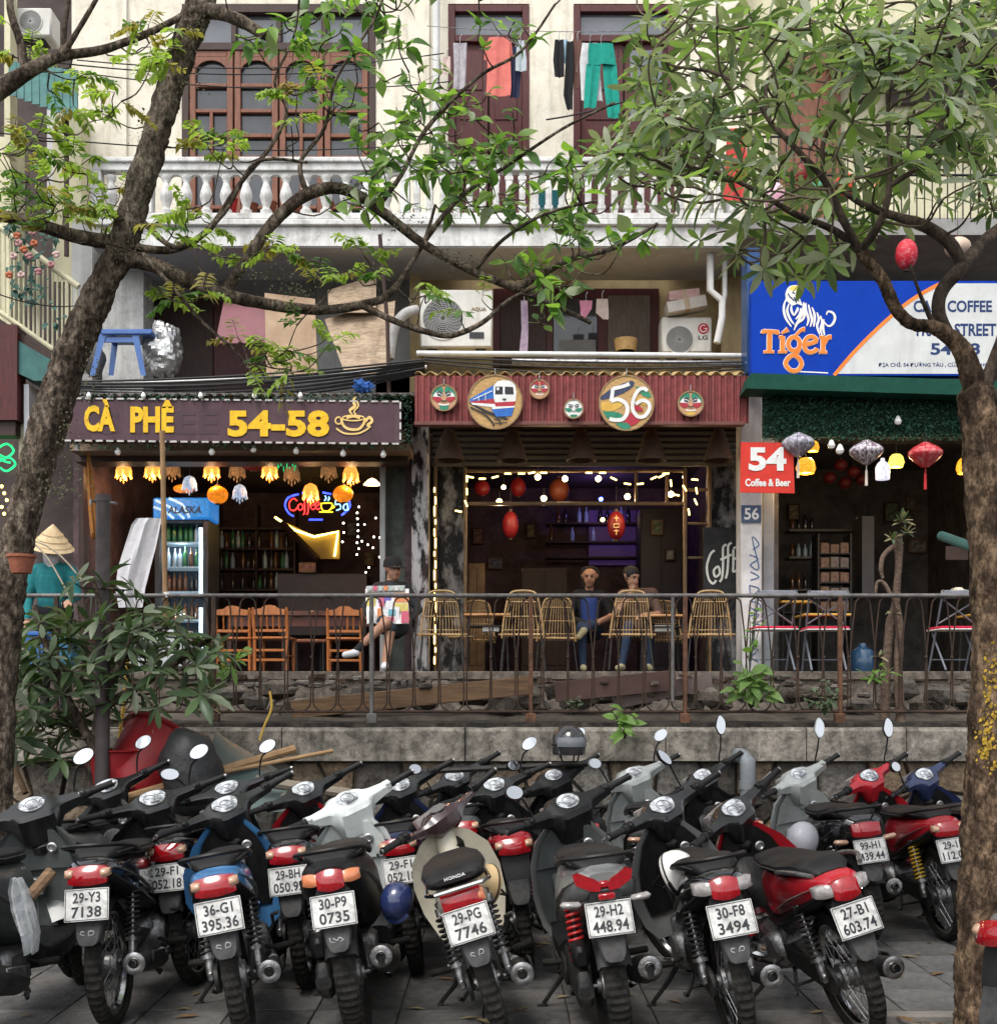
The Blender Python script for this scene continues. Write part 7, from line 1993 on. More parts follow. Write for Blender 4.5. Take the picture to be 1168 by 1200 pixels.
panel('green_sheet', [(235, 955, 7.6), (360, 950, 7.6), (330, 905, 8.2), (252, 858, 8.4)], 0, .02, pm('green_sheet', (.06, .085, .085), (.09, .13, .13), 5, .35), 'sloping grey-green sheet behind the bundle', 'sheet')
for i, (a, b, r_, m_) in enumerate((((150, 935, 7.6), (345, 878, 8.2), .03, bam), ((262, 905, 7.9), (390, 880, 8.2), .014, bam), ((300, 915, 7.7), (440, 935, 7.7), .035, pm('pale_tube', (.2, .17, .13), (.14, .12, .09), 6, .6)), ((150, 925, 8.3), (186, 838, 8.4), .012, steel), ((480, 905, 8.2), (690, 895, 8.3), .02, darkmetal), ((30, 930, 7.9), (-5, 850, 8.1), .02, boardm))):
 mb = MB(); mb.tube([P(*a), P(*b)], r_, 8); tag(mb.build('loose_pole', m_), ('bamboo stick lying above the bikes at the left', 'thin bamboo stick lying over the sheet', 'pale tube lying behind the white scooter', 'thin metal rod leaning on the red tub', 'dark pipe lying behind the middle bikes', 'brown stick leaning by the left trunk')[i], 'pole')
mb = MB(); mb.tube([P(x, y, 8.7) for x, y in spline([(316, 810), (318, 830), (310, 850), (304, 868)], 5)], .009, 6); tag(mb.build('yellow_rope', pm('cord_yellow', (.6, .4, .08), (.5, .3, .06), 9, .7)), 'yellow cord hanging over the coping', 'cord')
mb = MB(); mb.tube([P(150, 770, 8.5), P(146, 820, 8.5), P(140, 865, 8.5)], .014, 6); tag(mb.build('yellow_strap', MATS['cord_yellow']), 'yellow strap hanging below the shrub', 'strap')
for i, (x0, x1, y0, y1, m_, lb) in enumerate(((28, 52, 742, 780, pm('crate_blue', (.03, .12, .36), (.025, .09, .28), 6, .4), 'blue crate beside the person in the conical hat'), (60, 84, 748, 780, pm('crate_teal', (.03, .13, .22), (.02, .1, .18), 6, .4), 'teal crate right of the blue crate'), (150, 215, 740, 782, pm('crate_white', (.45, .47, .48), (.3, .32, .33), 14, .6), 'white wrapped goods behind the shrub'))):
 t = thing('crate', lb, 'crate', P((x0 + x1) / 2, y1, 10.6))
 mb = MB(); rb(mb, x0, x1, y0, y1, 10.6, .3, .012); mb.build('box', m_, t)
 mb = MB(); rb(mb, x0 - 1, x1 + 1, y0 - 2, y0 + 3, 10.58, .34, .008); mb.build('rim', m_, t)
mb = MB(); mb.tube([P(1103, 628, 5.6), P(1150, 645, 5.1)], .022, 12, False); mb.tube([P(1104, 628.5, 5.59), P(1150, 645, 5.1)], .017, 12); tag(mb.build('pole_socket', pm('teal_pipe', (.05, .16, .14), (.035, .11, .1), 8, .5)), 'teal tube sticking out of the right tree trunk', 'tube')
# ---------------------------------------------------------------- helmets and bags on the bikes
def helmet(c, r, m, label, rot=(0, 0, 0), vis=None, full=False, strap=True):
 c = V(c); t = thing('helmet', label, 'helmet', c - V((0, 0, r * .7)))
 M = Matrix.Translation(c) @ (Matrix.Rotation(rot[2], 4, 'Z') @ Matrix.Rotation(rot[1], 4, 'Y') @ Matrix.Rotation(rot[0], 4, 'X'))
 n = 24; rings = []
 prof = [(1.0, .02), (.97, .3), (.85, .58), (.62, .82), (.3, .97), (.02, 1.0)]
 low = [(.93, -.55 if full else -.22), (1.0, -.25 if full else -.1)]
 inn = [(.86, -.5 if full else -.2), (.86, .1), (.6, .7), (.02, .85)]
 for r_, z in inn[::-1] + low + prof: rings.append([V((r * .86 * r_ * math.cos(2 * math.pi * k_ / n), r * r_ * math.sin(2 * math.pi * k_ / n), r * z)) for k_ in range(n)])
 mb = MB(); mb.loft(rings, cap=False); mb.xf(M); mb.build('shell', m, t)
 mb = MB(); mb.loft([[V((r * .87 * s_ * math.cos(a), r * 1.01 * s_ * math.sin(a), r * z)) for a in [2 * math.pi * k_ / n for k_ in range(n)]] for s_, z in ((1.0, -.08), (1.012, -.04), (1.0, 0))], cap=False); mb.xf(M); mb.build('trim', black_pl, t)
 mb = MB()
 if full:
  mb.loft([[V((r * .9 * math.cos(a) * q, -r * 1.03 * math.sin(a) * q, r * z)) for a in [R(25 + 13 * k_) for k_ in range(11)]] for q, z in ((1.0, -.12), (1.03, .12), (.98, .36))], False, False); mb.xf(M); mb.build('visor', glassg, t)
 else:
  mb.loft([[V((r * .86 * math.cos(a) * q, -r * math.sin(a) * q, r * z)) for a in [R(35 + 11 * k_) for k_ in range(11)]] for q, z in ((.98, .04), (1.18, -.05), (1.17, -.08), (.98, .0))], False, False); mb.xf(M); mb.build('peak', vis or m, t)
 if strap:
  mb = MB(); mb.tube([M @ V((r * .7, 0, -.15 * r)), M @ V((r * .4, -.2 * r, -r * .9)), M @ V((-r * .4, -.2 * r, -r * .9)), M @ V((-r * .7, 0, -.15 * r))], .006, 5); mb.build('strap', black_pl, t)
helmet(P(666, 872, 8.1), .13, pm('helmet_black', (.012, .012, .014), (.03, .03, .03), 5, .12, coat=.8), 'black full-face helmet perched on a scooter mirror', (0, 0, R(20)), full=True)
helmet(P(466, 1056, 5.35), .085, pm('helmet_blue', (.012, .02, .075), (.02, .03, .09), 60, .15, coat=.8), 'dark blue helmet hanging beside the white scooter', (R(70), 0, R(-30)))
helmet(P(571, 1038, 5.45), .10, pm('helmet_cream', (.52, .38, .2), (.45, .31, .16), 6, .35, coat=.3), 'cream helmet hanging on the cream motorbike', (R(80), R(20), R(-60)))
helmet(P(790, 1024, 5.45), .105, pm('helmet_white', (.62, .61, .58), (.5, .48, .45), 6, .3, coat=.4), 'white helmet resting on the black and silver motorbike', (R(60), R(20), R(50)), vis=black_pl)
helmet(P(941, 985, 7.4), .115, pm('helmet_grey', (.33, .33, .36), (.27, .27, .3), 90, .4, coat=.3), 'speckled grey helmet by the pale scooter', (R(75), 0, R(-40)), vis=black_pl)
bag = pm('clear_bag', (.55, .57, .58), (.4, .42, .43), 8, .25, bump=.9, bscale=20, alpha=.55)
mb = MB(); cloth(mb, [(1030, 12, 22), (1045, 8, 30), (1070, 10, 38), (1095, 18, 44), (1118, 28, 40)], 4.95, .03, .03, 12); tag(mb.build('plastic_bag', bag), 'crumpled clear plastic bag hanging on the leftmost scooter', 'bag')
mb = MB(); mb.tube([P(34, 1052, 5.0), P(60, 1022, 5.1)], [.024, .026], 8); tag(mb.build('broken_stick', boardm), 'short wooden handle stuck in the leftmost scooter', 'handle')
rg = random.Random(44)
frm = [pm('print_%d' % i, c, tuple(x * .35 for x in c), 16, .6, lo=.42, hi=.58) for i, c in enumerate(((.30, .16, .12), (.22, .24, .26), (.34, .28, .16), (.16, .2, .14), (.3, .3, .3)))]
PR_ = ((560, 628, 14, 20, 18.4, 'middle'), (580, 660, 18, 14, 18.4, 'middle'), (622, 622, 12, 18, 18.4, 'middle'), (770, 618, 14, 18, 16.4, 'middle'), (785, 650, 12, 14, 16.4, 'middle'), (360, 665, 20, 12, 16.1, 'left'), (412, 620, 14, 18, 18.2, 'left'), (432, 655, 12, 16, 18.2, 'left'), (1045, 600, 18, 24, 17.9, 'right'), (1075, 640, 22, 16, 17.9, 'right'), (1100, 595, 16, 22, 17.9, 'right'), (1068, 590, 12, 14, 17.9, 'right'), (930, 600, 14, 20, 17.9, 'right'))
for i, (px, py, w, h, D, where) in enumerate(PR_):
 t = thing('framed_print', 'small framed print deep in the %s cafe, %s of its prints from the left' % (where, ORD[sum(1 for q in PR_ if q[5] == where and q[0] < px)]), 'picture', P(px, py + h / 2, D))
 mb = MB(); rb(mb, px - w / 2, px + w / 2, py - h / 2, py + h / 2, D, .03, .006); mb.build('frame', cane if i % 2 else darkwood, t)
 mb = MB(); rb(mb, px - w / 2 + 2, px + w / 2 - 2, py - h / 2 + 2, py + h / 2 - 2, D - .006, .01); mb.build('print', frm[i % 5], t)
# ---------------------------------------------------------------- people
skin = pm('skin', (.36, .20, .135), (.30, .16, .105), 12, .55, subs=.1)
PEOPLE = []
def person(label, loc, prims, mats, voxel=.009):
 """prims: (a, b, radius a, radius b, material index) joined into one continuous skin"""
 mb = MB()
 for a, b, ra, rb_, m in prims:
  a, b = V(a), V(b)
  if (b - a).length < 1e-4: mb.ball(a, ra, 14, 10); continue
  mb.tube([a, a.lerp(b, .5), b], [ra, (ra + rb_) / 2, rb_], 14); mb.ball(a, ra * .995, 14, 9); mb.ball(b, rb_ * .995, 14, 9)
 me = mesh_of('person', mb, mats)
 o = bpy.data.objects.new('person', me); col.objects.link(o)
 o.location = loc; BASE[o.name] = V((0, 0, 0))
 rm_ = o.modifiers.new('r', 'REMESH'); rm_.mode = 'VOXEL'; rm_.voxel_size = voxel
 sm_ = o.modifiers.new('s', 'SMOOTH'); sm_.iterations = 3; sm_.factor = .5
 tag(o, label, 'person')
 PEOPLE.append((o, prims, mats))
 return o
def finish_people():
 bpy.context.view_layer.update()
 dg = bpy.context.evaluated_depsgraph_get()
 for o, prims, mats in PEOPLE:
  me = bpy.data.meshes.new_from_object(o.evaluated_get(dg))
  o.modifiers.clear(); o.data = me
  me.materials.clear()
  for m in mats: me.materials.append(m)
  idx = []
  pr = [(V(a), V(b) - V(a), max((V(b) - V(a)).length_squared, 1e-9), ra, rb_, m) for a, b, ra, rb_, m in prims]
  for p in me.polygons:
   c = p.center; best, bi = 9, 0
   for a, d, l2, ra, rb_, m in pr:
    t = min(1, max(0, (c - a).dot(d) / l2))
    dist = (c - a - d * t).length - (ra + (rb_ - ra) * t)
    if dist < best: best, bi = dist, m
   idx.append(bi)
  me.polygons.foreach_set('material_index', idx)
  me.polygons.foreach_set('use_smooth', [True] * len(idx))
  me.update()
def hand(pr, w, tip, side, m=0, curl=.5, k=1.0, down=V((0, 0, -1))):
 """palm and five bent fingers from the wrist w towards tip"""
 w, tip = V(w), V(tip); d = (tip - w).normalized(); s_ = d.cross(down).normalized() * side; n = d.cross(s_).normalized()
 if n.z > 0: n = -n
 pc = w + d * .07 * k
 pr.append((w, pc, .022 * k, .026 * k, m))
 pr.append((pc - s_ * .022 * k, pc + s_ * .024 * k, .017 * k, .016 * k, m))
 for i, L in enumerate((.062, .072, .068, .052)):
  b = pc + d * .012 * k + s_ * (-.027 + .018 * i) * k
  m1 = b + (d * (1 - curl * .3) + n * curl * .5).normalized() * L * .5 * k; e = m1 + (d * (1 - curl) + n * curl).normalized() * L * .5 * k
  pr += [(b, m1, .0095 * k, .009 * k, m), (m1, e, .009 * k, .0075 * k, m)]
 b = w + d * .03 * k - s_ * .022 * k; m1 = b + (d * .6 - s_ * .7).normalized() * .035 * k; e = m1 + (d * .9 - s_ * .15 + n * .3).normalized() * .03 * k
 pr += [(b, m1, .0115 * k, .010 * k, m), (m1, e, .010 * k, .0085 * k, m)]
def headp(pr, c, yaw=0.0, nod=0.0, hair=False):
 """head with jaw, nose, brow, ears; faces -Y turned by yaw"""
 c = V(c); M = Matrix.Rotation(yaw, 3, 'Z') @ Matrix.Rotation(nod, 3, 'X'); q = lambda x, y, z: c + M @ V((x, y, z))
 pr += [(q(0, .02, .03), q(0, .0, .03), .088, .085, 0), (q(0, -.03, -.03), q(0, -.045, -.07), .066, .045, 0), (q(0, -.085, .02), q(0, -.105, -.02), .010, .016, 0), (q(-.03, -.078, .035), q(.03, -.078, .035), .016, .016, 0),
           (q(-.082, .01, .0), q(-.088, .015, .03), .014, .018, 0), (q(.082, .01, .0), q(.088, .015, .03), .014, .018, 0), (q(0, -.088, -.052), q(0, -.088, -.056), .016, .015, 0)]
 return q
def face_bits(o, q, hairm=None, hair_rows=None):
 mb = MB()
 for sx in (-1, 1): mb.ball(q(sx * .032, -.083, .015), (.013, .008, .007), 8, 6)
 mb.build('eyes', pm('eye_dark', (.02, .015, .012), (.03, .02, .018), 9, .3), o)
 mb = MB(); mb.tube([q(-.028, -.098, -.045), q(0, -.107, -.043), q(.028, -.098, -.045)], .005, 6); mb.build('mouth', pm('lips', (.28, .10, .08), (.24, .08, .07), 9, .5), o)
 mb = MB()
 for sx in (-1, 1): mb.tube([q(sx * .015, -.094, .036), q(sx * .05, -.084, .036)], .005, 5)
 mb.build('eyebrows', pm('hair_black', (.012, .010, .009), (.02, .017, .015), 20, .6), o)
 if hairm:
  mb = MB(); mb.ball((0, 0, 0), (.096, .103, .095), 16, 10)
  mb.v = [q(p.x, p.y + .022, p.z + .045) * 1 + V((0, 0, .012 * noise.noise(p * 30))) for p in mb.v if True]
  mb.build('hair', hairm, o)
ms = [skin, fab('dark_top', (.016, .016, .02), (.025, .025, .03)), fab('dark_shorts', (.014, .022, .032), (.02, .03, .04)), fab('white_shoe', (.42, .43, .46), (.55, .55, .56)), fab('black_sock', (.012, .012, .014))]
pr = [((.03, .12, .50), (.02, .13, .66), .15, .15, 1), ((.02, .13, .66), (.01, .12, .86), .15, .165, 1), ((-.14, .12, .92), (.16, .12, .92), .075, .075, 1), ((.01, .11, .94), (.01, .08, 1.05), .06, .055, 0)]
for sx, el, wr in ((-1, (-.29, .02, .67), (-.25, -.16, .57)), (1, (.31, .02, .68), (.245, -.16, .56))):
 pr += [((sx * .17, .12, .91), el, .065, .05, 1), (el, wr, .048, .034, 1)]
 hand(pr, wr, V(wr) + V((-sx * .06, -.06, -.01)), sx, curl=.55)
pr += [((-.07, .1, .50), (-.05, -.33, .53), .095, .066, 2), ((.11, .1, .48), (.03, -.30, .45), .095, .066, 2), ((.03, -.30, .45), (-.02, -.35, .07), .060, .040, 0), ((-.05, -.33, .53), (-.02, -.36, .52), .062, .06, 0), ((-.02, -.38, .50), (-.26, -.36, .28), .058, .04, 0), ((-.26, -.36, .28), (-.33, -.36, .21), .042, .042, 4), ((-.33, -.37, .19), (-.44, -.42, .165), .042, .036, 3), ((-.02, -.36, .05), (-.02, -.48, .035), .042, .036, 3)]
q = headp(pr, (.03, .06, 1.115), R(32), R(4))
vend = person('seated vendor in a black cap holding a colourful souvenir board', (P(457, 0, 13.35).x, 13.35, FZ + .012), pr, ms)
face_bits(vend, q)
mb = MB(); n = 20
mb.loft([[q(.103 * s_ * math.cos(2 * math.pi * k_ / n), .02 + .11 * s_ * math.sin(2 * math.pi * k_ / n), z) for k_ in range(n)] for s_, z in ((1.0, .03), (1.01, .055), (.98, .10), (.8, .135), (.4, .152), (.03, .155))])
capm = fab('black_cap', (.018, .018, .02)); cp_ = mb.build('cap', capm, vend)
mb = MB(); mb.loft([[q(.09 * math.cos(a) * s_, .01 - .10 * math.sin(a) * s_ - (.06 if s_ > 1 else 0), z) for a in [R(20 + 14 * k_) for k_ in range(11)]] for s_, z in ((.98, .045), (1.15, .03), (1.14, .024), (.98, .036))], False, False); mb.build('cap_peak', capm, cp_)
bd = thing('souvenir_board', 'board of colourful souvenir cards held by the seated vendor', 'board', P(453, 731, 13.08))
cards = [em_ for em_ in ()]
pal = [pm('card_%d' % i, c, tuple(x * .6 + .1 for x in c), 30, .5) for i, c in enumerate(((.6, .6, .6), (.12, .10, .45), (.65, .2, .05), (.6, .5, .1), (.55, .08, .15), (.1, .35, .45), (.7, .7, .72), (.08, .3, .12)))]
mb = MB(); mb.poly([P(x, y, d) for x, y, d in ((430, 731, 13.05), (479, 731, 13.05), (479, 690, 13.15), (428, 690, 13.15))], (0, .012, 0)); mb.build('backing', whitem, bd)
mb = MB(); mb.poly([P(x, y, 13.12) for x, y in ((429, 694, ), (474, 692), (474, 686), (429, 687))], (0, .02, 0)); mb.build('top_strip', pal[0], bd)
rg = random.Random(8)
for i in range(7):
 mb = MB(); rb(mb, 431 + i * 6.2, 435.6 + i * 6.2, 686.5, 692, 13.1, .012); mb.build('card', pal[(i * 3 + 1) % 8] if i % 2 else pm('card_green', (.25, .35, .3), (.5, .5, .5), 40, .5), bd)
lay = [(443, 458, 696, 707, 1), (462, 479, 695, 706, 2), (430, 440, 697, 712, 3), (452, 460, 704, 712, 6), (462, 478, 707, 717, 3), (442, 448, 713, 728, 2), (450, 468, 711, 730, 6), (455, 463, 714, 721, 5), (454, 462, 723, 728, 4), (470, 479, 716, 730, 4), (431, 440, 716, 730, 0), (444, 450, 700, 711, 4)]
for i, (a, b, c, d, m) in enumerate(lay):
 dd = 13.15 - (c - 690) / 41 * .1 - .03 - .002 * i
 mb = MB(); rb(mb, a, b, c, d, dd, .006); mb.build('card', pal[m], bd)
ms = [skin, fab('teal_jacket', (.015, .16, .17), (.01, .11, .12)), fab('black_trousers', (.014, .014, .016)), fab('mask_cloth', (.52, .48, .5), (.4, .37, .39)), fab('dark_shoe', (.02, .02, .02))]
pr = [((0, .05, .92), (0, .03, 1.02), .145, .14, 2), ((0, .03, 1.0), (0, .0, 1.22), .145, .15, 1), ((-.12, .0, 1.27), (.12, .0, 1.27), .068, .068, 1), ((0, -.01, 1.28), (0, -.03, 1.36), .06, .055, 3)]
pr += [((-.16, 0, 1.26), (-.22, -.02, 1.0), .062, .05, 1), ((-.22, -.02, 1.0), (-.17, -.16, .84), .048, .036, 1), ((.16, 0, 1.26), (.22, -.02, 1.04), .062, .05, 1), ((.22, -.02, 1.04), (.21, -.2, .97), .046, .035, 1)]
hand(pr, (-.17, -.16, .84), (-.155, -.20, .75), -1, curl=.4); hand(pr, (.21, -.2, .97), (.235, -.28, .95), 1, curl=.5)
for sx in (-1, 1): pr += [((sx * .08, .05, .92), (sx * .09, .02, .5), .09, .065, 2), ((sx * .09, .02, .5), (sx * .09, .05, .07), .06, .042, 2), ((sx * .09, .04, .04), (sx * .1, -.10, .035), .04, .034, 4)]
q = headp(pr, (.01, -.05, 1.44), R(6), R(14))
pr += [(q(0, -.05, -.03), q(0, -.06, -.06), .072, .066, 3), (q(0, -.05, -.08), q(.0, -.09, -.15), .06, .03, 3)]
hatp = person('person in a conical hat, face cloth and teal jacket behind the shrub', (P(62, 0, 11.0).x, 11.0, bz + .03), pr, ms)
face_bits(hatp, q, pm('hair_black', (.012, .010, .009)))
mb = MB(); n = 32
Mh = Matrix.Translation(q(.005, -.01, .055)) @ Matrix.Rotation(R(11), 4, 'Y') @ Matrix.Rotation(R(20), 4, 'X')
mb.loft([[Mh @ V((r_ * math.cos(2 * math.pi * k_ / n), r_ * math.sin(2 * math.pi * k_ / n), z)) for k_ in range(n)] for r_, z in ((.192, -.022), (.19, -.03), (.155, .01), (.10, .08), (.05, .14), (.004, .19), (.004, .195), (.05, .148), (.10, .088), (.155, .02), (.195, -.024), (.192, -.022))], cap=False)
ht = mb.build('conical_hat', pm('palm_leaf_hat', (.56, .43, .26), (.44, .32, .18), 18, .7, bump=.2), hatp)
mb = MB()
for r_, z in ((.165, .003), (.13, .05), (.09, .1)): mb.tube([Mh @ V(((r_ + .003) * math.cos(2 * math.pi * k_ / 24), (r_ + .003) * math.sin(2 * math.pi * k_ / 24), z + .006)) for k_ in range(25)], .0025, 4)
mb.build('hat_hoop', pm('hat_hoop', (.40, .28, .14), (.3, .2, .1), 9, .7), ht)
ms = [skin, fab('black_jacket', (.016, .016, .018)), fab('blue_jeans', (.02, .035, .07)), fab('blue_shirt', (.03, .06, .22)), fab('tan_shoe', (.38, .34, .22), (.2, .18, .1))]
pr = [((.0, .12, .50), (0, .14, .85), .15, .165, 1), ((0, .02, .6), (0, .03, .82), .10, .11, 3), ((-.14, .13, .92), (.14, .13, .92), .075, .075, 1), ((0, .1, .94), (0, .06, 1.04), .055, .052, 0), ((-.17, .12, .9), (-.24, -.02, .64), .06, .048, 1), ((-.24, -.02, .64), (-.08, -.26, .57), .045, .034, 1), ((.17, .12, .9), (.26, .0, .66), .06, .048, 1), ((.26, .0, .66), (.08, -.24, .58), .045, .036, 0)]
hand(pr, (-.08, -.26, .57), (-.02, -.3, .53), -1); hand(pr, (.08, -.24, .58), (.0, -.28, .54), 1)
pr += [((-.08, .1, .48), (-.12, -.3, .52), .09, .065, 2), ((-.12, -.32, .5), (-.10, -.32, .08), .06, .042, 2), ((.09, .1, .48), (.0, -.28, .55), .09, .065, 2), ((.0, -.3, .55), (-.1, -.38, .48), .06, .045, 2), ((-.1, -.4, .47), (-.16, -.46, .40), .045, .038, 4), ((-.10, -.33, .05), (-.10, -.44, .04), .042, .036, 4)]
q = headp(pr, (0, .03, 1.12), R(-8), R(6))
g1 = person('seated guest in a dark hood and blue shirt in the middle cafe', (P(691, 0, 14.3).x, 14.3, FZ + .012), pr, ms, .011)
face_bits(g1, q)
mb = MB(); mb.loft([[q(r_ * math.cos(2 * math.pi * k_ / 18), .035 + y + r_ * 1.05 * math.sin(2 * math.pi * k_ / 18) * .7, z) for k_ in range(18)] for r_, z, y in ((.10, -.10, .03), (.118, .0, .03), (.115, .07, .02), (.09, .12, .01), (.03, .14, .01))]); mb.build('hood', fab('hood_dark', (.022, .017, .015)), g1)
ms = [skin, fab('brown_shirt', (.11, .065, .05), (.08, .048, .038)), fab('blue_jeans', (.02, .035, .07)), fab('brown_shirt', (.11, .065, .05)), fab('tan_shoe', (.38, .34, .22))]
pr = [((.03, .14, .50), (.03, .08, .80), .15, .17, 1), ((-.13, .05, .88), (.2, .07, .90), .085, .085, 1), ((.0, .02, .92), (-.03, -.03, 1.0), .058, .054, 0), ((-.15, .04, .86), (-.22, -.16, .68), .065, .05, 1), ((-.22, -.16, .68), (-.05, -.14, .92), .04, .032, 0), ((.2, .06, .88), (.27, -.1, .66), .065, .05, 1), ((.27, -.1, .66), (.08, -.26, .64), .042, .034, 0)]
hand(pr, (-.05, -.14, .92), (-.03, -.11, 1.0), -1, curl=.7); hand(pr, (.08, -.26, .64), (.0, -.32, .62), 1)
pr += [((-.06, .12, .48), (-.10, -.26, .52), .09, .066, 2), ((-.10, -.27, .5), (-.18, -.30, .08), .06, .042, 2), ((.12, .12, .48), (.14, -.26, .5), .09, .066, 2), ((.14, -.27, .48), (.12, -.25, .08), .06, .042, 2), ((-.18, -.31, .05), (-.24, -.42, .04), .042, .036, 4), ((.12, -.26, .05), (.13, -.38, .04), .042, .036, 4)]
q = headp(pr, (-.05, -.07, 1.08), R(35), R(16))
g2 = person('guest in a brown shirt resting head on hand at the right table', (P(744, 0, 14.0).x, 14.0, FZ + .012), pr, ms, .011)
face_bits(g2, q, pm('hair_black', (.012, .010, .009)))
finish_people()
# ---------------------------------------------------------------- trees and plants
def leafmat(name, c1, c2, rough=.38, tr=.3):
 m = pm(name, c1, c2, 3.0, rough, lo=.3, hi=.7)
 nt = m.node_tree
 b = nt.nodes['Principled BSDF']; out = nt.nodes['Material Output']
 t = nt.nodes.new('ShaderNodeBsdfTranslucent'); t.inputs[0].default_value = (c1[0] * 1.5, c1[1] * 1.7, c1[2] * .8, 1)
 mx = nt.nodes.new('ShaderNodeMixShader'); mx.inputs[0].default_value = tr
 nt.links.new(b.outputs[0], mx.inputs[1]); nt.links.new(t.outputs[0], mx.inputs[2]); nt.links.new(mx.outputs[0], out.inputs[0])
 return m
def leaf_shape(prof, droop=.18, fold=.25):
 """unit leaf along +Y, tip drooping; returns (verts, faces)"""
 vs, fs = [], []
 for i, (t, w) in enumerate(prof):
  z = -droop * t * t
  vs += [V((-w, t, z + w * fold)), V((0, t, z)), V((w, t, z + w * fold))]
  if i:
   a = (i - 1) * 3
   fs += [(a, a + 1, a + 4, a + 3), (a + 1, a + 2, a + 5, a + 4)]
 return vs, fs
LANCE = leaf_shape([(0, .012), (.12, .03), (.3, .09), (.55, .125), (.78, .10), (.93, .05), (1, .004)])
BROAD = leaf_shape([(0, .01), (.1, .05), (.25, .19), (.45, .25), (.65, .21), (.85, .10), (1, .004)], .25, .2)
def orient(d, up, roll):
 """matrix taking leaf +Y to d, +Z near up"""
 y = V(d).normalized(); x = y.cross(V(up)); x = x.normalized() if x.length > 1e-4 else y.orthogonal().normalized(); z = x.cross(y)
 return (Matrix((x, y, z)).transposed()) @ Matrix.Rotation(roll, 3, 'Y')
def add_leaves(parent, leaves, shape, mats, limit=300, camera_near=True):
 """leaves: (point, 3x3 matrix, length, material index): the largest in view become leaf objects, the rest one mass"""
 def score(l):
  p = l[0]; x = CX + p.x * F / p.y; y = HY - (p.z - CH) * F / p.y
  return l[2] / p.y if 0 < x < 1168 and 0 < y < 1200 else 0
 vr = random.Random(len(leaves))
 leaves = sorted(leaves, key=score, reverse=True)
 meshes = []
 for m in mats:
  mb = MB(); mb.add(shape[0], shape[1]); meshes.append(mesh_of('leaf', mb, m, True, 80))
 for p, M, L, k_ in leaves[:limit]:
  place(meshes[k_], 'leaf', parent, p, M, (L * vr.uniform(.75, 1.3), L, L * vr.uniform(-.6, 2.6)))
 rest = leaves[limit:]
 if rest:
  mb = MB()
  for p, M, L, k_ in rest:
   a_, b_ = L * vr.uniform(.75, 1.3), L * vr.uniform(-.6, 2.6)
   mb.use(k_); mb.add([p + M @ V((v.x * a_, v.y * L, v.z * b_)) for v in shape[0]], shape[1])
  o = mb.build('leaves', mats, parent, angle=80); tag(o, kind='stuff')
def whorl(c, d, n, L, rg, mats_n, spread=68):
 out = []
 d = V(d).normalized(); u = d.orthogonal().normalized(); w = d.cross(u); a0 = rg.uniform(0, 6.3)
 for k_ in range(n):
  a = a0 + 2 * math.pi * k_ / n + rg.uniform(-.25, .25)
  sp = R(spread + rg.uniform(-22, 26))
  dd = d * math.cos(sp) + (u * math.cos(a) + w * math.sin(a)) * math.sin(sp) - V((0, 0, .18))
  out.append((c + d * rg.uniform(-.01, .015), orient(dd, d + V((0, 0, .4)), rg.uniform(-.5, .5)), L * rg.uniform(.75, 1.12), rg.randrange(mats_n)))
 return out
def grow(tips, nodes, rg, r_tip=.004, sag=.12, jog=.25):
 """thin twigs joining each tip to the nearest point already on the tree; returns tubes and tip directions"""
 tubes, dirs = [], []
 nodes = list(nodes)
 order = sorted(range(len(tips)), key=lambda i: min((tips[i] - n).length for n in nodes))
 res = [None] * len(tips)
 for i in order:
  t = tips[i]
  n = min(nodes, key=lambda q: (q - t).length + (.25 if q.z > t.z else 0))
  L = (t - n).length
  m1 = n.lerp(t, .4) + V((rg.uniform(-1, 1), rg.uniform(-1, 1), rg.uniform(-1, .4))) * L * jog * .5 - V((0, 0, L * sag))
  m2 = n.lerp(t, .75) + V((rg.uniform(-1, 1), rg.uniform(-1, 1), rg.uniform(-1, 1))) * L * jog * .3 - V((0, 0, L * sag * .6))
  pts = [V(p) for p in spline([tuple(n), tuple(m1), tuple(m2), tuple(t)], 3)]
  tubes.append((pts, [r_tip * (1.9 - 1.0 * j / (len(pts) - 1)) for j in range(len(pts))]))
  nodes += [m1, m2, t, n.lerp(m1, .5)]
  res[i] = (t - m2).normalized()
 return tubes, res
def limb(pts, k=6):
 """(column, row, distance, radius in pixels) -> smooth points and radii"""
 q = spline([(*P(a, b, D), S(r, D)) for a, b, D, r in pts], k)
 return [V(p[:3]) for p in q], [p[3] for p in q]
def bark_tube(mb, pts, rs, rough, seed, n=12):
 s0 = len(mb.v)
 if n > 20:
  q = spline([(*p, r_) for p, r_ in zip(pts, rs)], 4); pts, rs = [V(p[:3]) for p in q], [p[3] for p in q]
 mb.tube(pts, rs, n)
 for i in range(s0, len(mb.v)):
  p = mb.v[i]
  j = min(len(pts) - 1, (i - s0) // n)
  d = p - pts[j]
  mb.v[i] = p + d * (rough * noise.noise(p * 9 + V((seed, 0, 0))) + rough * .6 * noise.noise(p * 24 + V((0, seed, 0))) - (.16 * abs(noise.noise(V((p.x * 34, p.y * 34, p.z * 12 + seed)))) + .08 * noise.noise(p * 70) if n > 20 else 0))
def bark(name, c1, c2, streak, lich=None):
 m = pm(name, c1, c2, 11, .95, bump=1.0, bscale=45, stretch=(1, 1, .5), streak=streak, streak_amt=.7, lo=.42, hi=.58, grit=(34, .44, .22), spec=.1)
 return m
barkL = bark('bark_left', (.24, .19, .145), (.10, .073, .055), (.32, .28, .22))
barkR = bark('bark_right', (.28, .19, .12), (.10, .066, .045), (.07, .05, .037))
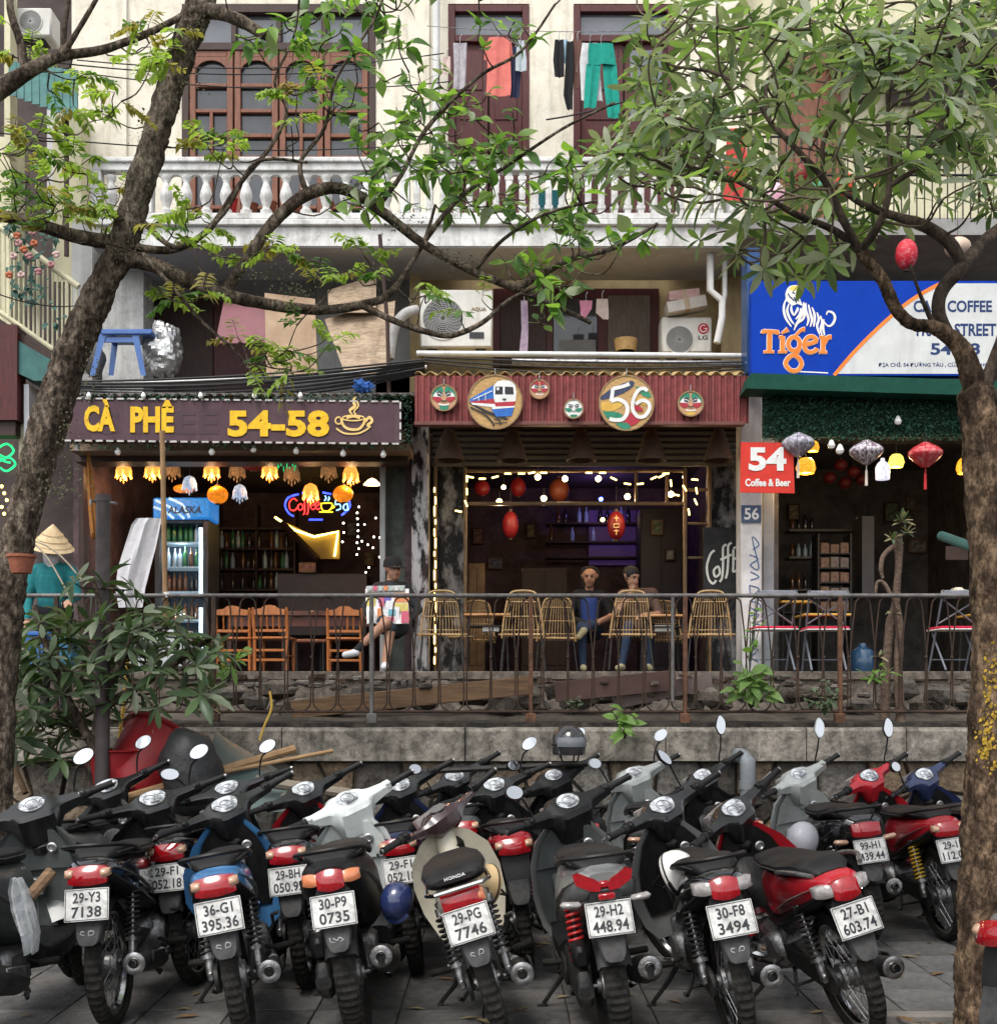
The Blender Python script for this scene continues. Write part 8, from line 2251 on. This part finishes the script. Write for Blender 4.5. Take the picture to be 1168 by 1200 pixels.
# --- left tree
LD = 7.3
lt = thing('street_tree', 'leaning left tree with sparse feathery leaves and mossy limbs', 'tree', V((P(-14, 0, LD).x, LD, 0)))
limbs = [
 [(-14, 1100, LD, 30), (-8, 930, LD, 25), (4, 760, LD, 22), (16, 660, LD, 22), (34, 580, LD, 23), (62, 480, LD, 25), (88, 405, LD, 23), (117, 342, LD, 21), (143, 285, LD, 19), (165, 215, LD, 19), (188, 140, LD + .1, 18), (212, 65, LD + .2, 19), (232, 10, LD + .2, 20), (250, -60, LD + .3, 16), (255, -200, LD + .4, 10)],
 [(150, 285, LD, 14), (105, 280, LD, 12), (60, 268, LD - .1, 11), (25, 256, LD - .1, 10), (-30, 250, LD - .2, 10)],
 [(140, 300, LD, 18), (190, 314, LD, 15), (240, 338, LD, 14), (300, 354, LD + .1, 12), (370, 363, LD + .2, 10), (425, 357, LD + .3, 8), (455, 345, LD + .4, 7), (478, 315, LD + .5, 5), (498, 280, LD + .6, 4), (510, 240, LD + .7, 3)],
 [(425, 358, LD + .3, 6), (462, 376, LD + .2, 5.5), (500, 389, LD + .2, 5), (530, 393, LD + .2, 4.5), (565, 378, LD + .2, 4), (596, 352, LD + .3, 3.5), (640, 330, LD + .3, 3)],
 [(262, 345, LD + .1, 9), (292, 300, LD + .1, 11), (322, 258, LD + .2, 12), (362, 226, LD + .3, 12), (405, 222, LD + .4, 11), (445, 246, LD + .4, 10), (495, 285, LD + .5, 9), (555, 318, LD + .5, 8), (605, 338, LD + .5, 8), (650, 358, LD + .6, 5), (692, 378, LD + .7, 4)],
 [(605, 338, LD + .5, 7), (640, 318, LD + .5, 6), (672, 302, LD + .5, 5), (720, 290, LD + .6, 4), (770, 262, LD + .7, 3)],
 [(-40, 130, LD - .6, 16), (0, 105, LD - .5, 15), (32, 84, LD - .5, 12), (70, 66, LD - .4, 9), (120, 58, LD - .2, 7), (175, 38, LD, 6), (222, 14, LD + .2, 5)],
 [(30, 84, LD - .5, 8), (24, 50, LD - .5, 7), (12, 10, LD - .5, 6), (14, -40, LD - .5, 5)], [(72, 64, LD - .4, 6), (92, 34, LD - .4, 4.5), (118, -10, LD - .4, 3.5)], [(74, 62, LD - .4, 6), (76, 30, LD - .4, 4), (84, -20, LD - .4, 3)],
 [(230, 10, LD + .2, 13), (262, 16, LD + .1, 11), (288, 28, LD + .05, 10), (312, 42, LD, 9)],
 [(160, 290, LD, 7), (205, 292, LD, 6), (245, 268, LD, 5), (282, 214, LD, 4), (318, 170, LD + .1, 3.5), (336, 130, LD + .1, 3), (322, 95, LD + .1, 2.5), (345, 40, LD + .1, 2), (352, -20, LD, 2)],
 [(170, 262, LD, 5), (210, 290, LD - .1, 4), (262, 250, LD - .1, 3.5), (300, 190, LD, 3), (360, 190, LD, 2.5)],
 [(168, 298, LD - .1, 4.5), (205, 340, LD - .2, 3.5), (240, 380, LD - .2, 3), (275, 410, LD - .2, 2.5), (290, 430, LD - .2, 2)],
 [(360, 228, LD + .3, 5), (352, 190, LD + .3, 4), (380, 150, LD + .3, 3), (395, 90, LD + .3, 2.5), (440, 20, LD + .3, 2.5), (455, -30, LD + .3, 2)],
 [(440, 245, LD + .4, 5), (470, 205, LD + .4, 4), (500, 150, LD + .5, 3.5), (560, 90, LD + .5, 3), (610, 60, LD + .5, 2.5), (650, 5, LD + .5, 2)],
 [(495, 285, LD + .5, 5), (540, 230, LD + .5, 4), (600, 190, LD + .6, 3), (660, 150, LD + .6, 2.5), (720, 120, LD + .6, 2)],
 [(555, 318, LD + .5, 4), (590, 280, LD + .4, 3), (640, 250, LD + .4, 2.5), (700, 235, LD + .4, 2)],
]
nodesL = []
for i, L in enumerate(limbs):
 pts, rs = limb(L)
 mb = MB(); bark_tube(mb, pts, [r_ * (.6 if i in (2, 4) else .7 if i else .86) for r_ in rs], .16 if i in (0, 2, 4, 10) else .1, i * 3.3, 44 if i == 0 else 9)
 mb.build('trunk' if i == 0 else 'limb', barkL, lt, angle=70)
 if i: nodesL += pts[::2]
 else: nodesL += pts[len(pts) // 2::2]
rg = random.Random(31)
greenY = leafmat('leaf_young', (.26, .34, .08), (.16, .25, .05), .45, .45); greenO = leafmat('leaf_olive', (.27, .22, .07), (.18, .17, .05), .45, .45); greenM = leafmat('leaf_mid', (.09, .18, .045), (.05, .11, .028), .4, .4)
def zone(zs, D0, D1):
 out = []
 for cx_, cy_, rx, ry, n in zs:
  for _ in range(n):
   a, r_ = rg.uniform(0, 6.28), math.sqrt(rg.random())
   out.append(P(cx_ + rx * r_ * math.cos(a), cy_ + ry * r_ * math.sin(a), rg.uniform(D0, D1)))
 return out
tipsF = zone([(50, 190, 60, 45, 20), (110, 235, 45, 35, 12), (105, 110, 50, 35, 10), (185, 45, 30, 30, 5), (45, 245, 40, 25, 9), (265, 165, 45, 22, 7), (335, 405, 60, 38, 13), (405, 315, 45, 30, 9), (215, 348, 35, 12, 5), (235, 262, 60, 26, 9), (320, 440, 35, 30, 5), (150, 60, 40, 40, 5), (30, 40, 40, 40, 6), (360, 90, 50, 60, 8), (300, 300, 40, 30, 5), (520, 350, 60, 25, 5), (150, 270, 60, 30, 6)], LD - .5, LD + .4)
tubes, dirs = grow(tipsF, nodesL, rg, .0028)
leavesF = []
mbT = MB()
for t, d in zip(tipsF, dirs):
 for s_ in range(rg.choice([1, 2, 2])):
  ax = (d * .5 + V((rg.uniform(-1, 1), rg.uniform(-.8, .4), rg.uniform(-.5, .3)))).normalized(); n_ = rg.randrange(5, 8); Ls = rg.uniform(.10, .19)
  side = ax.cross(V((0, 0, 1))); side = side.normalized() if side.length > .1 else V((1, 0, 0))
  k_ = rg.choices([0, 1, 2], [6, 2, 2])[0]
  pts = [t + ax * Ls * j / n_ - V((0, 0, .25 * Ls * (j / n_) ** 2)) for j in range(n_ + 1)]
  mbT.tube(pts, .0016, 4)
  for j in range(1, n_ + 1):
   for sg in (-1, 1):
    dd = side * sg + ax * .45 - V((0, 0, .25))
    leavesF.append((pts[j], orient(dd, V((rg.uniform(-.4, .4), -.3, 1)), rg.uniform(-.4, .4)), rg.uniform(.052, .082) * (1.1 - .3 * j / n_), k_))
for pts, rs in tubes: mbT.tube(pts, rs, 5)
add_leaves(lt, leavesF, BROAD, [greenY, greenO, greenM], 280)
tipsB = zone([(430, 80, 90, 80, 30), (540, 150, 70, 60, 34), (510, 200, 90, 55, 30), (600, 220, 80, 55, 26), (640, 290, 60, 55, 20), (470, 160, 60, 60, 22), (700, 200, 50, 60, 14), (590, 40, 50, 30, 6), (390, 20, 60, 30, 11), (330, 60, 60, 60, 10), (650, 350, 40, 50, 9), (700, 280, 50, 40, 7), (440, 230, 40, 30, 6), (470, -60, 250, 60, 40)], LD - .3, LD + 1.2)
tubes, dirs = grow(tipsB, nodesL, rg, .003)
for pts, rs in tubes: mbT.tube(pts, rs, 5)
tag(mbT.build('twigs', barkL, lt, angle=80), kind='stuff')
leavesB = []
for t, d in zip(tipsB, dirs):
 n_ = rg.randrange(3, 7)
 for j in range(n_):
  dd = d * .4 + V((rg.uniform(-1, 1), rg.uniform(-1, .6), rg.uniform(-1, .35)))
  leavesB.append((t - d * rg.uniform(0, .12), orient(dd, V((rg.uniform(-.6, .6), -.6, 1)), rg.uniform(-.6, .6)), rg.uniform(.075, .15), rg.choices([0, 1, 2], [4, 4, 1])[0]))
lv = [leafmat('leaf_bright', (.20, .32, .065), (.12, .21, .04), .4, .45), greenM, leafmat('leaf_pale', (.26, .30, .19), (.16, .2, .11), .5, .3)]
add_leaves(lt, leavesB, BROAD, lv, 300)
moss = leafmat('epiphyte', (.085, .088, .045), (.045, .045, .026), .7, .2)
def tuft(parent, spots, n, spread_, size, m, name='moss'):
 mb = MB()
 for (px, py, D, rx, ry) in spots:
  for _ in range(n):
   c = P(px + rg.gauss(0, rx * .5), py + rg.gauss(0, ry * .5), D + rg.uniform(-.12, .08))
   M = orient((rg.uniform(-1, 1), rg.uniform(-1, .4), rg.uniform(-.6, 1)), (rg.uniform(-1, 1), -1, rg.uniform(0, 1)), 0)
   s_ = size * rg.uniform(.5, 1.3)
   mb.add([c + M @ (v * s_) for v in BROAD[0][3:18]], [f for f in [(0, 1, 4, 3), (1, 2, 5, 4), (3, 4, 7, 6), (4, 5, 8, 7)]])
 tag(mb.build(name, m, parent, angle=80), kind='stuff')
tuft(lt, [(80, 500, LD - .1, 20, 40), (85, 560, LD - .12, 18, 25), (35, 545, LD - .1, 14, 25), (62, 575, LD - .14, 24, 16), (170, 170, LD - .1, 18, 40), (155, 215, LD - .1, 22, 26), (215, 100, LD - .1, 26, 26), (140, 290, LD - .1, 24, 18), (310, 322, LD, 36, 14), (345, 340, LD, 24, 10), (470, 262, LD + .3, 30, 18), (420, 224, LD + .3, 30, 12), (530, 305, LD + .4, 30, 14), (225, 30, LD, 20, 20), (105, 440, LD - .12, 12, 40)], 75, 0, .03, moss)
# --- right tree
TDp = 5.1
rt = thing('street_tree', 'right tree with whorls of long dark green leaves and lichen-spotted trunk', 'tree', V((P(1152, 0, TDp).x, TDp, 0)))
limbsR = [
 [(1150, 1262, TDp, 52), (1150, 1235, TDp, 42), (1150, 1190, TDp, 34), (1151, 1080, TDp, 30), (1156, 950, TDp, 29), (1165, 800, TDp, 28), (1162, 680, TDp, 26), (1154, 560, TDp, 25), (1146, 480, TDp, 24), (1136, 430, TDp, 21), (1120, 402, TDp, 17), (1095, 384, TDp - .05, 13), (1068, 379, TDp - .1, 12), (1050, 362, TDp - .1, 12), (1032, 325, TDp - .1, 12), (1008, 295, TDp - .1, 12)],
 [(1112, 396, TDp, 13), (1100, 368, TDp, 13), (1104, 340, TDp, 14), (1128, 312, TDp, 14), (1150, 286, TDp + .1, 14), (1180, 262, TDp + .2, 13)],
 [(1128, 312, TDp, 13), (1112, 284, TDp, 13), (1082, 264, TDp, 12), (1045, 252, TDp + .1, 9), (1012, 240, TDp + .1, 7), (985, 222, TDp + .1, 5)],
 [(1142, 470, TDp, 18), (1168, 420, TDp, 15), (1185, 350, TDp, 14), (1200, 200, TDp, 12), (1210, 0, TDp, 10), (1215, -200, TDp, 7)],
 [(1008, 295, TDp - .1, 9), (978, 270, TDp - .1, 7), (932, 251, TDp - .1, 6), (890, 226, TDp - .1, 5), (850, 206, TDp - .1, 4), (810, 195, TDp - .1, 3)],
 [(1008, 295, TDp - .1, 9), (988, 258, TDp - .15, 8), (966, 212, TDp - .15, 7), (936, 178, TDp - .15, 6), (902, 142, TDp - .1, 5), (880, 108, TDp - .1, 4), (840, 86, TDp, 3.5), (808, 80, TDp, 3)],
 [(1008, 295, TDp - .1, 9), (1032, 258, TDp - .2, 8), (1042, 218, TDp - .2, 6), (1042, 165, TDp - .2, 5), (1040, 130, TDp - .2, 4), (1050, 60, TDp - .2, 3)],
 [(1042, 218, TDp - .2, 6), (1082, 188, TDp - .2, 5), (1104, 140, TDp - .1, 5), (1118, 80, TDp, 5), (1126, 40, TDp, 4), (1128, -40, TDp, 4), (1110, -150, TDp, 3)],
 [(966, 212, TDp - .15, 5), (964, 170, TDp - .15, 5), (978, 140, TDp - .2, 4), (1000, 125, TDp - .2, 3.5), (1020, 110, TDp - .2, 3)],
 [(902, 142, TDp - .1, 4), (898, 100, TDp - .1, 4), (925, 60, TDp - .1, 3.5), (940, 0, TDp - .1, 3), (930, -120, TDp, 3)],
 [(1095, 384, TDp - .05, 6), (1078, 345, TDp - .1, 4), (1066, 310, TDp - .1, 3)],
]
nodesR = []
for i, L in enumerate(limbsR):
 pts, rs = limb(L)
 mb = MB(); bark_tube(mb, pts, [r_ * ((.96 if j < len(rs) * .55 else .62) if i == 0 else .58) for j, r_ in enumerate(rs)], .10, i * 5.1 + 40, 48 if i == 0 else 10)
 mb.build('trunk' if i == 0 else 'limb', barkR if i == 0 else pm('bark_right_dark', (.13, .095, .07), (.05, .036, .028), 12, .95, bump=.8, bscale=50, stretch=(1, 1, .5), grit=(40, .42, .4)), rt, angle=70)
 if i > 3 or i == 2: nodesR += pts[::2]
 if i == 3: nodesR += pts[len(pts) // 2::2]
rg = random.Random(77)
poly = [(745, 20), (765, 0), (1185, 0), (1185, 300), (1130, 262), (1085, 250), (1040, 268), (1000, 300), (960, 335), (880, 335), (850, 310), (815, 285), (770, 250), (715, 205), (700, 165), (745, 145)]
def inside(x, y):
 c = False
 for i in range(len(poly)):
  (x1, y1), (x2, y2) = poly[i], poly[i - 1]
  if (y1 > y) != (y2 > y) and x < (x2 - x1) * (y - y1) / (y2 - y1) + x1: c = not c
 return c
tipsR = []
while len(tipsR) < 330:
 x, y = rg.uniform(690, 1185), rg.uniform(-10, 335)
 if inside(x, y) and (y < 215 or rg.random() < .42): tipsR.append(P(x, y, rg.uniform(4.3, 6.4)))
for _ in range(230): tipsR.append(P(rg.uniform(620, 1650), rg.uniform(-560, -20), rg.uniform(4.0, 8.2)))
tubes, dirs = grow(tipsR, nodesR, rg, .0031, .04)
mbT = MB()
for pts, rs in tubes: mbT.tube(pts, rs, 6)
tag(mbT.build('twigs', pm('twig_green_brown', (.11, .085, .055), (.07, .05, .033), 12, .8), rt, angle=80), kind='stuff')
leavesR = []
for t, d in zip(tipsR, dirs): leavesR += whorl(t, d + V((rg.uniform(-.4, .4), rg.uniform(-.6, .2), .7)), rg.randrange(6, 10), rg.uniform(.095, .15), rg, 4)
lm = [leafmat('whorl_dark', (.10, .15, .065), (.06, .10, .04), .36, .3), leafmat('whorl_grey', (.26, .29, .20), (.15, .19, .115), .42, .3), leafmat('whorl_light', (.22, .31, .11), (.13, .20, .065), .38, .4), leafmat('whorl_pale', (.32, .34, .25), (.2, .23, .15), .45, .3)]
add_leaves(rt, leavesR, LANCE, lm, 300)
lich = pm('lichen_yellow', (.40, .26, .03), (.26, .16, .025), 60, .95, bump=.3)
mb = MB(); tr_pts, tr_rs = limb(limbsR[0])
for _ in range(240):
 py = rg.choice([rg.gauss(790, 16), rg.gauss(850, 18), rg.gauss(880, 14), rg.gauss(835, 30)]); a = R(rg.gauss(-118, 16))
 j = min(range(len(tr_pts)), key=lambda i: abs(tr_pts[i].z - P(0, py, TDp).z)); c = V((tr_pts[j].x, tr_pts[j].y, P(0, py, TDp).z)) + V((math.cos(a), math.sin(a), 0)) * tr_rs[j] * 1.0
 M = orient((rg.uniform(-1, 1), 0, 1), (math.cos(a), math.sin(a), rg.uniform(-.4, .4)), 0); s_ = .010 * rg.uniform(.3, 1.6); c = c + V((math.cos(a), math.sin(a), 0)) * rg.uniform(-.011, -.004)
 mb.add([c + M @ (V(q_) * s_) for q_ in ((-.5, 0, 0), (0, -.7, .1), (.5, -.2, 0), (.4, .5, .1), (-.3, .7, 0))], [(0, 1, 2, 3, 4)])
tag(mb.build('lichen', lich, rt, smooth=False), kind='stuff')
# --- whorled shrub at the left and its stems
sb = thing('leafy_shrub', 'dark leafy shrub with whorled leaves in front of the left cafe', 'shrub', P(105, 905, 7.9))
limbsS = [[(105, 940, 7.9, 9), (112, 880, 7.9, 8), (118, 830, 7.85, 6), (140, 780, 7.8, 5), (165, 730, 7.8, 4)], [(112, 880, 7.9, 6), (80, 820, 7.8, 5), (55, 760, 7.8, 4), (40, 710, 7.8, 3)], [(118, 830, 7.85, 6), (170, 800, 7.8, 5), (215, 770, 7.8, 4), (250, 745, 7.8, 3)], [(140, 780, 7.8, 4), (120, 720, 7.7, 3), (110, 680, 7.7, 2.5)]]
nodesS = []
for i, L in enumerate(limbsS):
 pts, rs = limb(L); mb = MB(); bark_tube(mb, pts, rs, .15, i, 8); mb.build('stem', barkL, sb, angle=70); nodesS += pts
rg = random.Random(15)
tipsS = zone([(120, 750, 105, 45, 34), (60, 805, 65, 45, 16), (190, 765, 75, 55, 28), (70, 855, 55, 30, 8), (235, 790, 35, 35, 9), (120, 695, 50, 18, 4), (25, 790, 30, 40, 6), (150, 815, 60, 25, 8), (45, 865, 50, 30, 12), (15, 850, 25, 40, 6)], 7.45, 8.3)
tubes, dirs = grow(tipsS, nodesS, rg, .0045, .05)
mb = MB()
for pts, rs in tubes: mb.tube(pts, rs, 5)
tag(mb.build('twigs', barkL, sb, angle=80), kind='stuff')
leavesS = []
for t, d in zip(tipsS, dirs): leavesS += whorl(t, d + V((0, -.4, .8)), rg.randrange(6, 9), rg.uniform(.14, .22), rg, 3)
add_leaves(sb, leavesS, LANCE, [leafmat('shrub_dark', (.05, .085, .038), (.03, .056, .024), .36, .2), leafmat('shrub_mid', (.08, .125, .05), (.05, .085, .034), .4, .25), leafmat('shrub_grey', (.15, .175, .12), (.09, .115, .07), .45, .2)], 300)
for i, (a, b) in enumerate((((14, 642, 7.9), (26, 725, 7.8)), ((30, 628, 8.2), (84, 705, 8.1)), ((32, 632, 8.2), (96, 680, 8.1)))):
 A, B = P(*a), P(*b); mb = MB(); mb.tube([A.lerp(B, t / 8) + V((0, 0, .06 * math.sin(math.pi * t / 8))) for t in range(9)], .006, 5); tag(mb.build('dry_stick', pm('dry_stick', (.36, .32, .24), (.26, .22, .16), 9, .8)), 'pale dry stick by the hat seller, %s from the left' % ORD[i], 'stick')
# --- weeds and plants on the wall
def weed(name, label, base, tips_, L, shape, m, n=5):
 b = P(*base); t = thing(name, label, 'plant', b)
 mb = MB(); lv = []
 for q in tips_:
  e = P(*q); pts = [b.lerp(e, k_ / 5) + V((0, -.03 * math.sin(math.pi * k_ / 5), .02 * math.sin(math.pi * k_ / 5))) for k_ in range(6)]
  mb.tube(pts, [.005, .0045, .004, .0035, .003, .002], 5)
  for k_ in range(n):
   p = pts[2 + rg.randrange(4)]; lv.append((p, orient((rg.uniform(-1, 1), rg.uniform(-1.2, .2), rg.uniform(-.5, .5)), (0, -.8, 1), rg.uniform(-.5, .5)), L * rg.uniform(.6, 1.15), 0))
 mb.build('stem', leafmat('stem_green', (.07, .11, .04), (.05, .08, .03)), t)
 add_leaves(t, lv, shape, [m], 90)
brightl = leafmat('weed_bright', (.16, .27, .06), (.10, .19, .04), .45, .35); greyl = leafmat('weed_grey', (.10, .14, .08), (.07, .10, .055), .5, .25)
weed('wall_weed', 'bright green weed growing from the coping in the middle', (732, 866, 8.7), [(730, 828, 8.6), (716, 832, 8.6), (745, 830, 8.6), (731, 845, 8.6), (728, 858, 8.65)], .11, BROAD, brightl, 5)
weed('climbing_plant', 'heart-leaved climber on the railing below the white post', (880, 830, 8.85), [(868, 775, 8.8), (858, 790, 8.8), (890, 782, 8.8), (905, 795, 8.8), (876, 765, 8.8), (880, 800, 8.75), (915, 805, 8.8), (862, 808, 8.8)], .13, BROAD, leafmat('climber', (.15, .24, .07), (.10, .17, .05), .45, .35), 7)
weed('climbing_plant', 'sparse vine twining up the white post end of the railing', (878, 775, 8.85), [(885, 700, 8.8), (878, 720, 8.8), (890, 735, 8.8)], .07, BROAD, brightl, 4)
weed('grey_bush', 'small grey-green bush rooted behind the railing', (966, 838, 8.85), [(952, 805, 8.8), (968, 798, 8.8), (982, 808, 8.8), (958, 822, 8.8), (975, 822, 8.8), (946, 820, 8.8)], .055, BROAD, greyl, 9)
weed('fern', 'broad green leaves beside the dead stump', (1028, 802, 8.95), [(1016, 785, 8.9), (1030, 778, 8.9), (1040, 788, 8.9), (1010, 792, 8.9)], .12, LANCE, brightl, 4)
weed('wall_weed', 'pale weed at the brown boards behind the railing', (672, 838, 9.0), [(662, 822, 8.95), (675, 818, 8.95), (684, 824, 8.95)], .07, LANCE, greyl, 4)
weed('fern', 'young leaves at the right end of the shrub', (268, 800, 8.2), [(255, 778, 8.1), (275, 770, 8.1), (262, 765, 8.1), (285, 760, 8.1)], .13, LANCE, brightl, 4)
ds = thing('dead_stump', 'dead twisted stump topped with a spiky air plant', 'stump', P(1046, 840, 9.05))
for L in ([(1036, 850, 9.05, 6), (1038, 790, 9.05, 5.5), (1042, 740, 9.05, 5), (1050, 700, 9.05, 4.5), (1053, 650, 9.05, 4.5), (1052, 625, 9.05, 5)], [(1056, 850, 9.0, 6), (1052, 790, 9.0, 5), (1054, 735, 9.0, 4.5), (1050, 708, 9.0, 3.5)], [(1048, 640, 9.0, 3), (1036, 650, 9.0, 3), (1032, 665, 9.0, 2.5), (1034, 678, 9.0, 2)], [(1044, 700, 9.0, 2.5), (1036, 684, 9.0, 2.5), (1028, 682, 9.0, 2), (1026, 695, 9.0, 1.6)]):
 pts, rs = limb(L); mb = MB(); bark_tube(mb, pts, rs, .3, 3, 9); mb.build('stem', pm('dead_wood', (.16, .11, .08), (.085, .055, .042), 9, .95, bump=.8, bscale=40), ds, angle=70)
lv = []
for (cx_, cy_, n_, L) in ((1056, 612, 22, .10), (1046, 632, 14, .08), (1062, 624, 12, .08), (1046, 718, 14, .06), (1030, 770, 8, .08)):
 for k_ in range(n_):
  a = rg.uniform(0, 6.28); lv.append((P(cx_, cy_, 9.0), orient((math.cos(a), -rg.uniform(.1, 1), .6 * math.sin(a) + .45), (0, -.6, 1), rg.uniform(-.4, .4)), L * rg.uniform(.6, 1.15), rg.randrange(2)))
add_leaves(ds, lv, LANCE, [greyl, leafmat('air_plant_pale', (.26, .24, .14), (.2, .16, .09), .6, .2)], 120)
fv = thing('flower_vine', 'artificial vine of pink and orange flowers on the sloping rail', 'vine', P(30, 380, 13.3))
lv = []
for (cx_, cy_, rx, ry, n_) in ((15, 265, 14, 16, 26), (25, 295, 16, 22, 22), (58, 290, 12, 20, 18), (35, 330, 12, 26, 16), (52, 345, 8, 24, 14), (70, 375, 8, 20, 10), (14, 330, 5, 25, 9)):
 for _ in range(n_): lv.append((P(cx_ + rg.gauss(0, rx * .5), cy_ + rg.gauss(0, ry * .5), 13.35 + rg.uniform(-.1, .05)), orient((rg.uniform(-1, 1), -rg.random(), rg.uniform(-1, .5)), (0, -.7, .7), 0), rg.uniform(.07, .13), 0))
add_leaves(fv, lv, BROAD, [leafmat('vine_leaf', (.03, .09, .07), (.02, .06, .045), .5, .15)], 120)
fc = [fab('petal_pink', (.36, .2, .2), (.3, .13, .14)), fab('petal_orange', (.4, .14, .07), (.32, .1, .05)), fab('petal_pale', (.5, .38, .34), (.42, .28, .26))]
for i, (x, y) in enumerate(((22, 285), (28, 292), (16, 300), (34, 300), (40, 285), (66, 298), (60, 310), (11, 322), (25, 322), (45, 318), (52, 262), (30, 262), (38, 272), (20, 276))):
 c = P(x, y, 13.22); mb = MB()
 for k_ in range(6):
  a = 2 * math.pi * k_ / 6 + i; mb.ball(c + V((math.cos(a) * .024, -.01 + .012 * (k_ % 2), math.sin(a) * .022)), (.022, .014, .02), 8, 6)
 mb.build('flower', fc[i % 3], fv)
nn2 = thing('green_neon', 'green neon scribble at the left edge', 'neon sign', P(8, 552, 13.9))
neon('tube', em('neon_green', (.02, 1, .25), 1.0), [[(-12, 14), (0, 20), (8, 12), (0, 4), (-10, 8)], [(-12, -2), (2, 4), (10, -4), (0, -12), (-8, -8)], [(-14, 8), (-4, 0), (4, -2)]], 13.9, 8, 540, nn2, .012)
string('string_lights', [(2 + (i % 3) * 3, 570 + i * 8, 13.9) for i in range(5)] + [(4, 652, 13.8), (8, 670, 13.9)], 'warm tiny lights at the left edge', em('tiny_warm', (1, .7, .15), 4), .02)
bt = thing('street_tree', 'tree across the street that shows in the motorbike mirrors', 'tree', V((2.5, -6, 0)))
mb = MB(); pts = [V(p) for p in spline([(2.5, -6, 0), (2.4, -6, 2.5), (2.6, -5.6, 5), (3, -5, 7)], 5)]; bark_tube(mb, pts, [.2 - .008 * i for i in range(len(pts))], .15, 9, 12); mb.build('trunk', barkL, bt, angle=70)
nodesB = pts[8:]
rg = random.Random(91)
tipsX = [V((rg.uniform(-7, 12), rg.uniform(-10, -1.6), rg.uniform(3.2, 9.5))) for _ in range(330)]
tubes, dirs = grow(tipsX, nodesB, rg, .012, .03)
mb = MB(); lv = []
for pts, rs in tubes: mb.tube(pts, rs, 4)
tag(mb.build('twigs', barkL, bt, angle=80), kind='stuff')
for t, d in zip(tipsX, dirs): lv += whorl(t, d + V((0, 0, .5)), 7, rg.uniform(.16, .26), rg, 1)
add_leaves(bt, lv, LANCE, [lm[0]], 0)
